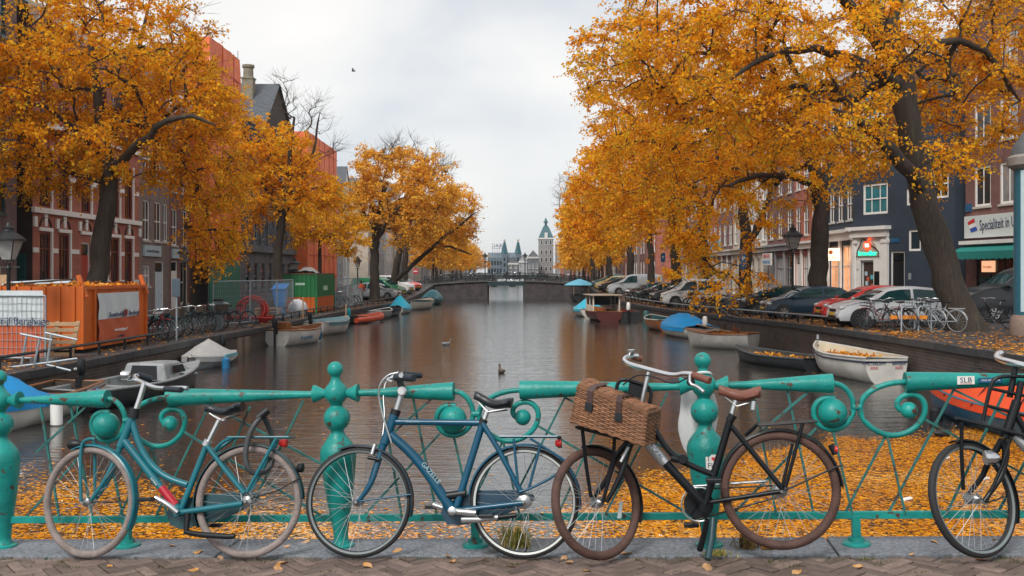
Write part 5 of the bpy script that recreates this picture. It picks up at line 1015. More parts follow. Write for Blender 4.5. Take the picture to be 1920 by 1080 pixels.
# ------------------------------------------------------------------ the teal bridge railing
def railing():
    o = tuple(BO); t = thing('bridge_railing', 'turquoise cast iron bridge railing with ball topped posts and scrolls', 'railing', o)
    u2 = 2*BAY      # the pattern was measured on the bay right of the third post
    def rel(px, py, w=0.): u, v, _ = UV(Q(px, py, w)); return u-u2, v
    s1 = 1/280.7; prof = [(.062, 0), (.062, .015), (.05, .03), (.046, .06), (.05, .10), (.062, .18), (.078, .27), (.098, .40), (.112, .52), (.119, .585), (.118, .62), (.108, .655), (.085, .69), (.060, .72), (.046, .742), (.043, .755)]
    prof += [(.087*math.sin(a), .842-.087*math.cos(a)) for a in [PI*(.18+.66*i/9) for i in range(10)]]+[(.038, .925)]
    prof += [(.078*math.sin(a), 1.008-.078*math.cos(a)) for a in [PI*(.2+.6*i/8) for i in range(9)]]+[(.031, 1.098), (.030, 1.112)]
    prof += [(.053*math.sin(a), 1.163-.053*math.cos(a)) for a in [PI*(.2+.8*i/10) for i in range(11)]]
    def post(i):
        b = BF(i*BAY, 0, 0); p = MB().lathe(prof, 28, b, V).build('post', TEAL, t, o, smooth=True)
        for s in (1, -1):
            MB().lathe([(.026, .05), (.030, .085), (.058, .142), (.060, .15), (.03, .151)], 18, BF(i*BAY, 1.005, 0), U*s).build('flare', TEAL, p, o, smooth=True)
        m = MB(); m.lathe([(.085, -.004), (.085, .012), (.07, .02)], 20, b, V); m.build('base_flange', TEAL, p, o)
    for i in range(-1, 5): post(i)
    LA, LB = rel(1379, 722), rel(1561, 719); RA, RB = rel(1697, 716), rel(2036, 709)
    SL = [rel(*q) for q in ((1559, 718), (1577, 721.5), (1591, 734), (1599, 750), (1601, 764), (1598, 779), (1589, 793), (1575, 803), (1560, 806), (1545, 803), (1532, 793), (1526, 779), (1525.5, 767), (1531, 755), (1541, 748), (1553, 745), (1565, 747))]
    SR = [rel(*q) for q in ((1699, 716), (1681, 717), (1662, 720.5), (1642, 727.6), (1623.5, 740), (1614, 754), (1612, 770), (1618, 787), (1632, 801), (1650, 812), (1670, 817), (1691, 815), (1711, 806), (1727, 791), (1735, 772), (1734, 756), (1725, 744), (1713, 739), (1699, 740), (1687, 746), (1681, 756), (1684, 766), (1692, 771))]
    def smooth(P, k=2):
        for _ in range(k):
            q = [P[0]]
            for a, b in zip(P, P[1:]): q += [(a[0]*.75+b[0]*.25, a[1]*.75+b[1]*.25), (a[0]*.25+b[0]*.75, a[1]*.25+b[1]*.75)]
            P = q+[P[-1]]
        return P
    SL, SR = smooth(SL), smooth(SR); BL, BR = rel(1560, 773), rel(1703, 769); TC = rel(1606, 763)
    fr = lambda f_, y: (f_*BAY, (lambda v: v)(rel(1330+750*.5, y)[1]))
    rods = [(rel(1413, 735), rel(1455, 958)), (rel(1477, 734), rel(1526, 958)), (rel(1514, 735), rel(1404, 828)), (rel(1531, 803), rel(1372, 958)), (rel(1562, 810), rel(1598, 958)), (rel(1661, 818), rel(1583, 958)), (rel(1663, 818), rel(1697, 958)), (rel(1789, 731), rel(1665, 958)), (rel(1734, 786), rel(2052, 955)), (rel(1789, 731), rel(2040, 852)), (fr(.753, 738), fr(.60, 958)), (fr(.905, 728), fr(.727, 958))]
    zr_ = rel(1700, 965)[1]
    for i in range(-1, 4):
        B = lambda p, w=0.: BF(p[0]+i*BAY, p[1], w)
        for a, b, n_ in ((LA, LB, 1), (RB, RA, 1)):
            a_, b_ = B(a), B(b); MB().tube([a_+(a_-b_).normalized()*.05, a_.lerp(b_, .12), a_.lerp(b_, .4), a_.lerp(b_, .8), a_.lerp(b_, .985), b_], [.021, .024, .038, .055, .0615, .0605], 20).build('handrail', TEAL, t, o, smooth=True)
        for S_, c, r, dx in ((SL, BL, .089, 0), (SR, BR, .052, 0)):
            sc = MB().tube([B(p) for p in S_], [.0175]*len(S_), 10).build('scroll', TEAL, t, o, smooth=True)
            MB().ball(B(c, .012), r, 22, 14).build('ball', TEAL, sc, o, smooth=True)
        MB().lathe([(.016, -.03), (.022, -.026), (.022, .026), (.016, .03)], 10, B(TC), U).build('collar', TEAL, t, o, smooth=True)
        MB().beam(B((.05, zr_)), B((BAY-.05, zr_)), .028, .046, V).build('bottom_rail', TEAL, t, o, bevel=.004)
        for k, (a, b) in enumerate(rods):
            w = -.009 if k % 2 else .009; MB().beam(B(a, w), B((b[0], zr_ if abs(b[1]-zr_) < .08 else b[1]), w), .0135, .0135, N).build('lattice_rod', TEALW, t, o)
        f0 = (.376*BAY, 0); q = MB().beam(B((f0[0], .02)), B((f0[0], zr_)), .05, .05, U).build('foot', TEAL, t, o, bevel=.004)
        MB().lathe([(.085, -.004), (.085, .012), (.075, .022), (.05, .026), (.045, .05)], 20, B(f0), V).build('foot_plate', TEAL, q, o, smooth=True)
    return RA, RB
RA, RB = railing()
def sticker(label, c, w, h, x, y, m, words, off=.002):
    t = thing('sticker', label, 'sticker', c); o = tuple(c); x, y = Vector(x).normalized(), Vector(y).normalized(); z = x.cross(y)
    MB().obox(c, x*w/2, y*h/2, z*.001).build('paper', m, t, o)
    for body, sz, dx, dy, mt, sx in words: text('lettering', body, sz, Vector(c)+x*dx+y*dy+z*off, x, y, mt, t, o, .0006, sx=sx)
    return t, x, y, z
b2 = BF(2*BAY, 0, 0); pc = Q(1335, 868, .121)
PAPER = mat('sticker_white', (.72, .72, .70), .4, var=.05); RDP = mat('red_print', (.6, .03, .03), .4)
t, sx_, sy_, sz_ = sticker('white sticker with letters and a red heart on the middle railing post', pc, .075, .10, U, V-N*.12, PAPER, [('I', .042, -.02, .022, INK, 1), ('FI', .046, -.012, -.018, INK, 1), ('TOERISME', .011, 0, -.043, INK, 1)])
hp = [(.016*math.sin(a)**3*1.0, (.013*math.cos(a)-.005*math.cos(2*a)-.002*math.cos(3*a)-.001*math.cos(4*a))*1.0) for a in [2*PI*k/24 for k in range(24)]]
MB().prism(hp, lambda p: pc+sx_*(p[0]+.013)+sy_*(p[1]+.024)+sz_*.0012, lambda p: pc+sx_*(p[0]+.013)+sy_*(p[1]+.024)+sz_*.0025).build('heart', RDP, t, tuple(pc))
rdir = BF(*RB, 0)-BF(*RA, 0)
sticker('small white and red sticker with three letters on the right handrail', Q(1811, 713, .056), .10, .05, rdir, V, PAPER, [('SLB', .045, 0, 0, INK, 1.05), ('_____', .04, 0, -.004, RDP, .7)])
sticker('narrow dark blue sticker right beside the three lettered one', Q(1857, 713, .054), .14, .03, rdir, V, mat('sticker_blue', (.01, .09, .20), .4), [('VAN HOUTEN', .017, 0, 0, PAPER, 1)])

# ------------------------------------------------------------------ the four bicycles leaning on it
SILVH = mat('hub_alloy', (.30, .31, .32), .4, .9, var=.2, scale=30)
class Bike:
    def __init__(s, label, name, w0, k, base, group='bicycles parked against the railing'):
        s.w0, s.k = w0, k; s.n = (N+V*k).normalized(); s.e1 = (U-s.n*U.dot(s.n)).normalized(); s.e2 = s.n.cross(s.e1)
        s.t = thing(name, label, 'bicycle', Q(base[0], base[1], w0, k), 0, group); s.o = tuple(s.t.location)
    def q(s, p, off=0.):
        off = p[2] if len(p) > 2 else off
        return Q(p[0], p[1], s.w0+off, s.k)
    def px(s, p): return (s.q(p)-EYE).dot(Vector((0, 1, 0)))/F       # metres per photo pixel there
    def tube(s, name, pts, rpx, m, par=None, off=0., n=10, sm=0):
        P = [s.q(p, off) for p in pts]
        for _ in range(sm):
            q = [P[0]]
            for a, b in zip(P, P[1:]): q += [a.lerp(b, .25), a.lerp(b, .75)]
            P = q+[P[-1]]
        sc = s.px(pts[0]); r = [x*sc for x in rpx] if isinstance(rpx, (list, tuple)) else rpx*sc
        if isinstance(r, list) and len(r) != len(P): r = [r[0]+(r[-1]-r[0])*i/(len(P)-1) for i in range(len(P))]
        return MB().tube(P, r, n).build(name, m, par or s.t, s.o, smooth=True)
    def axes(s, turn, tilt):
        ax = (s.e2+s.e1*tilt).normalized(); R = Matrix.Rotation(-turn, 3, ax); return R @ s.e1, R @ s.e2, R @ s.n
    def wheel(s, c, rpx, turn=0, tilt=.0, tyre=RUBBER, rim=STEEL, tr=.022, side=None, hub=SILVH, hr=.022, a0=None, a1=None, guard=None, off=0.):
        C = s.q(c, off); R = rpx*s.px(c); e1, e2, n = s.axes(turn, tilt); pt = lambda a, r, w=0: C+(e1*math.cos(a)+e2*math.sin(a))*r+n*w
        nn_ = 64; m = MB(); rs = []
        for i in range(nn_+1): a = 2*PI*i/nn_; rs.append([pt(a, R-tr-.012, -.012), pt(a, R-tr-.014, .012), pt(a, R-tr-.002, .015), pt(a, R-tr-.002, -.015)])
        m.grid(rs, closed=True); w = m.build('wheel', rim, s.t, s.o, smooth=True)
        ty = MB().tube([pt(2*PI*i/nn_, R-tr) for i in range(nn_)], tr, 10, closed=True).build('tyre', tyre, w, s.o, smooth=True)
        if side:
            for sg in (1, -1):
                rs = [[pt(2*PI*i/nn_, R-tr*1.75, sg*tr*.78), pt(2*PI*i/nn_, R-tr*1.15, sg*tr*1.04)] for i in range(nn_+1)]; MB().grid(rs).build('sidewall_band', side, w, s.o)
        sp = MB()
        for i in range(36):
            sg = 1 if i % 2 else -1; a = 2*PI*i/36; b = a+(1 if (i//2) % 2 else -1)*1.15
            sp.tube([pt(b, hr*1.2, sg*.03), pt(a, R-tr*2-.004, 0)], .0017, 3, cap=False)
        sp.build('spokes', mat('spoke_steel', (.42, .44, .46), .4, .6), w, s.o)
        MB().lathe([(.008, -.06), (.012, -.045), (hr*1.3, -.034), (hr*1.3, -.028), (hr, -.02), (hr, .02), (hr*1.3, .028), (hr*1.3, .034), (.012, .045), (.008, .06)], 14, C, n).build('hub', hub, w, s.o, smooth=True)
        if guard:
            rs = []; st = 30
            for i in range(st+1): a = a0+(a1-a0)*i/st; rs.append([pt(a, R+.002, -.030), pt(a, R+.012, -.024), pt(a, R+.017, 0), pt(a, R+.012, .024), pt(a, R+.002, .030)])
            g = MB().grid(rs).build('mudguard', guard, s.t, s.o, smooth=True)
        s.last = (pt, R, n, e1, e2, C); return w
    def saddle(s, nose, tail, hpx, m, wd=.085, par=None):
        a, b = s.q(nose), s.q(tail); L_ = (b-a).length; x = (b-a)/L_; z = (s.e2-x*s.e2.dot(x)).normalized(); y = s.n; h = hpx*s.px(nose); rws = []
        for i in range(13):
            k = i/12; w_ = .022+(wd-.022)*min(1, max(0, (k-.25)/.55))**1.4; w_ *= (1-max(0, (k-.88)/.12)**2*.45) ; zc = .012*math.cos(k*PI*2)+.01*(k > .7)*(k-.7)*4
            if i == 0: w_ = .008
            rws.append([a+x*(L_*k)+y*(w_*math.sin(2*PI*j/14))+z*(zc+(math.cos(2*PI*j/14)*h*.5 if math.cos(2*PI*j/14) > 0 else math.cos(2*PI*j/14)*h*.5*(.6+.5*k))) for j in range(14)])
        m_ = MB(); m_.grid(rws, closed=True); m_.add(rws[0], [tuple(range(13, -1, -1))]); m_.add(rws[-1], [tuple(range(14))])
        ob = m_.build('saddle', m, s.t, s.o, smooth=True)
        sp = MB()
        for sg in (1, -1): sp.tube([a+x*L_*.15+y*sg*.015-z*h*.3, a+x*L_*.45+y*sg*.02-z*(h*.5+.035), a+x*L_*.9+y*sg*.045-z*h*.4], .005, 6)
        sp.build('saddle_rails', SILVH, ob, s.o, smooth=True); return ob
    def plate(s, name, pts, m, th=.012, off=0., par=None):
        P = [s.q(p, off) for p in pts]; k = len(P); n = s.n*th/2; return MB().add([p-n for p in P]+[p+n for p in P], [tuple(range(k-1, -1, -1)), tuple(range(k, 2*k))]+[(i, (i+1) % k, k+(i+1) % k, k+i) for i in range(k)]).build(name, m, par or s.t, s.o, bevel=.003)
    def pedal(s, p, par, m=None): c = s.q(p); return MB().obox(c, s.e1*.045, s.e2*.012, s.n*.035).build('pedal', m or BLACK, par, s.o, bevel=.005)
    def word(s, body, p, q, size, m, off=.02, par=None): a, b = s.q(p, off), s.q(q, off); return text('lettering', body, size, (a+b)/2, b-a, s.e2, m, par or s.t, s.o, .0006)
    def lamp(s, name, p, rpx, lpx, m, par=None, d=None): c = s.q(p); k = s.px(p); d = d or -s.e1; return MB().lathe([(rpx*k*.5, -lpx*k*.5), (rpx*k*.9, -lpx*k*.2), (rpx*k, lpx*k*.4), (rpx*k*.8, lpx*k*.5)], 14, c, d).build(name, m, par or s.t, s.o, smooth=True)
TB = mat('bike_teal_paint', (.008, .135, .175), .36, var=.15, scale=6, coat=.1, c2=(.06, .035, .025), thr=.68, soft=.03, s2=22, spec=.4)
BB_ = mat('bike_blue_paint', (.002, .068, .13), .3, var=.12, scale=6, coat=.15, spec=.4); BK = mat('bike_black_paint', (.006, .008, .011), .34, var=.2, spec=.35)
TYGREY = mat('dusty_tyre', (.235, .195, .185), .85, var=.3, scale=14, bump=.4, bscale=80); TYBRN = mat('brown_tyre', (.085, .043, .034), .75, var=.35, scale=12, bump=.4, bscale=90); PALE = mat('white_sidewall', (.55, .58, .57), .6, var=.12)
GRIP = mat('brown_leather', (.16, .055, .035), .5, var=.2, scale=15, bump=.2, bscale=60); DGRIP = mat('dark_grip', (.012, .02, .03), .6)
SADB = mat('black_saddle', (.014, .018, .024), .38, var=.2); SILV = mat('silver_alloy', (.50, .52, .54), .36, .8, var=.08)
def racktop(B, a, b, m, wd=.13, bars=3, r=.006):
    A, C = B.q(a), B.q(b); mm = MB()
    for i in range(bars+1): w = B.n*(wd*(i/bars-.5)); mm.tube([A+w, C+w], r, 6)
    for k in (0, .35, .7, 1): p = A.lerp(C, k); mm.tube([p-B.n*wd/2, p+B.n*wd/2], r, 6)
    return mm.build('rear_rack', m, B.t, B.o, smooth=True)
def bike1():
    B = Bike('teal step through bicycle with pinkish tyres and red patch, leftmost at the railing', 'bicycle', .30, .20, (300, 1045)); T = B.tube
    B.wheel((167, 941), 103, math.radians(11), -.3, TYGREY, TB, .024, a0=math.radians(-28), a1=math.radians(112), guard=TB)
    B.wheel((466, 940), 103.5, 0, 0, TYGREY, TB, .024, hr=.026, a0=math.radians(2), a1=math.radians(206), guard=mat('dark_teal_guard', (.012, .045, .055), .4))
    T('frame', [(252, 772), (243, 797), (226, 838)], 8, TB); T('frame', [(233, 826), (334, 955)], 7.5, TB)
    T('frame', [(246, 782), (252, 806), (262, 836), (276, 862), (296, 884), (320, 899), (352, 909)], 6, TB, sm=2); T('frame', [(339, 957), (389, 832)], 6, TB); T('frame', [(388, 836), (420, 878), (458, 925)], 4.5, TB, off=.035); T('frame', [(388, 836), (424, 878), (462, 925)], 4.5, TB, off=-.04)
    T('frame', [(338, 961), (455, 944)], 5.5, TB, off=.035); T('frame', [(338, 961), (460, 944)], 5, TB, off=-.045)
    T('red_patch', [(303, 914), (329, 948)], 8.2, mat('red_decal', (.42, .012, .03), .35)); B.word('cortina', (281, 893), (296, 912), .022, PAPER, .034)
    T('fork', [(226, 838), (222, 847), (206, 885, .03), (190, 912, .035), (171, 938, .035)], [6.5, 3.5], TB, sm=2); T('fork', [(226, 838), (218, 868, -.04), (205, 900, -.05), (180, 935, -.05)], [5, 3.5], TB, sm=2)
    T('headset', [(254, 766), (250, 784)], 10, BLACK); T('stem', [(252, 776), (262, 748), (271, 718)], 5, CHROME)
    h = T('handlebar', [(242, 714, -.12), (256, 712, -.08), (271, 719, -.02), (290, 727, .06), (310, 728, .14), (345, 727, .24), (352, 729, .26)], 4, CHROME, sm=2); T('handlebar', [(271, 719), (256, 712, -.1), (250, 704, -.2), (262, 705, -.26)], 4, CHROME, sm=2); T('grip', [(258, 703, -.25), (284, 711, -.32)], 6.5, DGRIP, h); T('grip', [(310, 729, .15), (340, 731, .25)], 5.5, DGRIP, h); B.lamp('bell', (236, 703, -.1), 8, 16, CHROME, h)
    T('seat_post', [(389, 832), (411, 788)], 5, CHROME); T('seat_clamp', [(386, 836), (391, 826)], 8.5, SILV); B.saddle((384, 770), (455, 769), 17, SADB, .10)
    r = racktop(B, (434, 820), (548, 820), TB); T('rack_stay', [(518, 822, .06), (463, 922, .05)], 3.5, TB, r); T('rack_stay', [(522, 824, -.07), (470, 922, -.06)], 3.5, TB, r); T('rack_stay', [(404, 843, .03), (418, 828, .05), (436, 820, .06)], 3.5, TB, r, sm=1); T('rack_stay', [(404, 846, -.03), (440, 820, -.06)], 3.5, TB, r)
    B.lamp('rear_light', (531, 831), 8, 15, RED, None, B.e1); B.lamp('rear_reflector', (563, 877), 9, 12, BLACK, None, B.e1)
    cc = [(314, 961), (320, 946), (335, 937), (380, 928), (440, 923), (484, 924), (487, 936), (452, 958), (420, 972), (380, 984), (340, 992), (320, 984)]; B.plate('chain_case', cc, mat('dark_teal_case', (.012, .06, .075), .4), .03, -.05)
    c = T('crank', [(333, 961, .07), (312, 944, .085), (291, 933, .09)], 5, CHROME, sm=1); B.pedal((276, 936, .12), c); c = T('crank', [(338, 962, -.09), (372, 986, -.09)], 4, SILV); B.pedal((402, 985, -.13), c)
    MB().lathe([(.026, -.05), (.026, .05)], 12, B.q((337, 960)), B.n).build('bottom_bracket', TB, B.t, B.o)
    T('kickstand', [(352, 962, .05), (349, 998, .06), (380, 1003, .08), (428, 1006, .10), (440, 1005, .10)], [6, 5], BLACK)
    for o_ in (.05, -.05): T('front_rack', [(152, 940, o_), (151, 900, o_), (151, 845, o_), (156, 827, o_), (170, 822, o_), (178, 824, o_)], 3.2, TB, sm=1)
    T('front_rack', [(176, 822, -.03), (178, 870, -.03), (178, 936, -.03)], 3, TB); B.lamp('headlight', (142, 833, .0), 10, 26, BLACK); T('brake_cable', [(171, 941, .07), (262, 941, .06)], 1.2, BLACK); T('rear_stay', [(470, 935, .05), (520, 920, .04), (566, 894, .03)], 1.3, BLACK)
    k = Bike('thick black cable lock arched over the rear wheel of the teal bicycle', 'bicycle_lock', .30, .20, (490, 850), None); tag(k.t, None, 'lock'); del_g = k.t
    k.tube('cable', [(488, 783, .07), (472, 803, .09), (463, 830, .09), (459, 858, .09), (465, 880, .08), (480, 890, .04), (508, 880, -.06), (512, 850, -.08), (510, 815, -.07), (500, 792, -.02), (495, 782, .03)], 5.2, mat('cable_grey', (.05, .055, .06), .45), sm=2); k.tube('lock_barrel', [(482, 785, .07), (502, 769, .04)], 7.5, BLACK)
bike1()
def bike2():
    B = Bike('dark blue diamond frame bicycle with pale rims, second from left at the railing', 'bicycle', .30, .20, (830, 1043)); T = B.tube
    B.wheel((672, 941), 102, math.radians(1), -.3, RUBBER, STEEL, .021, side=mat('grey_sidewall', (.16, .19, .20), .6), a0=math.radians(-15), a1=math.radians(112), guard=mat('blue_black_guard', (.008, .022, .035), .3))
    B.wheel((983, 941), 103, 0, 0, RUBBER, PALE, .021, side=PALE, hr=.034, a0=math.radians(-8), a1=math.radians(172), guard=BB_)
    T('frame', [(741, 774), (721, 832)], 9, BB_); T('frame', [(738, 791), (907, 793)], 6, BB_); T('frame', [(732, 815), (768, 846), (800, 884), (822, 918), (848, 957)], [8.5, 10], BB_, sm=2); T('frame', [(905, 793), (856, 950)], 7, BB_)
    for o_ in (.04, -.04): T('frame', [(905, 794, o_*.4), (936, 845, o_), (978, 925, o_)], 5, BB_); T('frame', [(850, 958, o_), (980, 943, o_)], 5, BB_)
    T('fork', [(720, 832), (715, 845), (706, 875, .02), (698, 902, .04), (684, 925, .045), (672, 940, .045)], [8, 3.5], BB_, sm=2); T('fork', [(720, 832), (704, 875, -.04), (694, 905, -.05), (674, 940, -.05)], [6, 3.5], BB_, sm=1)
    T('headset', [(743, 768), (740, 778)], 9.5, BLACK); T('stem', [(743, 770), (755, 732)], 5.5, SILV); B.lamp('stem_bolt', (755, 734, .03), 9, 18, SILV, None, B.n); T('stem', [(755, 732), (748, 708)], 6.5, BLACK)
    h = T('handlebar', [(752, 704, .30), (748, 708, .1), (747, 709, 0), (748, 707, -.15), (754, 702, -.28)], 4.5, SILV, sm=1); T('grip', [(742, 707, .22), (776, 709, .33)], 7, DGRIP, h); T('grip', [(758, 702, -.24), (789, 704, -.34)], 6, DGRIP, h); T('brake_lever', [(742, 706, .22), (722, 712, .24), (736, 716, .3)], 2.5, CHROME, h, sm=1); T('brake_lever', [(748, 698, -.2), (726, 706, -.22), (740, 712, -.3)], 2.5, CHROME, h, sm=1)
    T('brake_cable', [(746, 699, .1), (728, 702, .1), (713, 718, .1), (709, 740, .08), (716, 775, .06), (726, 806, .05), (734, 830, .04)], 1.8, SILV, sm=2); T('brake_cable', [(738, 703, -.1), (722, 716, -.1), (718, 745, -.08), (722, 780, -.05), (716, 830, 0)], 1.5, SILV, sm=2)
    T('brake', [(703, 833, .03), (697, 852, .04)], 3.5, SILV); T('reflector', [(690, 858, .05), (712, 862, .05)], 3.5, BLACK)
    T('seat_post', [(906, 792), (914, 768)], 5.5, CHROME); T('seat_clamp', [(902, 797), (908, 786)], 8, BLACK); B.saddle((888, 746), (959, 762), 19, SADB, .08)
    r = racktop(B, (938, 819), (1047, 819), BB_); 
    for o_ in (.06, -.07):
        T('rack_stay', [(963, 823, o_), (971, 905, o_)], 2.6, BB_, r); T('rack_stay', [(1014, 832, o_), (992, 914, o_)], 2.6, BB_, r); T('rack_stay', [(1066, 868, o_), (1040, 893, o_), (990, 918, o_), (974, 922, o_)], 2.6, BB_, r, sm=1); T('rack_stay', [(994, 822, o_), (1066, 868, o_)], 2.4, BB_, r)
    B.lamp('rear_light', (1047, 831), 8, 12, RED, None, B.e1); T('rear_light_bracket', [(1049, 818), (1050, 840)], 4, BLACK)
    B.plate('chain_case', [(827, 962), (832, 945), (850, 938), (897, 919), (963, 918), (1000, 927), (1003, 936), (985, 952), (930, 968), (890, 980), (862, 985), (838, 982)], mat('blue_case', (.008, .045, .085), .35), .03, -.055)
    c = T('crank', [(848, 958, .07), (893, 962, .09)], 6, SILV); B.pedal((912, 968, .13), c); B.lamp('crank_bolt', (848, 958, .09), 8, 10, CHROME, c, B.n); c = T('crank', [(848, 958, -.09), (812, 946, -.09)], 5, SILV); B.pedal((811, 950, -.13), c)
    MB().lathe([(.03, -.05), (.03, .05)], 14, B.q((852, 957)), B.n).build('bottom_bracket', BB_, B.t, B.o)
    T('kickstand', [(867, 974, .05), (900, 974, .08), (934, 970, .09)], [6.5, 5], SILV); T('kickstand', [(934, 970, .09), (968, 966, .10)], 4.5, BLACK); T('front_stay', [(674, 940, .06), (770, 927, .04)], 1.6, BB_); T('saddle_bag', [(838, 930), (873, 925)], 8, BLACK)
    GW = mat('pale_print', (.30, .42, .45), .4); B.word('GAZELLE', (792, 868), (824, 906), .042, GW, .045); B.word('Chamonix', (757, 790), (790, 790), .022, GW, .032)
bike2()
def bike3():
    B = Bike('black transport bicycle with brown tyres and saddle carrying the wicker basket', 'bicycle', .36, .06, (1320, 1046)); T = B.tube; tn = math.radians(-43)
    B.wheel((1119, 943), 104, tn, -.3, TYBRN, BK, .027, a0=math.radians(-22), a1=math.radians(100), guard=BK)
    pt, R, n, e1, e2, C = B.last
    MB().obox(pt(math.radians(-17), R*.5, .02), (e1*math.cos(-.3)+e2*math.sin(-.3))*.045*0+e2*.05+e1*.015, e1*.012, n*.004).build('spoke_reflector', mat('pale_reflector', (.5, .55, .56), .2), B.t, B.o)
    B.wheel((1463, 919), 110.5, 0, 0, TYBRN, BK, .027, hr=.03, a0=math.radians(2), a1=math.radians(172), guard=BK)
    T('frame', [(1224, 792), (1208, 832)], 9, BK); T('frame', [(1210, 826), (1326, 953)], 8.5, BK); T('frame', [(1224, 800), (1250, 842), (1272, 862), (1300, 875), (1336, 890)], 6, BK, sm=2); T('frame', [(1371, 782), (1321, 949)], 7, BK)
    for o_ in (.04, -.045): T('frame', [(1371, 799, o_*.4), (1468, 918, o_)], 5, BK); T('frame', [(1328, 942, o_), (1466, 921, o_)], 4.5, BK)
    T('brand_plate', [(1213, 829), (1247, 868)], 10, SILV); B.word('POPAL', (1215, 830), (1248, 866), .036, INK, .037)
    T('fork', [(1190, 815), (1177, 842), (1168, 880, .03), (1158, 905, .04), (1137, 942, .05)], [8, 4], BK, sm=2); T('fork', [(1186, 820), (1152, 858, -.03), (1142, 895, -.05), (1112, 934, -.06)], [7, 4], BK, sm=2)
    T('stem', [(1222, 796), (1203, 800)], 7, BK); T('stem', [(1203, 800), (1203, 752), (1217, 698)], 4.5, CHROME)
    h = T('handlebar', [(1196, 668, -.34), (1184, 667, -.32), (1172, 671, -.28), (1170, 677, -.22), (1180, 683, -.15), (1217, 693, 0), (1250, 702, .10), (1268, 704, .16), (1284, 700, .22), (1300, 702, .27), (1322, 711, .32)], 4.6, CHROME, sm=2); T('grip', [(1299, 703, .27), (1331, 714, .34)], 7, GRIP, h); T('grip', [(1186, 669, -.33), (1202, 673, -.36)], 6, GRIP, h); B.lamp('bell', (1184, 661, -.3), 7.5, 12, CHROME, h, B.e2); T('brake_lever', [(1294, 703, .27), (1293, 720, .28), (1307, 724, .30), (1320, 735, .33)], 3.2, SILV, h, sm=1); B.lamp('shifter', (1295, 716, .25), 8, 16, BLACK, h, B.n)
    T('brake_cable', [(1290, 708, .25), (1262, 722, .2), (1225, 705, .1), (1192, 702, 0), (1168, 722, -.02)], 1.4, BLACK, sm=2)
    r = T('front_rack', [(1156, 731), (1158, 718), (1168, 710), (1190, 716), (1214, 724), (1222, 734), (1218, 757)], 3.6, BK, sm=1, off=-.02); B.plate('rack_plate', [(1180, 716), (1210, 726), (1206, 748), (1177, 740)], BK, .01, -.03, r)
    wv = B.n*.0
    for o_ in (-.12, -.04, .04, .12): T('rack_bar', [(1081, 801, o_), (1206, 833, o_)], 3.4, BK, r)
    for a in ((1081, 801), (1140, 816), (1205, 833)): T('rack_bar', [(*a, -.13), (*a, .13)], 3.0, BK, r)
    T('rack_stay', [(1092, 806, .08), (1096, 845, .07), (1100, 880, .05), (1108, 932, .03)], 3.6, BK, r); T('rack_stay', [(1152, 822, .08), (1150, 870, .06), (1140, 905, .05), (1130, 942, .05)], 3.4, BK, r); T('brake', [(1178, 838, .03), (1164, 866, .05)], 3.5, SILV)
    T('seat_post', [(1370, 784), (1380, 750)], 5, CHROME); T('seat_clamp', [(1367, 790), (1375, 778)], 8, BK); B.saddle((1347, 737), (1425, 742), 22, GRIP, .10)
    for o_ in (.05, -.05): T('saddle_spring', [(1414, 752, o_), (1412, 768, o_)], 6, CHROME)
    r = racktop(B, (1420, 796), (1528, 789), BK); T('rack_stay', [(1398, 816, .02), (1420, 796, .06)], 3.5, BK, r)
    for o_ in (.06, -.07): T('rack_stay', [(1505, 794, o_), (1473, 914, o_)], 3.4, BK, r); T('rack_stay', [(1486, 832, o_), (1466, 914, o_)], 3, BK, r)
    T('rear_light', [(1558, 834), (1566, 852)], 6, BLACK); B.lamp('rear_light', (1566, 843), 7, 8, RED, None, B.e1); T('rear_stay', [(1471, 920, .05), (1566, 876, .04), (1580, 872, .04)], 1.8, BK)
    MB().lathe([(.03, -.05), (.03, .05)], 14, B.q((1320, 949)), B.n).build('bottom_bracket', BK, B.t, B.o)
    cr_ = B.q((1310, 945, -.06)); k = B.px((1310, 945)); ring = MB().lathe([(26*k, -.002), (28*k, -.002), (28*k, .002), (26*k, .002)], 30, cr_, B.n)
    for i in range(5): a = 2*PI*i/5+.3; ring.beam(cr_, cr_+(B.e1*math.cos(a)+B.e2*math.sin(a))*27*k, .014, .004, B.n)
    ring.build('chainring', BLACK, B.t, B.o); ca = cr_; MB().tube([ca+(B.e1*math.cos(a)+B.e2*math.sin(a))*32*k+B.n*.01 for a in [PI*(.35+1.35*i/20) for i in range(21)]], .006, 6).build('chain_guard', SILV, B.t, B.o, smooth=True)
    for a, b in (((1312, 917, -.06), (1462, 910, -.06)), ((1312, 973, -.06), (1462, 931, -.06))): T('chain', [a, b], 1.8, mat('oily_chain', (.06, .055, .05), .4, .8))
    T('chain_bar', [(1300, 912, -.05), (1440, 902, -.05)], 2.5, SILV)
    c = T('crank', [(1318, 947, -.10), (1298, 978, -.10)], 4.5, BLACK); B.pedal((1296, 984, -.15), c); c = T('crank', [(1322, 947, .08), (1334, 905, .09)], 4.5, BLACK); B.pedal((1338, 900, .13), c)
    T('kickstand', [(1326, 975, .0), (1318, 1010, -.06), (1312, 1031, -.10)], [5, 6], BLACK); T('kickstand', [(1337, 972, .06), (1334, 1010, .12), (1327, 1049, .20)], [5, 6.5], mat('dark_teal_guard', (.012, .045, .055), .4))
    B.lamp('frame_lamp', (1280, 860, .03), 9.5, 20, BLACK, None, B.n); T('lamp_strap', [(1258, 858), (1272, 862)], 7, BLACK)
bike3()
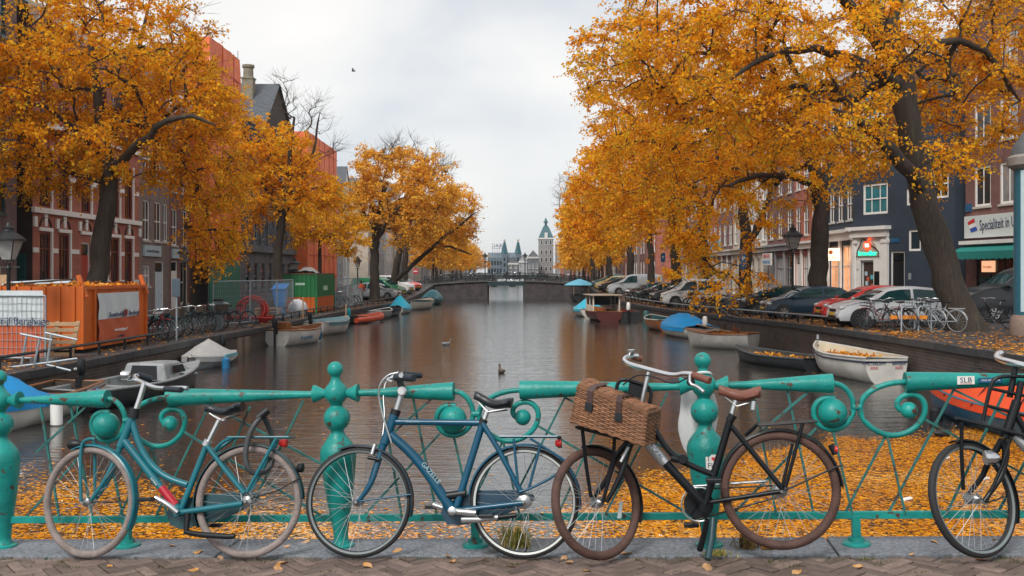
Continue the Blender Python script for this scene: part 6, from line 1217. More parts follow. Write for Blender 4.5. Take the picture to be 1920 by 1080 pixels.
def bike4():
    B = Bike('black transport bicycle with turned front wheel and chrome lamp, rightmost at the railing', 'bicycle', .34, .12, (2000, 1040)); T = B.tube; tn = math.radians(-32)
    B.wheel((1824, 936), 107, tn, -.3, RUBBER, BK, .023, side=mat('grey_sidewall', (.16, .19, .20), .6), a0=math.radians(-25), a1=math.radians(105), guard=BK)
    B.wheel((2182, 930), 112, 0, 0, RUBBER, BK, .023, a0=0, a1=math.radians(170), guard=BK)
    T('frame', [(1907, 752), (1884, 822)], 9, BK); T('frame', [(1892, 806), (2025, 955)], 8, BK); T('frame', [(1902, 772), (1935, 830), (1985, 872), (2045, 890)], 6, BK, sm=2); T('frame', [(2075, 780), (2025, 955)], 7, BK)
    for o_ in (.04, -.045): T('frame', [(2075, 795, o_*.4), (2182, 930, o_)], 5, BK); T('frame', [(2030, 955, o_), (2182, 930, o_)], 4.5, BK)
    T('brand_plate', [(1901, 816), (1925, 842)], 9, SILV)
    T('fork', [(1880, 824), (1888, 845), (1880, 885, .03), (1870, 905, .05), (1845, 940, .07)], [8, 4], BK, sm=2); T('fork', [(1880, 824), (1852, 868, -.04), (1842, 895, -.06), (1812, 930, -.08)], [7, 4], BK, sm=2)
    T('stem', [(1907, 754), (1915, 715)], 6, BK); T('stem', [(1893, 745), (1905, 683)], 5.5, BK, off=-.03)
    h = T('handlebar', [(1876, 662, -.34), (1869, 665, -.28), (1871, 673, -.2), (1902, 681, 0), (1935, 689, .1), (1970, 688, .2), (2010, 700, .3)], 6, CHROME, sm=2); T('grip', [(1985, 694, .24), (2020, 704, .32)], 7, GRIP, h)
    r = T('front_rack', [(1843, 789), (1850, 755), (1858, 722), (1866, 709), (1885, 705), (1925, 706), (1960, 712), (1972, 722), (1968, 760), (1960, 830)], 3.6, BK, sm=1, off=.0)
    for a, b in (((1856, 728), (1966, 752)), ((1849, 760), (1962, 790))): T('rack_bar', [a, b], 3.2, BK, r)
    for o_ in (-.12, -.04, .04, .12): T('rack_bar', [(1792, 784, o_), (1925, 818, o_)], 3.4, BK, r)
    for a in ((1792, 784), (1858, 800), (1925, 818)): T('rack_bar', [(*a, -.13), (*a, .13)], 3.0, BK, r)
    T('rack_stay', [(1803, 792, .06), (1803, 850, .05), (1806, 918, .02)], 3.6, BK, r); T('rack_stay', [(1896, 818, .06), (1880, 870, .06), (1850, 940, .07)], 3, BK, r)
    B.lamp('headlight', (1859, 858, .06), 14, 26, CHROME); T('hub_axle', [(1808, 930, -.05), (1850, 942, .06)], 4.5, SILV); T('light_cable', [(1848, 942, .07), (1868, 938, .07), (1882, 930, .06)], 1.5, BLACK)
    T('seat_post', [(2075, 785), (2086, 748)], 5, CHROME); B.saddle((2052, 735), (2132, 740), 22, SADB, .10); c = T('crank', [(2025, 953, .08), (2045, 985, .09)], 5, SILV); B.pedal((2048, 992, .13), c)
    r = racktop(B, (2130, 800), (2240, 795), BK); T('rack_stay', [(2215, 797, .06), (2184, 928, .05)], 3.4, BK, r); T('kickstand', [(2030, 965, .05), (2030, 1040, .12)], 5, BLACK)
bike4()
def basket():
    # a wicker hamper on the front rack, woven of single strands round a frame of stakes
    WK = mat('wicker', (.21, .095, .045), .6, var=.35, scale=22, bump=.4, bscale=50, rnd=.22); WD = mat('dark_wicker', (.10, .042, .02), .65, var=.3, scale=20, rnd=.2); ST = mat('dark_leather_strap', (.05, .022, .02), .5)
    P = lambda x, y, w: Q(x, y, .36+w, .06)
    # bottom and top rim corners measured: near-left, near-right, far-right, far-left
    nb = [P(1071, 789, .19), P(1206, 834, .21), P(1233, 826, -.05), P(1100, 790, -.10)]; nt_ = [P(1084, 725, .17), P(1212, 775, .21), P(1238, 768, -.08), P(1110, 714, -.14)]
    t = thing('wicker_basket', 'brown wicker hamper with sagging lid and two leather straps on the black bicycle', 'basket', tuple(sum(nb, Vector())/4)); o = tuple(t.location)
    up = ((nt_[0]-nb[0])+(nt_[1]-nb[1])).normalized()
    seg = []; nn_ = 14
    for a in range(4):
        b = (a+1) % 4; m = nn_ if a % 2 == 0 else 7
        for i in range(m): seg.append((a, b, i/m))
    pt = lambda a, b, s, h: (nb[a].lerp(nb[b], s)).lerp(nt_[a].lerp(nt_[b], s), h)
    cb = sum(nb, Vector())/4; ct = sum(nt_, Vector())/4
    R_ = 17
    for r in range(R_):
        h = (r+.5)/R_; P_ = []
        for i, (a, b, s) in enumerate(seg):
            p = pt(a, b, s, h); c = cb.lerp(ct, h); d = (p-c).normalized(); P_.append(p+d*(.0055 if (i+r) % 2 else -.0035)); s2 = s+.5/(nn_ if a % 2 == 0 else 7); P_.append(pt(a, b, s2, h))
        MB().tube(P_, .0066, 5, closed=True).build('wicker_strand', WK, t, o, smooth=True)
    m = MB()
    for (a, b, s) in seg: m.tube([pt(a, b, s, -.02), pt(a, b, s, 1.02)], .005, 5)
    m.build('stakes', WD, t, o, smooth=True)
    ins = MB(); q0 = [cb.lerp(p, .95)+up*.01 for p in nb]; q1 = [ct.lerp(p, .95)-up*.006 for p in nt_]; ins.add(q0+q1, [(0, 1, 2, 3), (7, 6, 5, 4), (0, 4, 5, 1), (1, 5, 6, 2), (2, 6, 7, 3), (3, 7, 4, 0)]); ins.build('lining', WD, t, o)
    for h, r_ in ((0.0, .011), (1.0, .012)):
        P_ = []
        for i, (a, b, s) in enumerate(seg): P_ += [pt(a, b, s, h)+up*(.004 if i % 2 else -.004)]
        MB().tube(P_, r_, 6, closed=True).build('rim', WK, t, o, smooth=True)
    # lid: strands along its length, sagging towards the right end
    lid0 = [nt_[0]+up*.014, nt_[3]+up*.008, nt_[1]+up*.014, nt_[2]+up*.002]; base = None
    for k in range(14):
        s = k/13; a = lid0[0].lerp(lid0[1], s); b = lid0[2].lerp(lid0[3], s); P_ = []
        for i in range(15): u = i/14; P_.append(a.lerp(b, u)+up*(.012*math.sin(PI*s)+(.006 if (i+k) % 2 else -.004)-.012*math.sin(PI*u)*(s > .3)))
        ob = MB().tube(P_, .0085, 5).build('lid' if base is None else 'wicker_strand', WK, t if base is None else base, o, smooth=True); base = base or ob
    m = MB()
    for i in range(8): u = i/7; m.tube([lid0[0].lerp(lid0[2], u)-up*.004, lid0[1].lerp(lid0[3], u)-up*.004], .007, 5)
    m.build('lid_stakes', WD, base, o, smooth=True)
    for x0 in (.22, .60):
        s = MB(); fa = pt(0, 1, x0, 1.03); fb = pt(0, 1, x0+.02, .42); fn = (pt(0, 1, x0, .5)-cb.lerp(ct, .5)); fn = (fn-up*fn.dot(up)).normalized(); tb = lid0[1].lerp(lid0[3], x0)
        xd = (nb[1]-nb[0]).normalized()*.016; rw = [tb+up*.02, lid0[0].lerp(lid0[2], x0)+up*.025, fa+fn*.026, fb+fn*.016]
        s.grid([[p-xd, p+xd] for p in rw]); s.grid([[p-xd-fn*.004, p+xd-fn*.004][::-1] for p in rw]); q = s.build('strap', ST, t, o); MB().obox(fb+fn*.02+up*.03, xd*1.35, up*.022, fn*.004).build('buckle', BLACK, q, o)
basket()
def bag():
    # a thin white plastic bag hanging behind the middle post
    m = bpy.data.materials.new('plastic_bag'); m.use_nodes = True; b = m.node_tree.nodes['Principled BSDF']; b.inputs['Base Color'].default_value = (.85, .87, .89, 1); b.inputs['Roughness'].default_value = .3; b.inputs['Alpha'].default_value = .62
    rw = []; u0 = 2*BAY
    for i in range(13):
        h = i/12; v = .98-.46*h; r = .02+.105*math.sin(PI*min(1, .10+h*.92))**.6
        rw.append([BF(u0-.035+(r+.012*math.sin(3*a+h*7)+.008*math.sin(5*a))*math.cos(a), v+.02*math.sin(2*a)*(h > .8), -.075-.035*(1-math.sin(a))*1.2) for a in [2*PI*k/22 for k in range(22)]])
    t = thing('plastic_bag', 'white plastic bag hanging behind the middle railing post', 'bag', tuple(BF(u0, .7, -.1))); MB().grid(rw, closed=True).build('bag_body', m, t, tuple(t.location), smooth=True)
    MB().tube([BF(u0+.05*math.cos(a), 1.075+.02*math.sin(a), .05*math.sin(a)) for a in [2*PI*k/16 for k in range(16)]], .008, 6, closed=True).build('bag_handle', m, t, tuple(t.location), smooth=True); MB().tube([BF(u0-.05, 1.07, -.03), BF(u0-.07, .99, -.08)], .008, 6).build('bag_handle', m, t, tuple(t.location))
bag()
# ------------------------------------------------------------------ things on the quays
ORP = mat('orange_container_paint', (.55, .115, .012), .5, var=.15, scale=1.5, c2=(.10, .045, .015), thr=.64, soft=.1, s2=2.5, bump=.05, bscale=30)
GRP = mat('green_container_paint', (.012, .16, .05), .5, var=.15, scale=1.5); BANW = mat('banner_white', (.55, .60, .62), .6, var=.08, bump=.4, bscale=2.5); BANO = mat('banner_orange', (.50, .10, .035), .6, var=.1, bump=.4, bscale=2.5)
def orange_container():
    o = (-13.5, 30.9, -.5); t = thing('site_container', 'orange steel container with sloping corner struts and two coloured banner', 'container', o); x0, x1, y0, y1, z0, z1 = -14.8, -12.3, 28.4, 33.4, -.38, 1.42
    MB().box(x0, x1, y0, y1, z0, z1).build('body', ORP, t, o); MB().box(x0+.1, x1-.1, y0+.2, y1-.2, -.55, z0).build('skid', IRON, t, o)
    m = MB(); m.box(x1, x1+.07, y0, y1, z1-.1, z1); m.box(x1, x1+.07, y0, y1, z0, z0+.1); m.build('rail', ORP, t, o)
    for y in (y0+.05, y0+.85, y1-.75, y1-.05): MB().box(x1+.002, x1+.075, y-.05, y+.05, z0+.1, z1-.1).build('rib', ORP, t, o)
    for k in range(6): MB().box(x0+.15+k*.42, x0+.25+k*.42, y0-.05, y0-.002, z0, z1).build('rib', ORP, t, o)
    for y in (y0+.12, y1-.12): MB().beam((x1-.12, y+.0, z1+.32), (x1+.1, y, z1-.32), .1, .12).build('corner_strut', ORP, t, o)
    b = thing('banner', 'white over orange cloth banner tied to the side of the orange container', 'banner', (x1+.09, 31, .5)); bo = (x1+.09, 31, .5); ya, yb = y0+1.0, y1-.85
    for za, zb, mm in ((.42, 1.2, BANW), (-.28, .42, BANO)):
        rws = [[(x1+.09+.02*math.sin(i*.9+j*.5)+.012*math.sin(i*2.1-j), ya+(yb-ya)*i/20, za+(zb-za)*j/8-.03*math.sin(PI*i/20)*(za < 0)*(j == 0)) for i in range(21)] for j in range(9)]
        MB().grid(rws).build('cloth', mm, b, bo, smooth=True)
    up = (0, 0, 1); text('lettering', 'Bouwbedrijf', .23, (x1+.14, ya+1.25, .53), (0, 1, 0), up, INK, b, bo); text('lettering', 'Berghege', .23, (x1+.14, ya+2.65, .53), (0, 1, 0), up, INK, b, bo)
    text('lettering', 'www.berghege.nl', .14, (x1+.14, (ya+yb)/2, .06), (0, 1, 0), up, WHITE, b, bo); text('lettering', 'Oss  Nijmegen', .10, (x1+.14, (ya+yb)/2, -.14), (0, 1, 0), up, INK, b, bo)
    MB().prism([(1.98, .42), (1.85, .5), (1.85, .66), (2.11, .66), (2.11, .5)], lambda p: (x1+.13, ya+p[0], p[1]), lambda p: (x1+.137, ya+p[0], p[1])).build('emblem', mat('emblem_red', (.22, .02, .03), .5), b, bo)
    for (a, b_, lab) in (((-14.6, 28.6, 1.47), (-12.9, 29.3, 1.62), 'weathered plank lying across the left top of the orange container'), ((-14.2, 29.6, 1.47), (-12.6, 32.6, 1.5), 'long dark plank lying along the top of the orange container')):
        p = thing('plank', lab, 'plank', a); MB().beam(a, b_, .2, .05).build('board', DARKWOOD, p, a)
    p = thing('steel_poles', 'bundle of grey scaffold poles on top of the orange container', 'poles', (-14, 28.9, 1.45))
    for k in range(4): MB().tube([(-14.7, 28.7+k*.09, 1.46+.02*k), (-12.9, 29.0+k*.12, 1.52+.03*k)], .03, 6).build('pole', STEEL, p, (-14, 28.9, 1.45))
    c = np.stack([RNG.uniform(x0, x1, 900), RNG.uniform(y0, y1, 900), np.full(900, z1+.02)], 1); V4, Fl = leaf_geo(c, .13, RNG, 0); l = np_mesh('fallen_leaves', V4, Fl, [WETLEAF]); tag(l, 'orange leaves lying on the container roof', 'leaves', None, 'stuff')
orange_container()
def heras(label, a, b, h=1.95, z=-.5, banner=False, cat='fence'):
    a, b = Vector((*a, z)), Vector((*b, z)); d = (b-a); L_ = d.length; x = d/L_; t = thing('site_fence', label, cat, tuple(a), 0, 'site fence panels on the left quay'); o = tuple(a); up = Vector((0, 0, 1))
    m = MB()
    for p0, p1 in ((a, a+up*h), (b, b+up*h), (a+up*.12, b+up*.12), (a+up*h, b+up*h)): m.tube([p0, p1], .024, 6)
    m.build('frame', STEEL, t, o); m = MB(); n = int(L_/.13)
    for i in range(1, n): m.beam(a+x*(L_*i/n)+up*.12, a+x*(L_*i/n)+up*h, .009, .009)
    for k in range(1, 9): m.beam(a+up*(h*k/9), b+up*(h*k/9), .009, .009)
    tag(m.build('mesh_wire', STEEL, t, o), kind='stuff')
    for p in (a, b): MB().box(p.x-.35, p.x+.35, p.y-.11, p.y+.11, z, z+.14).build('concrete_foot', STONE, t, o)
    if banner:
        nrm = x.cross(up)
        for h0, h1, mm in ((.95, 1.85, BANW), (.1, .95, BANO)):
            MB().grid([[a+x*(L_*(.02+.95*i/16))+up*(h0+(h1-h0)*j/6)-nrm*(.03+.012*math.sin(i*1.1+j)) for i in range(17)] for j in range(7)]).build('banner_cloth', mm, t, o, smooth=True)
        text('lettering', 'Bouwbedrijf Berghege', .27, a+x*(L_*.60)+up*1.06+nrm*.03, x, up, INK, t, o)
    return t
heras('site fence panel with a white and orange lettered banner at far left quay end', (-14.6, 25.9), (-11.95, 25.5), 1.72, banner=True)
heras('bare mesh fence panel nearest the row of rack parked bicycles', (-12.6, 42.0), (-11.75, 44.6)); heras('bare mesh fence panel in front of the red hose coil', (-11.75, 44.7), (-11.4, 48.2)); heras('bare mesh fence panel between blue bin and green container', (-11.4, 48.3), (-11.35, 51.6))
heras('bare mesh fence panel set crosswise beyond the green container', (-11.2, 63.2), (-11.0, 66.6)); heras('last bare mesh fence panel before the grey cabinet', (-11.0, 66.7), (-10.8, 70.2))
heras('mesh fence panel beside parked bicycles on the right quay', (13.2, 61.0), (15.6, 60.0), 2.0, -.36)
def pallet(label, c, x, y, w=1.2, h=.9, n=6):
    t = thing('pallet', label, 'pallet', tuple(c), 0, 'wooden pallets on the left quay'); c, x, y = Vector(c), Vector(x).normalized(), Vector(y).normalized(); z = x.cross(y); base = None
    for k in range(n): MB().obox(c+y*(h*(k+.5)/n), x*w/2, y*h/n*.31, z*.011).build('slat', PALEWOOD, t, tuple(c))
    for s in (-1, 0, 1): MB().obox(c+x*s*(w/2-.06)+y*h/2-z*.06, x*.05, y*h/2, z*.045).build('bearer', PALEWOOD, t, tuple(c))
pallet('pale wooden pallet leaning upright against the orange container', (-12.35, 26.6, -.46), (.98, .2, 0), (.1, .25, 1), 1.15, 1.0)
for k in range(4): pallet('%s flat pallet of the stack behind the red hoses' % ('lowest', 'second', 'third', 'topmost')[k], (-12.0, 48.8, -.42+.16*k), (1, .1, 0), (-.1, 1, 0), 1.2, 1.0, 6)
def barrier():
    o = (-11.5, 24.4, -.5); t = thing('steel_trestle', 'galvanised steel trestle lying at the quay edge before the pallet', 'trestle', o)
    for pts in ([(50, 628), (40, 687)], [(75, 632), (64, 686)], [(97, 625), (88, 684)], [(38, 626), (98, 638)], [(85, 624), (145, 637)], [(10, 690), (90, 680), (145, 672)], [(88, 684), (133, 695)], [(30, 688), (85, 706)]): MB().tube([PX(a, b, 24.4) for a, b in pts], .028, 6).build('tube', STEEL, t, o)
barrier()
p = thing('plank', 'tall pale board standing at the far left picture edge', 'plank', (-15, 29.6, -.5)); MB().beam((-15.15, 29.6, -.5), (-15.2, 29.8, 1.75), .22, .04, (0, 1, 0)).build('board', PALEWOOD, p, (-15, 29.6, -.5))
def green_container():
    o = (-12.2, 60, -.5); t = thing('site_container', 'green over orange corrugated site container with small white plates', 'container', o); x0, x1, y0, y1 = -13.25, -11.2, 57, 62.6; z0, zm, z1 = -.42, .42, 1.72
    n = 0
    for za, zb, mm in ((z0, zm, ORP), (zm, z1, GRP)):
        MB().box(x0+.03, x1-.03, y0+.03, y1-.03, za, zb).build('wall', mm, t, o)
        for k in range(8): MB().box(x0+.02+k*.257, x0+.17+k*.257, y0-.012, y0+.03, za+.003, zb-.003).build('corrugated_panel', mm, t, o)
        for k in range(20): MB().box(x1-.03, x1+.012, y0+.05+k*.277, y0+.2+k*.277, za+.003, zb-.003).build('corrugated_panel', mm, t, o)
    m = MB().box(x0-.03, x1+.03, y0-.03, y1+.03, z1, z1+.08); m.build('roof', mat('rusty_roof', (.12, .07, .04), .8), t, o)
    for x, y in ((x0, y0), (x1, y0), (x1, y1)): MB().box(x-.05, x+.05, y-.05, y+.05, z0-.06, z1).build('corner_post', GRP, t, o)
    MB().box(-12.4, -11.85, y0-.03, y0-.015, 1.1, 1.24).build('plate', mat('pale_green_plate', (.35, .55, .42), .5), t, o); MB().box(x1+.015, x1+.03, 59, 60.3, .78, 1.05).build('plate', mat('pale_green_plate', (.35, .55, .42), .5), t, o)
    p = thing('tarp_bundle', 'grey tarpaulin bundle and black gear on the green container roof', 'tarpaulin', (-12.2, 58, 1.8)); rws = [[(-12.5+1.2*i/8, 57.4+1.2*j/6, 1.8+.36*math.sin(PI*i/8)**.6*math.sin(PI*max(.05, j/6))**.5+.03*math.sin(i*2+j)) for i in range(9)] for j in range(7)]; MB().grid(rws).build('cloth', CANV, p, (-12.2, 58, 1.8), smooth=True); MB().box(-12.95, -12.5, 57.5, 58.2, 1.8, 2.1).build('gear', BLACK, p, (-12.2, 58, 1.8), bevel=.06)
green_container()
def yard():
    HR = mat('red_hose', (.45, .025, .015), .5, var=.15); o = (-12.1, 46.4, -.5); t = thing('hose_coil', 'large coil of red hose behind the mesh fence', 'hose', o)
    rng = random.Random(3)
    for k in range(9):
        r = .62-.035*(k % 5)+rng.uniform(-.04, .04); cx, cy = -12.1+rng.uniform(-.1, .1), 46.4+.09*(k-4); MB().tube([(cx+r*math.cos(a)*1.05, cy+.1*math.sin(a*2+k), .10+r*.95*math.sin(a)) for a in [2*PI*i/26 for i in range(26)]], .042, 6, closed=True).build('hose', HR, t, o, smooth=True)
    for k in range(5): r = .75+.1*k; MB().tube([(-12.15+r*math.cos(a), 46.2+r*.6*math.sin(a), -.44+.05*k+.03*math.sin(3*a)) for a in [2*PI*i/26 for i in range(26)]], .042, 6, closed=True).build('hose', HR, t, o, smooth=True)
    o = (-11.95, 51.5, -.45); t = thing('wheelie_bin', 'bright blue wheelie bin with open lid next to the green container', 'bin', o); BB2 = mat('bin_blue', (.01, .17, .50), .4)
    MB().add([(-12.2, 51.2, .1), (-11.75, 51.2, .1), (-11.75, 51.75, .1), (-12.2, 51.75, .1), (-12.3, 51.1, .95), (-11.65, 51.1, .95), (-11.65, 51.85, .95), (-12.3, 51.85, .95)], [(0, 3, 2, 1), (0, 1, 5, 4), (1, 2, 6, 5), (2, 3, 7, 6), (3, 0, 4, 7)]).build('body', BB2, t, o); MB().add([(-12.34, 51.05, .96), (-11.6, 51.05, .96), (-11.6, 51.9, 1.2), (-12.34, 51.9, 1.2), (-12.34, 51.05, 1.0), (-11.6, 51.05, 1.0), (-11.6, 51.9, 1.26), (-12.34, 51.9, 1.26)], [(0, 3, 2, 1), (4, 5, 6, 7), (0, 1, 5, 4), (1, 2, 6, 5), (2, 3, 7, 6), (3, 0, 4, 7)]).build('lid', BB2, t, o)
    for y in (51.25, 51.7): MB().lathe([(.1, -.03), (.1, .03)], 12, (-11.7, y, .0), (1, 0, 0)).build('wheel', BLACK, t, o)
    MB().box(-12.15, -11.75, 51.3, 51.7, -.45, .12).build('base', BB2, t, o)
    o = (-11.35, 53, -.5); t = thing('bulk_bag', 'white bulk bag slumped below the green container', 'bag', o); b = MB().ball((-11.4, 53, -.1), .62, 16, 10, (.8, .9, .8)); rng = random.Random(5); b.v = [(x+rng.uniform(-.05, .05), y+rng.uniform(-.05, .05), z+rng.uniform(-.05, .05)) for x, y, z in b.v]; b.build('sack', mat('bag_white', (.6, .62, .66), .6), t, o, smooth=True)
    o = (-11.75, 39.9, -.5); t = thing('ticket_post', 'grey metal ticket post standing at the quay edge', 'post', o); MB().box(-11.9, -11.6, 39.75, 40.05, -.5, .68).build('body', mat('post_grey', (.10, .12, .14), .5), t, o, bevel=.02); MB().box(-11.92, -11.58, 39.73, 40.07, .68, .76).build('cap', BLACK, t, o)
    o = (-11.4, 74, -.55); t = thing('street_cabinet', 'pale grey electrical cabinet between fence and grey hatchback', 'cabinet', o); MB().box(-11.65, -11.15, 73.8, 74.2, -.55, .62).build('body', mat('cabinet_grey', (.45, .50, .52), .5), t, o, bevel=.02); MB().box(-11.68, -11.12, 73.77, 74.23, .62, .68).build('lid', STEEL, t, o)
    for k, (px_, d_) in enumerate(((451, 37.2), (464, 37.9))): x = (px_-960)/F*d_; p = thing('mooring_post', '%s dark wooden mooring post standing in the water by the quay' % ('nearer', 'farther')[k], 'post', (x, d_, WZ)); MB().lathe([(.13, -.6), (.13, .62), (.10, .68)], 10, (x, d_, WZ)).build('timber', DARKWOOD, p, (x, d_, WZ), smooth=True)
    p = thing('mooring_post', 'dark wooden post by the quay wall near the blue domed boat', 'post', (9.9, 46.6, WZ)); MB().lathe([(.1, -.6), (.1, .7), (.08, .75)], 10, (9.9, 46.6, WZ)).build('timber', DARKWOOD, p, (9.9, 46.6, WZ)); p = thing('mooring_post', 'teal painted post in the water behind the cabin cruiser', 'post', (8.1, 60, WZ)); MB().lathe([(.2, -.6), (.2, .75), (.12, .85)], 12, (8.1, 60, WZ)).build('timber', BTEAL, p, (8.1, 60, WZ), smooth=True)
yard()
def rails():
    for lab, tab, s, a, b, st in (('low steel guard rail along the edge of the parked car quay', RQ, 1, 37, 80, 1.6), ('low steel guard rail along the edge of the container quay', LQ, -1, 23, 33.6, 1.7), ('low steel guard rail beside the green site container', LQ, -1, 46, 60, 1.7), ('low guard rail before the grey hatchback', LQ, -1, 66, 100, 2.2)):
        pts = []; d = a
        while d <= b: q = interp(tab, d); pts.append(Vector((q[0]+s*.55, d, q[1]))); d += st
        t = thing('guard_rail', lab, 'rail', tuple(pts[0]), 0, 'guard rails'); o = tuple(pts[0]); MB().tube([p+Vector((0, 0, .34)) for p in pts], .04, 6).build('top_rail', STEEL if s > 0 else IRON, t, o)
        for p in pts: MB().box(p.x-.03, p.x+.03, p.y-.03, p.y+.03, p.z-.02, p.z+.33).build('post', IRON, t, o)
rails()
LANT = mat('lantern_glass', (.30, .30, .29), .08, var=.2, spec=.8)
def lamp(label, x, d, z, h=4.0, s=1.0, group='street lanterns'):
    t = thing('street_lantern', label, 'street lamp', (x, d, z), 0, group); hb = h-.95*s
    m = MB().lathe([(.16, 0), (.16, .25), (.12, .3), (.11, .8), (.08, .9), (.06, 1.0), (.05, hb-.2), (.08, hb-.12), (.05, hb-.05), (.04, hb)], 12, (0, 0, 0)); m.tube([(-.28*s, 0, hb-.1), (.28*s, 0, hb-.1)], .018, 6)
    for k in range(4): a = PI/2*k+PI/4; m.tube([(.03*math.cos(a), .03*math.sin(a), hb-.05), (.12*s*math.cos(a), .12*s*math.sin(a), hb+.02), (.11*s*math.cos(a), .11*s*math.sin(a), hb+.12*s)], .014, 5)
    m.build('post', IRON, t, smooth=True); l = MB(); w0, w1, z0, z1 = .12*s, .25*s, hb+.1*s, hb+.58*s
    g = MB().add([(w0*i, w0*j, z0) for i, j in ((-1, -1), (1, -1), (1, 1), (-1, 1))]+[(w1*i, w1*j, z1) for i, j in ((-1, -1), (1, -1), (1, 1), (-1, 1))], [(0, 1, 5, 4), (1, 2, 6, 5), (2, 3, 7, 6), (3, 0, 4, 7)]).build('pane', LANT, t)
    for i, j in ((-1, -1), (1, -1), (1, 1), (-1, 1)): l.tube([(w0*i, w0*j, z0), (w1*i, w1*j, z1)], .014*s, 5)
    l.lathe([(w0*1.5, z0-.03), (w0*1.5, z0)], 4, (0, 0, 0)); l.build('lantern_frame', IRON, t)
    MB().lathe([(.40*s, z1-.02), (.40*s, z1+.03), (.28*s, z1+.12*s), (.13*s, z1+.22*s), (.12*s, z1+.28*s), (.15*s, z1+.30*s), (.07*s, z1+.34*s), (.05*s, z1+.42*s), (.02*s, z1+.45*s)], 10, (0, 0, 0)).build('cap', IRON, t, smooth=True)
lamp('big black lantern in front of the purple brown house at far left', -13.65, 27, -.5, 3.6, 1.1)
lamp('slim lantern post behind the row of parked bicycles', -14.8, 45, -.5, 3.5, .8); lamp('black lantern standing left of the green container', -13.2, 60.5, -.5, 3.2, .9); lamp('black lantern by the small yellow tree', -12.4, 80, -.5, 3.6, .9)
lamp('black lantern right of the forked elm, before the white shopfront', 13.25, 47, -.3, 4.3, 1.25)
lamp('lantern at left end of the far bridge span', -3.2, 118.4, .78, 3.4, .9); lamp('lantern at right end of the far bridge span', 1.55, 118.4, .78, 3.4, .9)
def sign(label, x, d, zc, w, h, m, body=None, post=True, col=None, cat='sign'):
    z = gz(x, d); t = thing('traffic_sign', label, cat, (x, d, z), 0, 'street signs'); o = (x, d, z)
    if post: MB().tube([(x, d, z), (x, d, zc+h/2)], .03, 6).build('post', STEEL, t, o)
    MB().box(x-w/2, x+w/2, d-.06, d-.035, zc-h/2, zc+h/2).build('plate', m, t, o, bevel=.01)
    if body: text('lettering', body, min(w, h)*.8, (x, d-.065, zc), (1, 0, 0), (0, 0, 1), col or WHITE, t, o)
SB = MATS['blue_sign']; SO = mat('orange_sign', (.75, .25, .02), .5)
sign('tall blue parking sign on a post beyond the stout elm', (1243-960)/F*70, 70, 2.9, .32, .64, SB, 'P'); sign('square orange sign on a post among the far right trees', (1214-960)/F*76, 76, 2.7, .34, .34, SO); sign('blue parking sign hanging just above an orange plate on the forked elm', 13.1, 56.4, 2.6, .42, 1.1, SB, 'P'); sign('small orange plate under the blue sign on the forked elm', 13.1, 56.3, 1.72, .3, .3, SO, post=False)
sign('narrow blue sign on a post behind the white delivery van', (1333-960)/F*66, 66, 2.0, .28, .8, SB, 'P'); sign('pale teal hanging shop sign among the leaves', 19.2, 94, 4.4, 1.0, .8, mat('shop_teal', (.05, .32, .38), .5), post=False)
x = (779-960)/F*112; t = thing('traffic_sign', 'round red no entry sign at the left end of the far bridge', 'sign', (x, 112, .2)); o = (x, 112, .2); MB().tube([(x, 112, .2), (x, 112, 2.3)], .03, 6).build('post', STEEL, t, o); MB().lathe([(.34, 0), (.34, .02)], 20, (x, 111.95, 2.0), (0, -1, 0)).build('disc', MATS['sign_red'], t, o); MB().box(x-.22, x+.22, 111.9, 111.925, 1.95, 2.06).build('bar', WHITE, t, o)
sign('grey backed sign on a post among the rack parked bicycles', (331-960)/F*34, 34, 1.3, .28, .62, mat('sign_back', (.06, .09, .12), .5))
def pillar():
    x, d, z = 15.8, 30, -.08; t = thing('advertising_pillar', 'round advertising pillar with pale panel at far right picture edge', 'pillar', (x, d, z)); o = (x, d, z)
    MB().lathe([(.72, 0), (.74, .3), (.68, .55), (.62, .62)], 28, o).build('stone_base', mat('pink_granite', (.24, .17, .14), .7, var=.2, scale=12), t, o, smooth=True)
    MB().lathe([(.62, .62), (.62, 5.0)], 28, o).build('drum', mat('pillar_teal', (.03, .14, .20), .35), t, o, smooth=True)
    rws = [[(x+.64*math.cos(a), d+.64*math.sin(a), z+h) for a in [PI*1.12+PI*.52*i/12 for i in range(13)]] for h in (.72, 4.95)]; MB().grid(rws).build('poster_panel', mat('poster_pale', (.50, .66, .72), .25, var=.06), t, o, smooth=True)
    rws = [[(x+.65*math.cos(a), d+.65*math.sin(a), z+h) for a in [PI*1.19+PI*.40*i/12 for i in range(13)]] for h in (1.2, 3.7)]; MB().grid(rws).build('poster_print', mat('poster_blue', (.22, .46, .52), .3, var=.15, scale=2), t, o, smooth=True)
    a = PI*1.24; MB().lathe([(.09, 0), (.09, .01)], 12, (x+.65*math.cos(a), d+.65*math.sin(a), z+4.42), (math.cos(a), math.sin(a), 0)).build('logo', mat('logo_orange', (.75, .14, .02), .4), t, o); a = PI*1.36; text('lettering', 'ZIGGO', .2, (x+.66*math.cos(a), d+.66*math.sin(a), z+4.42), (-math.sin(a), math.cos(a), 0), (0, 0, 1), INK, t, o)
    MB().lathe([(.64, 5.0), (.80, 5.12), (.82, 5.35), (.70, 5.45)], 28, o).build('cornice', mat('pillar_stone', (.26, .24, .22), .7, var=.15), t, o, smooth=True); MB().lathe([(.72, 5.45), (.66, 5.7), (.40, 6.1), (.1, 6.35), (.04, 6.6)], 24, o).build('dome', mat('lead_roof', (.10, .11, .12), .6), t, o, smooth=True)
pillar()

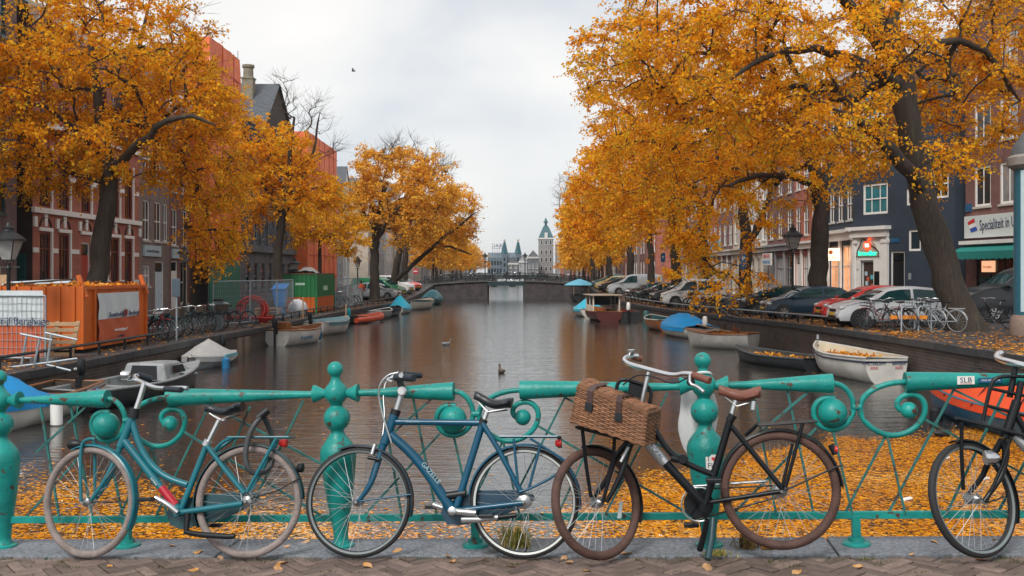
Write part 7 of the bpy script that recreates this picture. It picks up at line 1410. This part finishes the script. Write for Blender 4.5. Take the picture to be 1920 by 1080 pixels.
# ------------------------------------------------------------------ parked bicycles, one small model in five colours
def small_bike(m, basket_=False, crate=False, tyre=RUBBER):
    t = thing('bicycle', 'x', 'bicycle'); r = .345
    for x in (-.54, .54):
        w_ = MB().tube([(x+r*math.cos(a), 0, r+r*math.sin(a)) for a in [2*PI*i/24 for i in range(24)]], .02, 5, closed=True).build('wheel', tyre, t, smooth=True)
        s = MB()
        for i in range(14): a = 2*PI*i/14; s.tube([(x+.02*math.cos(a), 0, r+.02*math.sin(a)), (x+(r-.02)*math.cos(a), 0, r+(r-.02)*math.sin(a))], .0025, 3, cap=False)
        s.build('spokes', STEEL, w_); MB().tube([(x+(r+.03)*math.cos(a), 0, r+(r+.03)*math.sin(a)) for a in [PI*(.05+.8*i/10) if x > 0 else PI*(.1+.55*i/10) for i in range(11)]], .018, 4).build('mudguard', m, t)
    f = MB(); 
    for a, b in (((-.40, .92), (-.36, .80)), ((-.37, .82), (-.05, .30)), ((-.38, .86), (-.1, .55)), ((-.1, .55), (.12, .48)), ((-.05, .30), (.18, .82)), ((.14, .74), (.54, .345)), ((-.05, .30), (.54, .345)), ((-.36, .80), (-.48, .5)), ((-.48, .5), (-.54, .345))): f.tube([(a[0], 0, a[1]), (b[0], 0, b[1])], .018, 6)
    f.build('frame', m, t, smooth=True)
    h = MB().tube([(-.40, 0, .92), (-.42, 0, 1.02)], .013, 6); h.tube([(-.22, .27, 1.04), (-.38, .24, 1.06), (-.46, .08, 1.02), (-.46, -.08, 1.02), (-.38, -.24, 1.06), (-.22, -.27, 1.04)], .013, 6); h.build('handlebar', CHROME, t, smooth=True)
    MB().tube([(.18, 0, .82), (.21, 0, .94)], .013, 6).build('seat_post', CHROME, t); MB().add([(.05, -.02, .97), (.05, .02, .97), (.34, .1, .99), (.34, -.1, .99), (.05, -.02, .94), (.05, .02, .94), (.34, .09, .93), (.34, -.09, .93)], [(0, 1, 2, 3), (7, 6, 5, 4), (0, 4, 5, 1), (1, 5, 6, 2), (2, 6, 7, 3), (3, 7, 4, 0)]).build('saddle', BLACK, t, bevel=.02)
    k = MB()
    for y in (-.06, 0, .06): k.tube([(.28, y, .76), (.82, y, .76)], .007, 4)
    for y in (-.06, .06): k.tube([(.74, y, .76), (.55, y, .36)], .007, 4)
    k.build('rear_rack', m, t); MB().tube([(-.05, .06, .30), (.08, .08, .18)], .012, 5).build('crank', CHROME, t)
    if basket_:
        b = MB()
        for z in (.80, .9, 1.0): b.tube([(-.75, -.17, z), (-.45, -.17, z), (-.45, .17, z), (-.75, .17, z)], .009, 4, closed=True)
        for x in (-.75, -.65, -.55, -.45):
            for y in (-.17, .17): b.tube([(x, y, .8), (x, y, 1.0)], .006, 4)
        b.box(-.75, -.45, -.17, .17, .785, .8); b.build('front_basket', BLACK, t)
    if crate: MB().box(-.8, -.45, -.2, .2, .8, 1.05).build('crate', DARKWOOD if crate == 1 else BLUET, t, bevel=.01)
    return t
def place(o, x, y, z, rz, label, group, lean=0):
    o.location = (x, y, z); o.rotation_euler = (lean, 0, rz); tag(o, label, 'bicycle', group); return o
def bikes():
    P = [small_bike(BK), small_bike(mat('bike_red', (.25, .02, .02), .4)), small_bike(mat('bike_silver', (.16, .17, .19), .4, .2), True), small_bike(BTEAL, False, 1), small_bike(mat('bike_white', (.34, .37, .40), .4), True, tyre=mat('white_tyre', (.18, .19, .2), .7))]
    used = [0]*5
    def get(i): used[i] += 1; return P[i] if used[i] == 1 else dup(P[i])
    rng = random.Random(9); G = 'bicycles in the rack behind the container'
    for i in range(13):
        k = (0, 1, 0, 3, 0, 2, 0, 0, 3, 0, 2, 0, 3)[i]; d = 33.9+i*.50; x = -12.55+rng.uniform(-.15, .15)+.02*i
        place(get(k), x, d, -.5, PI+rng.uniform(-.35, .35)+.15, '%s bicycle in the crowded rack, counted from the orange container' % ordn[i], G, rng.uniform(-.15, .15))
    place(get(0), -11.9, 40.9, -.5, .9, 'black bicycle standing apart at the far end of the rack', G, .08); place(get(3), -11.55, 41.4, -.5, .35, 'small teal bicycle parked alone beside the grey ticket post', G, .05)
    for i in range(6): place(get((0, 3, 0, 2, 0, 0)[i]), -11.9+.1*i, 64+i*1.1, -.5, .5+rng.uniform(-.4, .4), '%s dark bicycle behind the mesh fence, counted from the green container' % ordn[i], 'bicycles behind the far fence', .05)
    G = 'bicycles crowded before the white van'
    for i in range(13): d = 49.5+i*.95; place(get((0, 2, 0, 3, 0, 0, 1, 0, 2, 0, 3, 0, 0)[i]), interp(RQ, d)[0]+1.55+rng.uniform(-.25, .35), d, gz(1, d), rng.choice((PI, 0))+rng.uniform(-.7, .7), '%s bicycle in the tangle between guard rail and white van, counted from the near end' % ordn[i], G, rng.uniform(-.2, .2))
    b = place(get(0), 10.75, 47.6, -.30, .9, 'fallen black bicycle tipped over against the guard rail', G, -.9)
    for i in range(5): d = 70+i*2.2; place(get((0, 3, 0, 0, 2)[i]), interp(RQ, d)[0]+1.1, d, gz(1, d), PI+rng.uniform(-.6, .6), '%s dark bicycle before the black hatchbacks, counted from the near end' % ordn[i], 'bicycles before the black cars', rng.uniform(-.1, .1))
    place(get(2), 12.3, 33.5, -.12, -1.15, 'grey bicycle with wire basket at left end of the hoop rack', None, -.12); place(get(0), 12.85, 33.3, -.12, -1.05, 'black bicycle second from left at the hoop rack', None, .1)
    place(get(4), 13.7, 33.2, -.11, -1.1, 'white bicycle with basket in the middle of the hoop rack', None, -.06); place(get(4), 14.15, 32.8, -.11, -.95, 'white bicycle right against the leaning elm trunk', None, .06); place(get(1), 12.75, 34.3, -.12, -.4, 'red framed bicycle partly hidden behind the hoop rack', None, .05); place(get(0), 14.3, 33.9, -.11, -.9, 'black bicycle wedged between white bicycle and leaning elm', None, 0); place(get(0), 16.6, 34.2, -.1, .2, 'dark bicycle standing right behind the leaning elm trunk', None, 0)
    for i in range(30):
        x = -9.6+i*.64+rng.uniform(-.15, .15); 
        if abs(x+3.2) < .3 or abs(x-1.5) < .3: continue
        place(get(rng.choice((0, 0, 3, 0, 2))), x, 118.75+rng.uniform(0, .3), BDZ(x), rng.uniform(-.6, .6)+(PI if i % 2 else 0), '%s tiny dark bicycle from the left on the far bridge railing' % ordn[i], 'bicycles on the far bridge', 0)
    o = (12.6, 33, -.12); t = thing('bike_rack', 'galvanised hoop bicycle rack with an orange plank between white bicycles', 'bike rack', o)
    for x in (12.75, 13.3): MB().tube([(x, 32.6, -.15), (x, 32.6, .62), (x+.06, 32.62, .70), (x+.5, 32.9, .72), (x+.56, 32.92, .64), (x+.56, 32.92, -.15)], .028, 7).build('hoop', STEEL, t, o, smooth=True)
    MB().box(12.5, 13.7, 32.85, 32.95, .28, .40).build('plank', SO, t, o)
bikes()

def person():
    # a walker seen small behind the grey cabinet
    x, d = (677-960)/F*79, 79; z = gz(x, d); t = thing('person', 'person in an orange jacket and dark trousers walking by the grey street cabinet', 'person', (x, d, z))
    J = [(0, 0, .95), (0, 0, 1.2), (0, .01, 1.42), (0, .02, 1.52), (0, .03, 1.62), (0, .03, 1.72), (.18, 0, 1.41), (.25, .06, 1.15), (.22, .22, .97), (-.18, 0, 1.41), (-.25, -.05, 1.15), (-.23, .06, .92), (.09, 0, .90), (.10, .12, .50), (.10, .10, .08), (.10, .24, .04), (-.09, 0, .90), (-.10, -.08, .50), (-.10, -.22, .10), (-.10, -.10, .05)]
    E = [(0, 1), (1, 2), (2, 3), (3, 4), (4, 5), (2, 6), (6, 7), (7, 8), (2, 9), (9, 10), (10, 11), (0, 12), (12, 13), (13, 14), (14, 15), (0, 16), (16, 17), (17, 18), (18, 19)]
    Rr = [.15, .14, .15, .055, .095, .085, .07, .052, .04, .07, .052, .04, .095, .065, .045, .04, .095, .065, .045, .04]
    me = bpy.data.meshes.new('body'); me.from_pydata(J, E, []); ob = bpy.data.objects.new('body', me); COL.objects.link(ob); ob.parent = t
    m = ob.modifiers.new('skin', 'SKIN'); sv_ = me.skin_vertices[0].data
    for v, r in zip(sv_, Rr): v.radius = (r, r*.85)
    sv_[0].use_root = True; ob.modifiers.new('sub', 'SUBSURF').levels = 1; me.materials.append(mat('dark_trousers', (.02, .025, .04), .8))
    def shell(name, pts, rs, m_): MB().tube(pts, rs, 12).build(name, m_, t, smooth=True)
    OJ = mat('orange_jacket', (.60, .10, .03), .7); SK = mat('skin', (.45, .26, .18), .6)
    shell('jacket', [J[0], J[1], J[2], (0, .01, 1.5)], [.175, .17, .175, .08], OJ)
    for a, b, c in ((6, 7, 8), (9, 10, 11)): shell('sleeve', [J[a], J[b], tuple(p+(q-p)*.9 for p, q in zip(J[b], J[c]))], [.085, .066, .052], OJ); shell('hand', [J[c], (J[c][0], J[c][1]+.02, J[c][2]-.1)], [.045, .03], SK)
    MB().ball((0, .04, 1.645), .108, 14, 10, (.82, .95, 1.1)).build('head', SK, t, smooth=True); MB().ball((0, .02, 1.675), .112, 12, 8, (.86, .95, 1.0)).build('hair', DARKWOOD, t, smooth=True)
person()

# ------------------------------------------------------------------ birds, grass, leaves
def bird_on_water(label, px_, py_, L_, m, rz, bill, name='duck'):
    d = (EZ-WZ)*F/(py_-HY); x = (px_-960)/F*d; t = thing(name, label, 'bird', (x, d, WZ), rz); k = L_/.5; rws = []
    for i, (X, r, z, wd) in enumerate(((-.27, .01, .11, .6), (-.2, .05, .08, 1), (-.1, .085, .06, 1.15), (.02, .10, .055, 1.15), (.12, .085, .07, 1.1), (.17, .055, .12, 1), (.19, .04, .19, .95), (.205, .05, .25, .95), (.225, .055, .275, .9), (.26, .04, .27, .8), (.285, .012, .26, .7))):
        rws.append([(X*k, r*wd*k*math.cos(a), (z+r*math.sin(a))*k) for a in [2*PI*j/10 for j in range(10)]])
    b = MB().grid(rws, closed=True); b.add(rws[0], [tuple(range(10))]); b.add(rws[-1], [tuple(range(9, -1, -1))]); b.build('body', m, t, smooth=True); MB().add([(.27*k, -.015*k, .265*k), (.27*k, .015*k, .265*k), (.33*k, .01*k, .25*k), (.33*k, -.01*k, .25*k), (.27*k, 0, .24*k)], [(0, 1, 2, 3), (4, 3, 2), (0, 3, 4), (1, 4, 2), (0, 4, 1)]).build('bill', bill, t)
    for s in (1, -1): MB().ball((-.05*k, s*.085*k, .085*k), .1*k, 10, 6, (1.6, .35, .6)).build('wing', m, t, smooth=True)
YB = mat('bill_yellow', (.5, .3, .03), .5); DB = mat('duck_brown', (.10, .075, .06), .8, var=.5, scale=30)
bird_on_water('lone brown duck swimming in the middle of the canal', 940, 699, .42, DB, 1.9, YB); bird_on_water('small far duck left of the middle of the canal', 837, 647, .42, mat('duck_grey', (.18, .20, .22), .7, var=.4, scale=30), .4, YB); bird_on_water('black coot at the edge of the orange leaf carpet', 1768, 818, .40, mat('coot_black', (.012, .013, .015), .6), 0, WHITE, 'coot')
b = PX(663, 133, 80); t = thing('gull', 'tiny gull flying in the pale sky', 'bird', tuple(b)); MB().ball(b, .07, 8, 5, (2.6, .9, .9)).build('body', STN_DK, t, tuple(b)); MB().add([b, b+Vector((.06, .3, .16)), b+Vector((-.06, .5, .1)), b+Vector((-.12, 0, 0)), b+Vector((.06, -.3, .16)), b+Vector((-.06, -.5, .1))], [(0, 1, 2, 3), (0, 3, 5, 4)]).build('wings', STN_DK, t, tuple(b))
def ground_pt(px_, py_, v=0.):      # where the sight line meets the kerb / pavement
    D = Vector(((px_-960)/F, 1, -(py_-HY)/F)); return EYE+D*((v-V.dot(EYE-BO))/V.dot(D))
def kerb_leaves():
    rng = random.Random(4); base = []
    for k in range(3):
        rw = []
        for i in range(7): s = i/6; w_ = .032*math.sin(PI*min(.97, s**.8+.02))*(1+.15*(i % 2)); rw.append([(-.055+.11*s, -w_, .004+.010*math.sin(s*3+k)+.006*k), (-.055+.11*s, 0, .002+.006*math.sin(s*4)), (-.055+.11*s, w_, .004+.012*math.cos(s*2+k))])
        o = MB().grid(rw).build('fallen_leaf', leaf_mat('kerb_leaf', [(0, (.55, .20, .02)), (.5, (.65, .30, .05)), (1, (.50, .22, .08))], .1, .3), smooth=True); base.append(o)
    L_ = [(414, 1046), (529, 1056), (573, 1016), (537, 1025), (372, 1036), (325, 1024), (362, 1069), (521, 1067), (840, 1042), (848, 1053), (1057, 1047), (1067, 1055), (1123, 1042), (1174, 1038), (1752, 1017), (1707, 1039), (1867, 1012), (1493, 1075), (1327, 1066), (1840, 1050), (1100, 1070), (690, 1062), (745, 1033), (205, 1062), (1440, 1030), (1608, 1062), (960, 1062)]
    for i, (a, b) in enumerate(sorted(L_)):
        o = base[i] if i < 3 else base[i % 3].copy()
        if i >= 3: COL.objects.link(o)
        p = ground_pt(a, b, -.01 if b > 1045 else .002); o.location = p; o.rotation_euler = (rng.uniform(-.15, .15), rng.uniform(-.15, .15)+.03, rng.uniform(0, 6.28)); k = rng.uniform(.42, .85); o.scale = (k, k, k)
        tag(o, 'fallen orange leaf lying %s, %s leaf from the left' % ('on the brick paving' if b > 1045 else 'on the grey kerb', ordn[i]), 'leaf', 'fallen leaves before the railing')
kerb_leaves()
def tuft(label, px_, py_, n, h, seed, mcols, r=.07):
    rng = np.random.default_rng(seed); p = np.array(ground_pt(px_, py_)); vs = []; fs = []
    for i in range(n):
        a = rng.uniform(0, 2*PI); b0 = p+np.array([rng.normal(0, r*.45), rng.normal(0, r*.3), 0]); le = rng.uniform(.0, 1.0); d = np.array([math.cos(a)*le, math.sin(a)*le, 1-.3*le]); hh = h*rng.uniform(.4, 1.1); sd = np.array([-math.sin(a), math.cos(a), 0])*.0035; o = len(vs)
        m1 = b0+d*hh*.55; e_ = b0+d*hh*.9+np.array([math.cos(a), math.sin(a), -.5*le])*hh*.25; vs += [b0-sd, b0+sd, m1+sd*.8, m1-sd*.8, e_]; fs += [(o, o+1, o+2, o+3), (o+3, o+2, o+4)]
    t = thing('grass_tuft', label, 'grass', tuple(p)); MB().add(vs, fs).build('blades', leaf_mat('grass_'+str(seed), mcols, .3), t, tuple(p))
GC = [(0, (.22, .27, .05)), (.5, (.40, .38, .12)), (1, (.65, .45, .22))]
tuft('tall grass tuft growing on the kerb behind the dark blue bicycle wheel', 967, 1024, 260, .19, 51, GC, .09); tuft('short dry grass tuft under the raised brown rear wheel', 1402, 1028, 130, .13, 52, [(0, (.10, .07, .03)), (1, (.30, .20, .09))], .07); tuft('low green tuft by the kickstand of the black bicycle', 1345, 1041, 120, .05, 53, GC, .09)
def weeds():
    rng = np.random.default_rng(77); vs = []; fs = []
    for c in range(170):
        p = np.array(ground_pt(rng.uniform(-100, 2020), rng.choice([1043, 1047, 1052, 1060, 1072], p=[.4, .25, .15, .12, .08])+rng.normal(0, 1.5), -.012))
        for i in range(rng.integers(6, 26)):
            a = rng.uniform(0, 2*PI); b0 = p+np.array([rng.normal(0, .035), rng.normal(0, .012), -.01]); h = rng.uniform(.008, .032); sd = np.array([math.cos(a), math.sin(a), 0])*.003; o = len(vs); vs += [b0-sd, b0+sd, b0+np.array([rng.normal(0, .01), rng.normal(0, .01), h])]; fs.append((o, o+1, o+2))
    tag(MB().add(vs, fs).build('weeds', leaf_mat('weed_green', [(0, (.05, .08, .015)), (1, (.13, .14, .04))], .3)), 'short moss and weeds in the joints along the kerb', 'weeds', None, 'stuff')
weeds()
def floating():
    rng = np.random.default_rng(5); n = 560000
    x = rng.uniform(-10.8, 11, n); y = rng.uniform(9.5, 24, n); nz_ = lambda a, b, s: np.sin(x*a+y*.7*s)*.5+np.sin(y*b-x*.6+s)*.5
    edge_r = np.clip(13.4+(x-.5)*.95, 12.2, 18.7)+np.clip(x-7, 0, 9)*.45+.35*nz_(2.1, 1.7, 1)+.25*nz_(5.3, 4.1, 2); edge_l = 12.0+.5*np.clip(-x-1.0, 0, 5)+.5*nz_(1.7, 2.3, 3)
    edge = np.where(x > .6, edge_r, edge_l); dn = 1/(1+np.exp((y-edge)*np.where(x > .6, 7, 2.4)))
    dens = np.where(x > 1.6, .97, np.where(x < -1.6, .68, .70))*dn*(.8+.2*nz_(3.1, 2.7, 4)); keep = rng.uniform(0, 1, n) < dens*.95
    ns = 2300; xs = rng.uniform(-10.6, 10.8, ns); ys = 11+rng.uniform(0, 1, ns)**1.6*60; ks = np.abs(xs) < 9.8+rng.normal(0, .3, ns)
    C = np.concatenate([np.stack([x[keep], y[keep], np.full(keep.sum(), WZ+.004)], 1), np.stack([xs[ks], ys[ks], np.full(ks.sum(), WZ+.004)], 1)]); C[:, 2] += rng.uniform(0, .014, len(C))
    V4, Fl = leaf_geo(C, .078, rng, 0.); V4[:, 2] = np.clip(WZ+.003+(V4[:, 2]-WZ)*.05, WZ+.002, WZ+.03)
    lm = leaf_mat('floating_leaf', [(0, (.34, .10, .010)), (.2, (.60, .20, .010)), (.55, (.80, .30, .012)), (.9, (.88, .40, .02)), (1, (.74, .46, .18))], .1, .5, .10)
    o = np_mesh('floating_leaves', V4, Fl, [lm]); tag(o, 'carpet of orange leaves floating on the canal below the railing', 'leaves', None, 'stuff')
floating()
def quay_leaves():
    rng = np.random.default_rng(6)
    for tab, s, n, lab in ((RQ, 1, 15000, 'orange leaves scattered on the parked car quay'), (LQ, -1, 6500, 'orange leaves scattered on the container quay')):
        d = 20+rng.uniform(0, 1, n)**1.5*85; ex = np.interp(d, [q[0] for q in tab], [q[1] for q in tab]); ez = np.interp(d, [q[0] for q in tab], [q[2] for q in tab]); off = np.abs(rng.normal(0, 2.3, n)); cl = np.sin(d*2.3+off*3)+np.sin(d*.9-off*1.7); k = cl > rng.normal(-.3, .8, n)
        C = np.stack([ex+s*off, d, ez+.03], 1)[k]; V4, Fl = leaf_geo(C, .12, rng, 0); zz = np.repeat(C[:, 2], 4); V4[:, 2] = zz-.012+(V4[:, 2]-zz)*.3
        V4[:, 2] = np.maximum(V4[:, 2], zz-.026)
        tag(np_mesh('fallen_leaves', V4, Fl, [WETLEAF]), lab, 'leaves', None, 'stuff')
quay_leaves()
for k, (a, b) in enumerate(((1772, 861), (1700, 938), (1845, 900))):
    d = (EZ-WZ)*F/(b-HY); p = ((a-960)/F*d, d, WZ+.02); t = thing('litter', '%s scrap of white litter floating on the orange leaves' % ('first', 'second', 'third')[k], 'litter', p); MB().obox(p, (.07, .02, .01), (-.01, .035, 0), (0, 0, .012)).build('paper', PAPER, t, p, bevel=.006)

def haze():
    m = bpy.data.materials.new('haze_air'); m.use_nodes = True; t = m.node_tree; t.nodes.clear(); o = nn(t, 'ShaderNodeOutputMaterial'); v = nn(t, 'ShaderNodeVolumePrincipled'); v.inputs['Color'].default_value = (.80, .88, .95, 1); v.inputs['Density'].default_value = .00022; v.inputs['Anisotropy'].default_value = .3
    t.links.new(v.outputs[0], o.inputs['Volume']); tag(MB().box(-1700, 1700, -60, 3100, -3.5, 32).build('haze', m), None, None, None, 'stuff')
haze()
# lettering becomes plain mesh so that every word is an object of its own
def letters_to_mesh():
    bpy.context.view_layer.update(); dg = bpy.context.evaluated_depsgraph_get()
    for ob in [o for o in COL.objects if o.type == 'FONT']:
        me = bpy.data.meshes.new_from_object(ob.evaluated_get(dg)); nm = ob.name; m = ob.matrix_basis.copy(); par = ob.parent
        n = bpy.data.objects.new('lettering', me); COL.objects.link(n); n.parent = par; n.matrix_basis = m; bpy.data.objects.remove(ob); n.name = nm
letters_to_mesh()
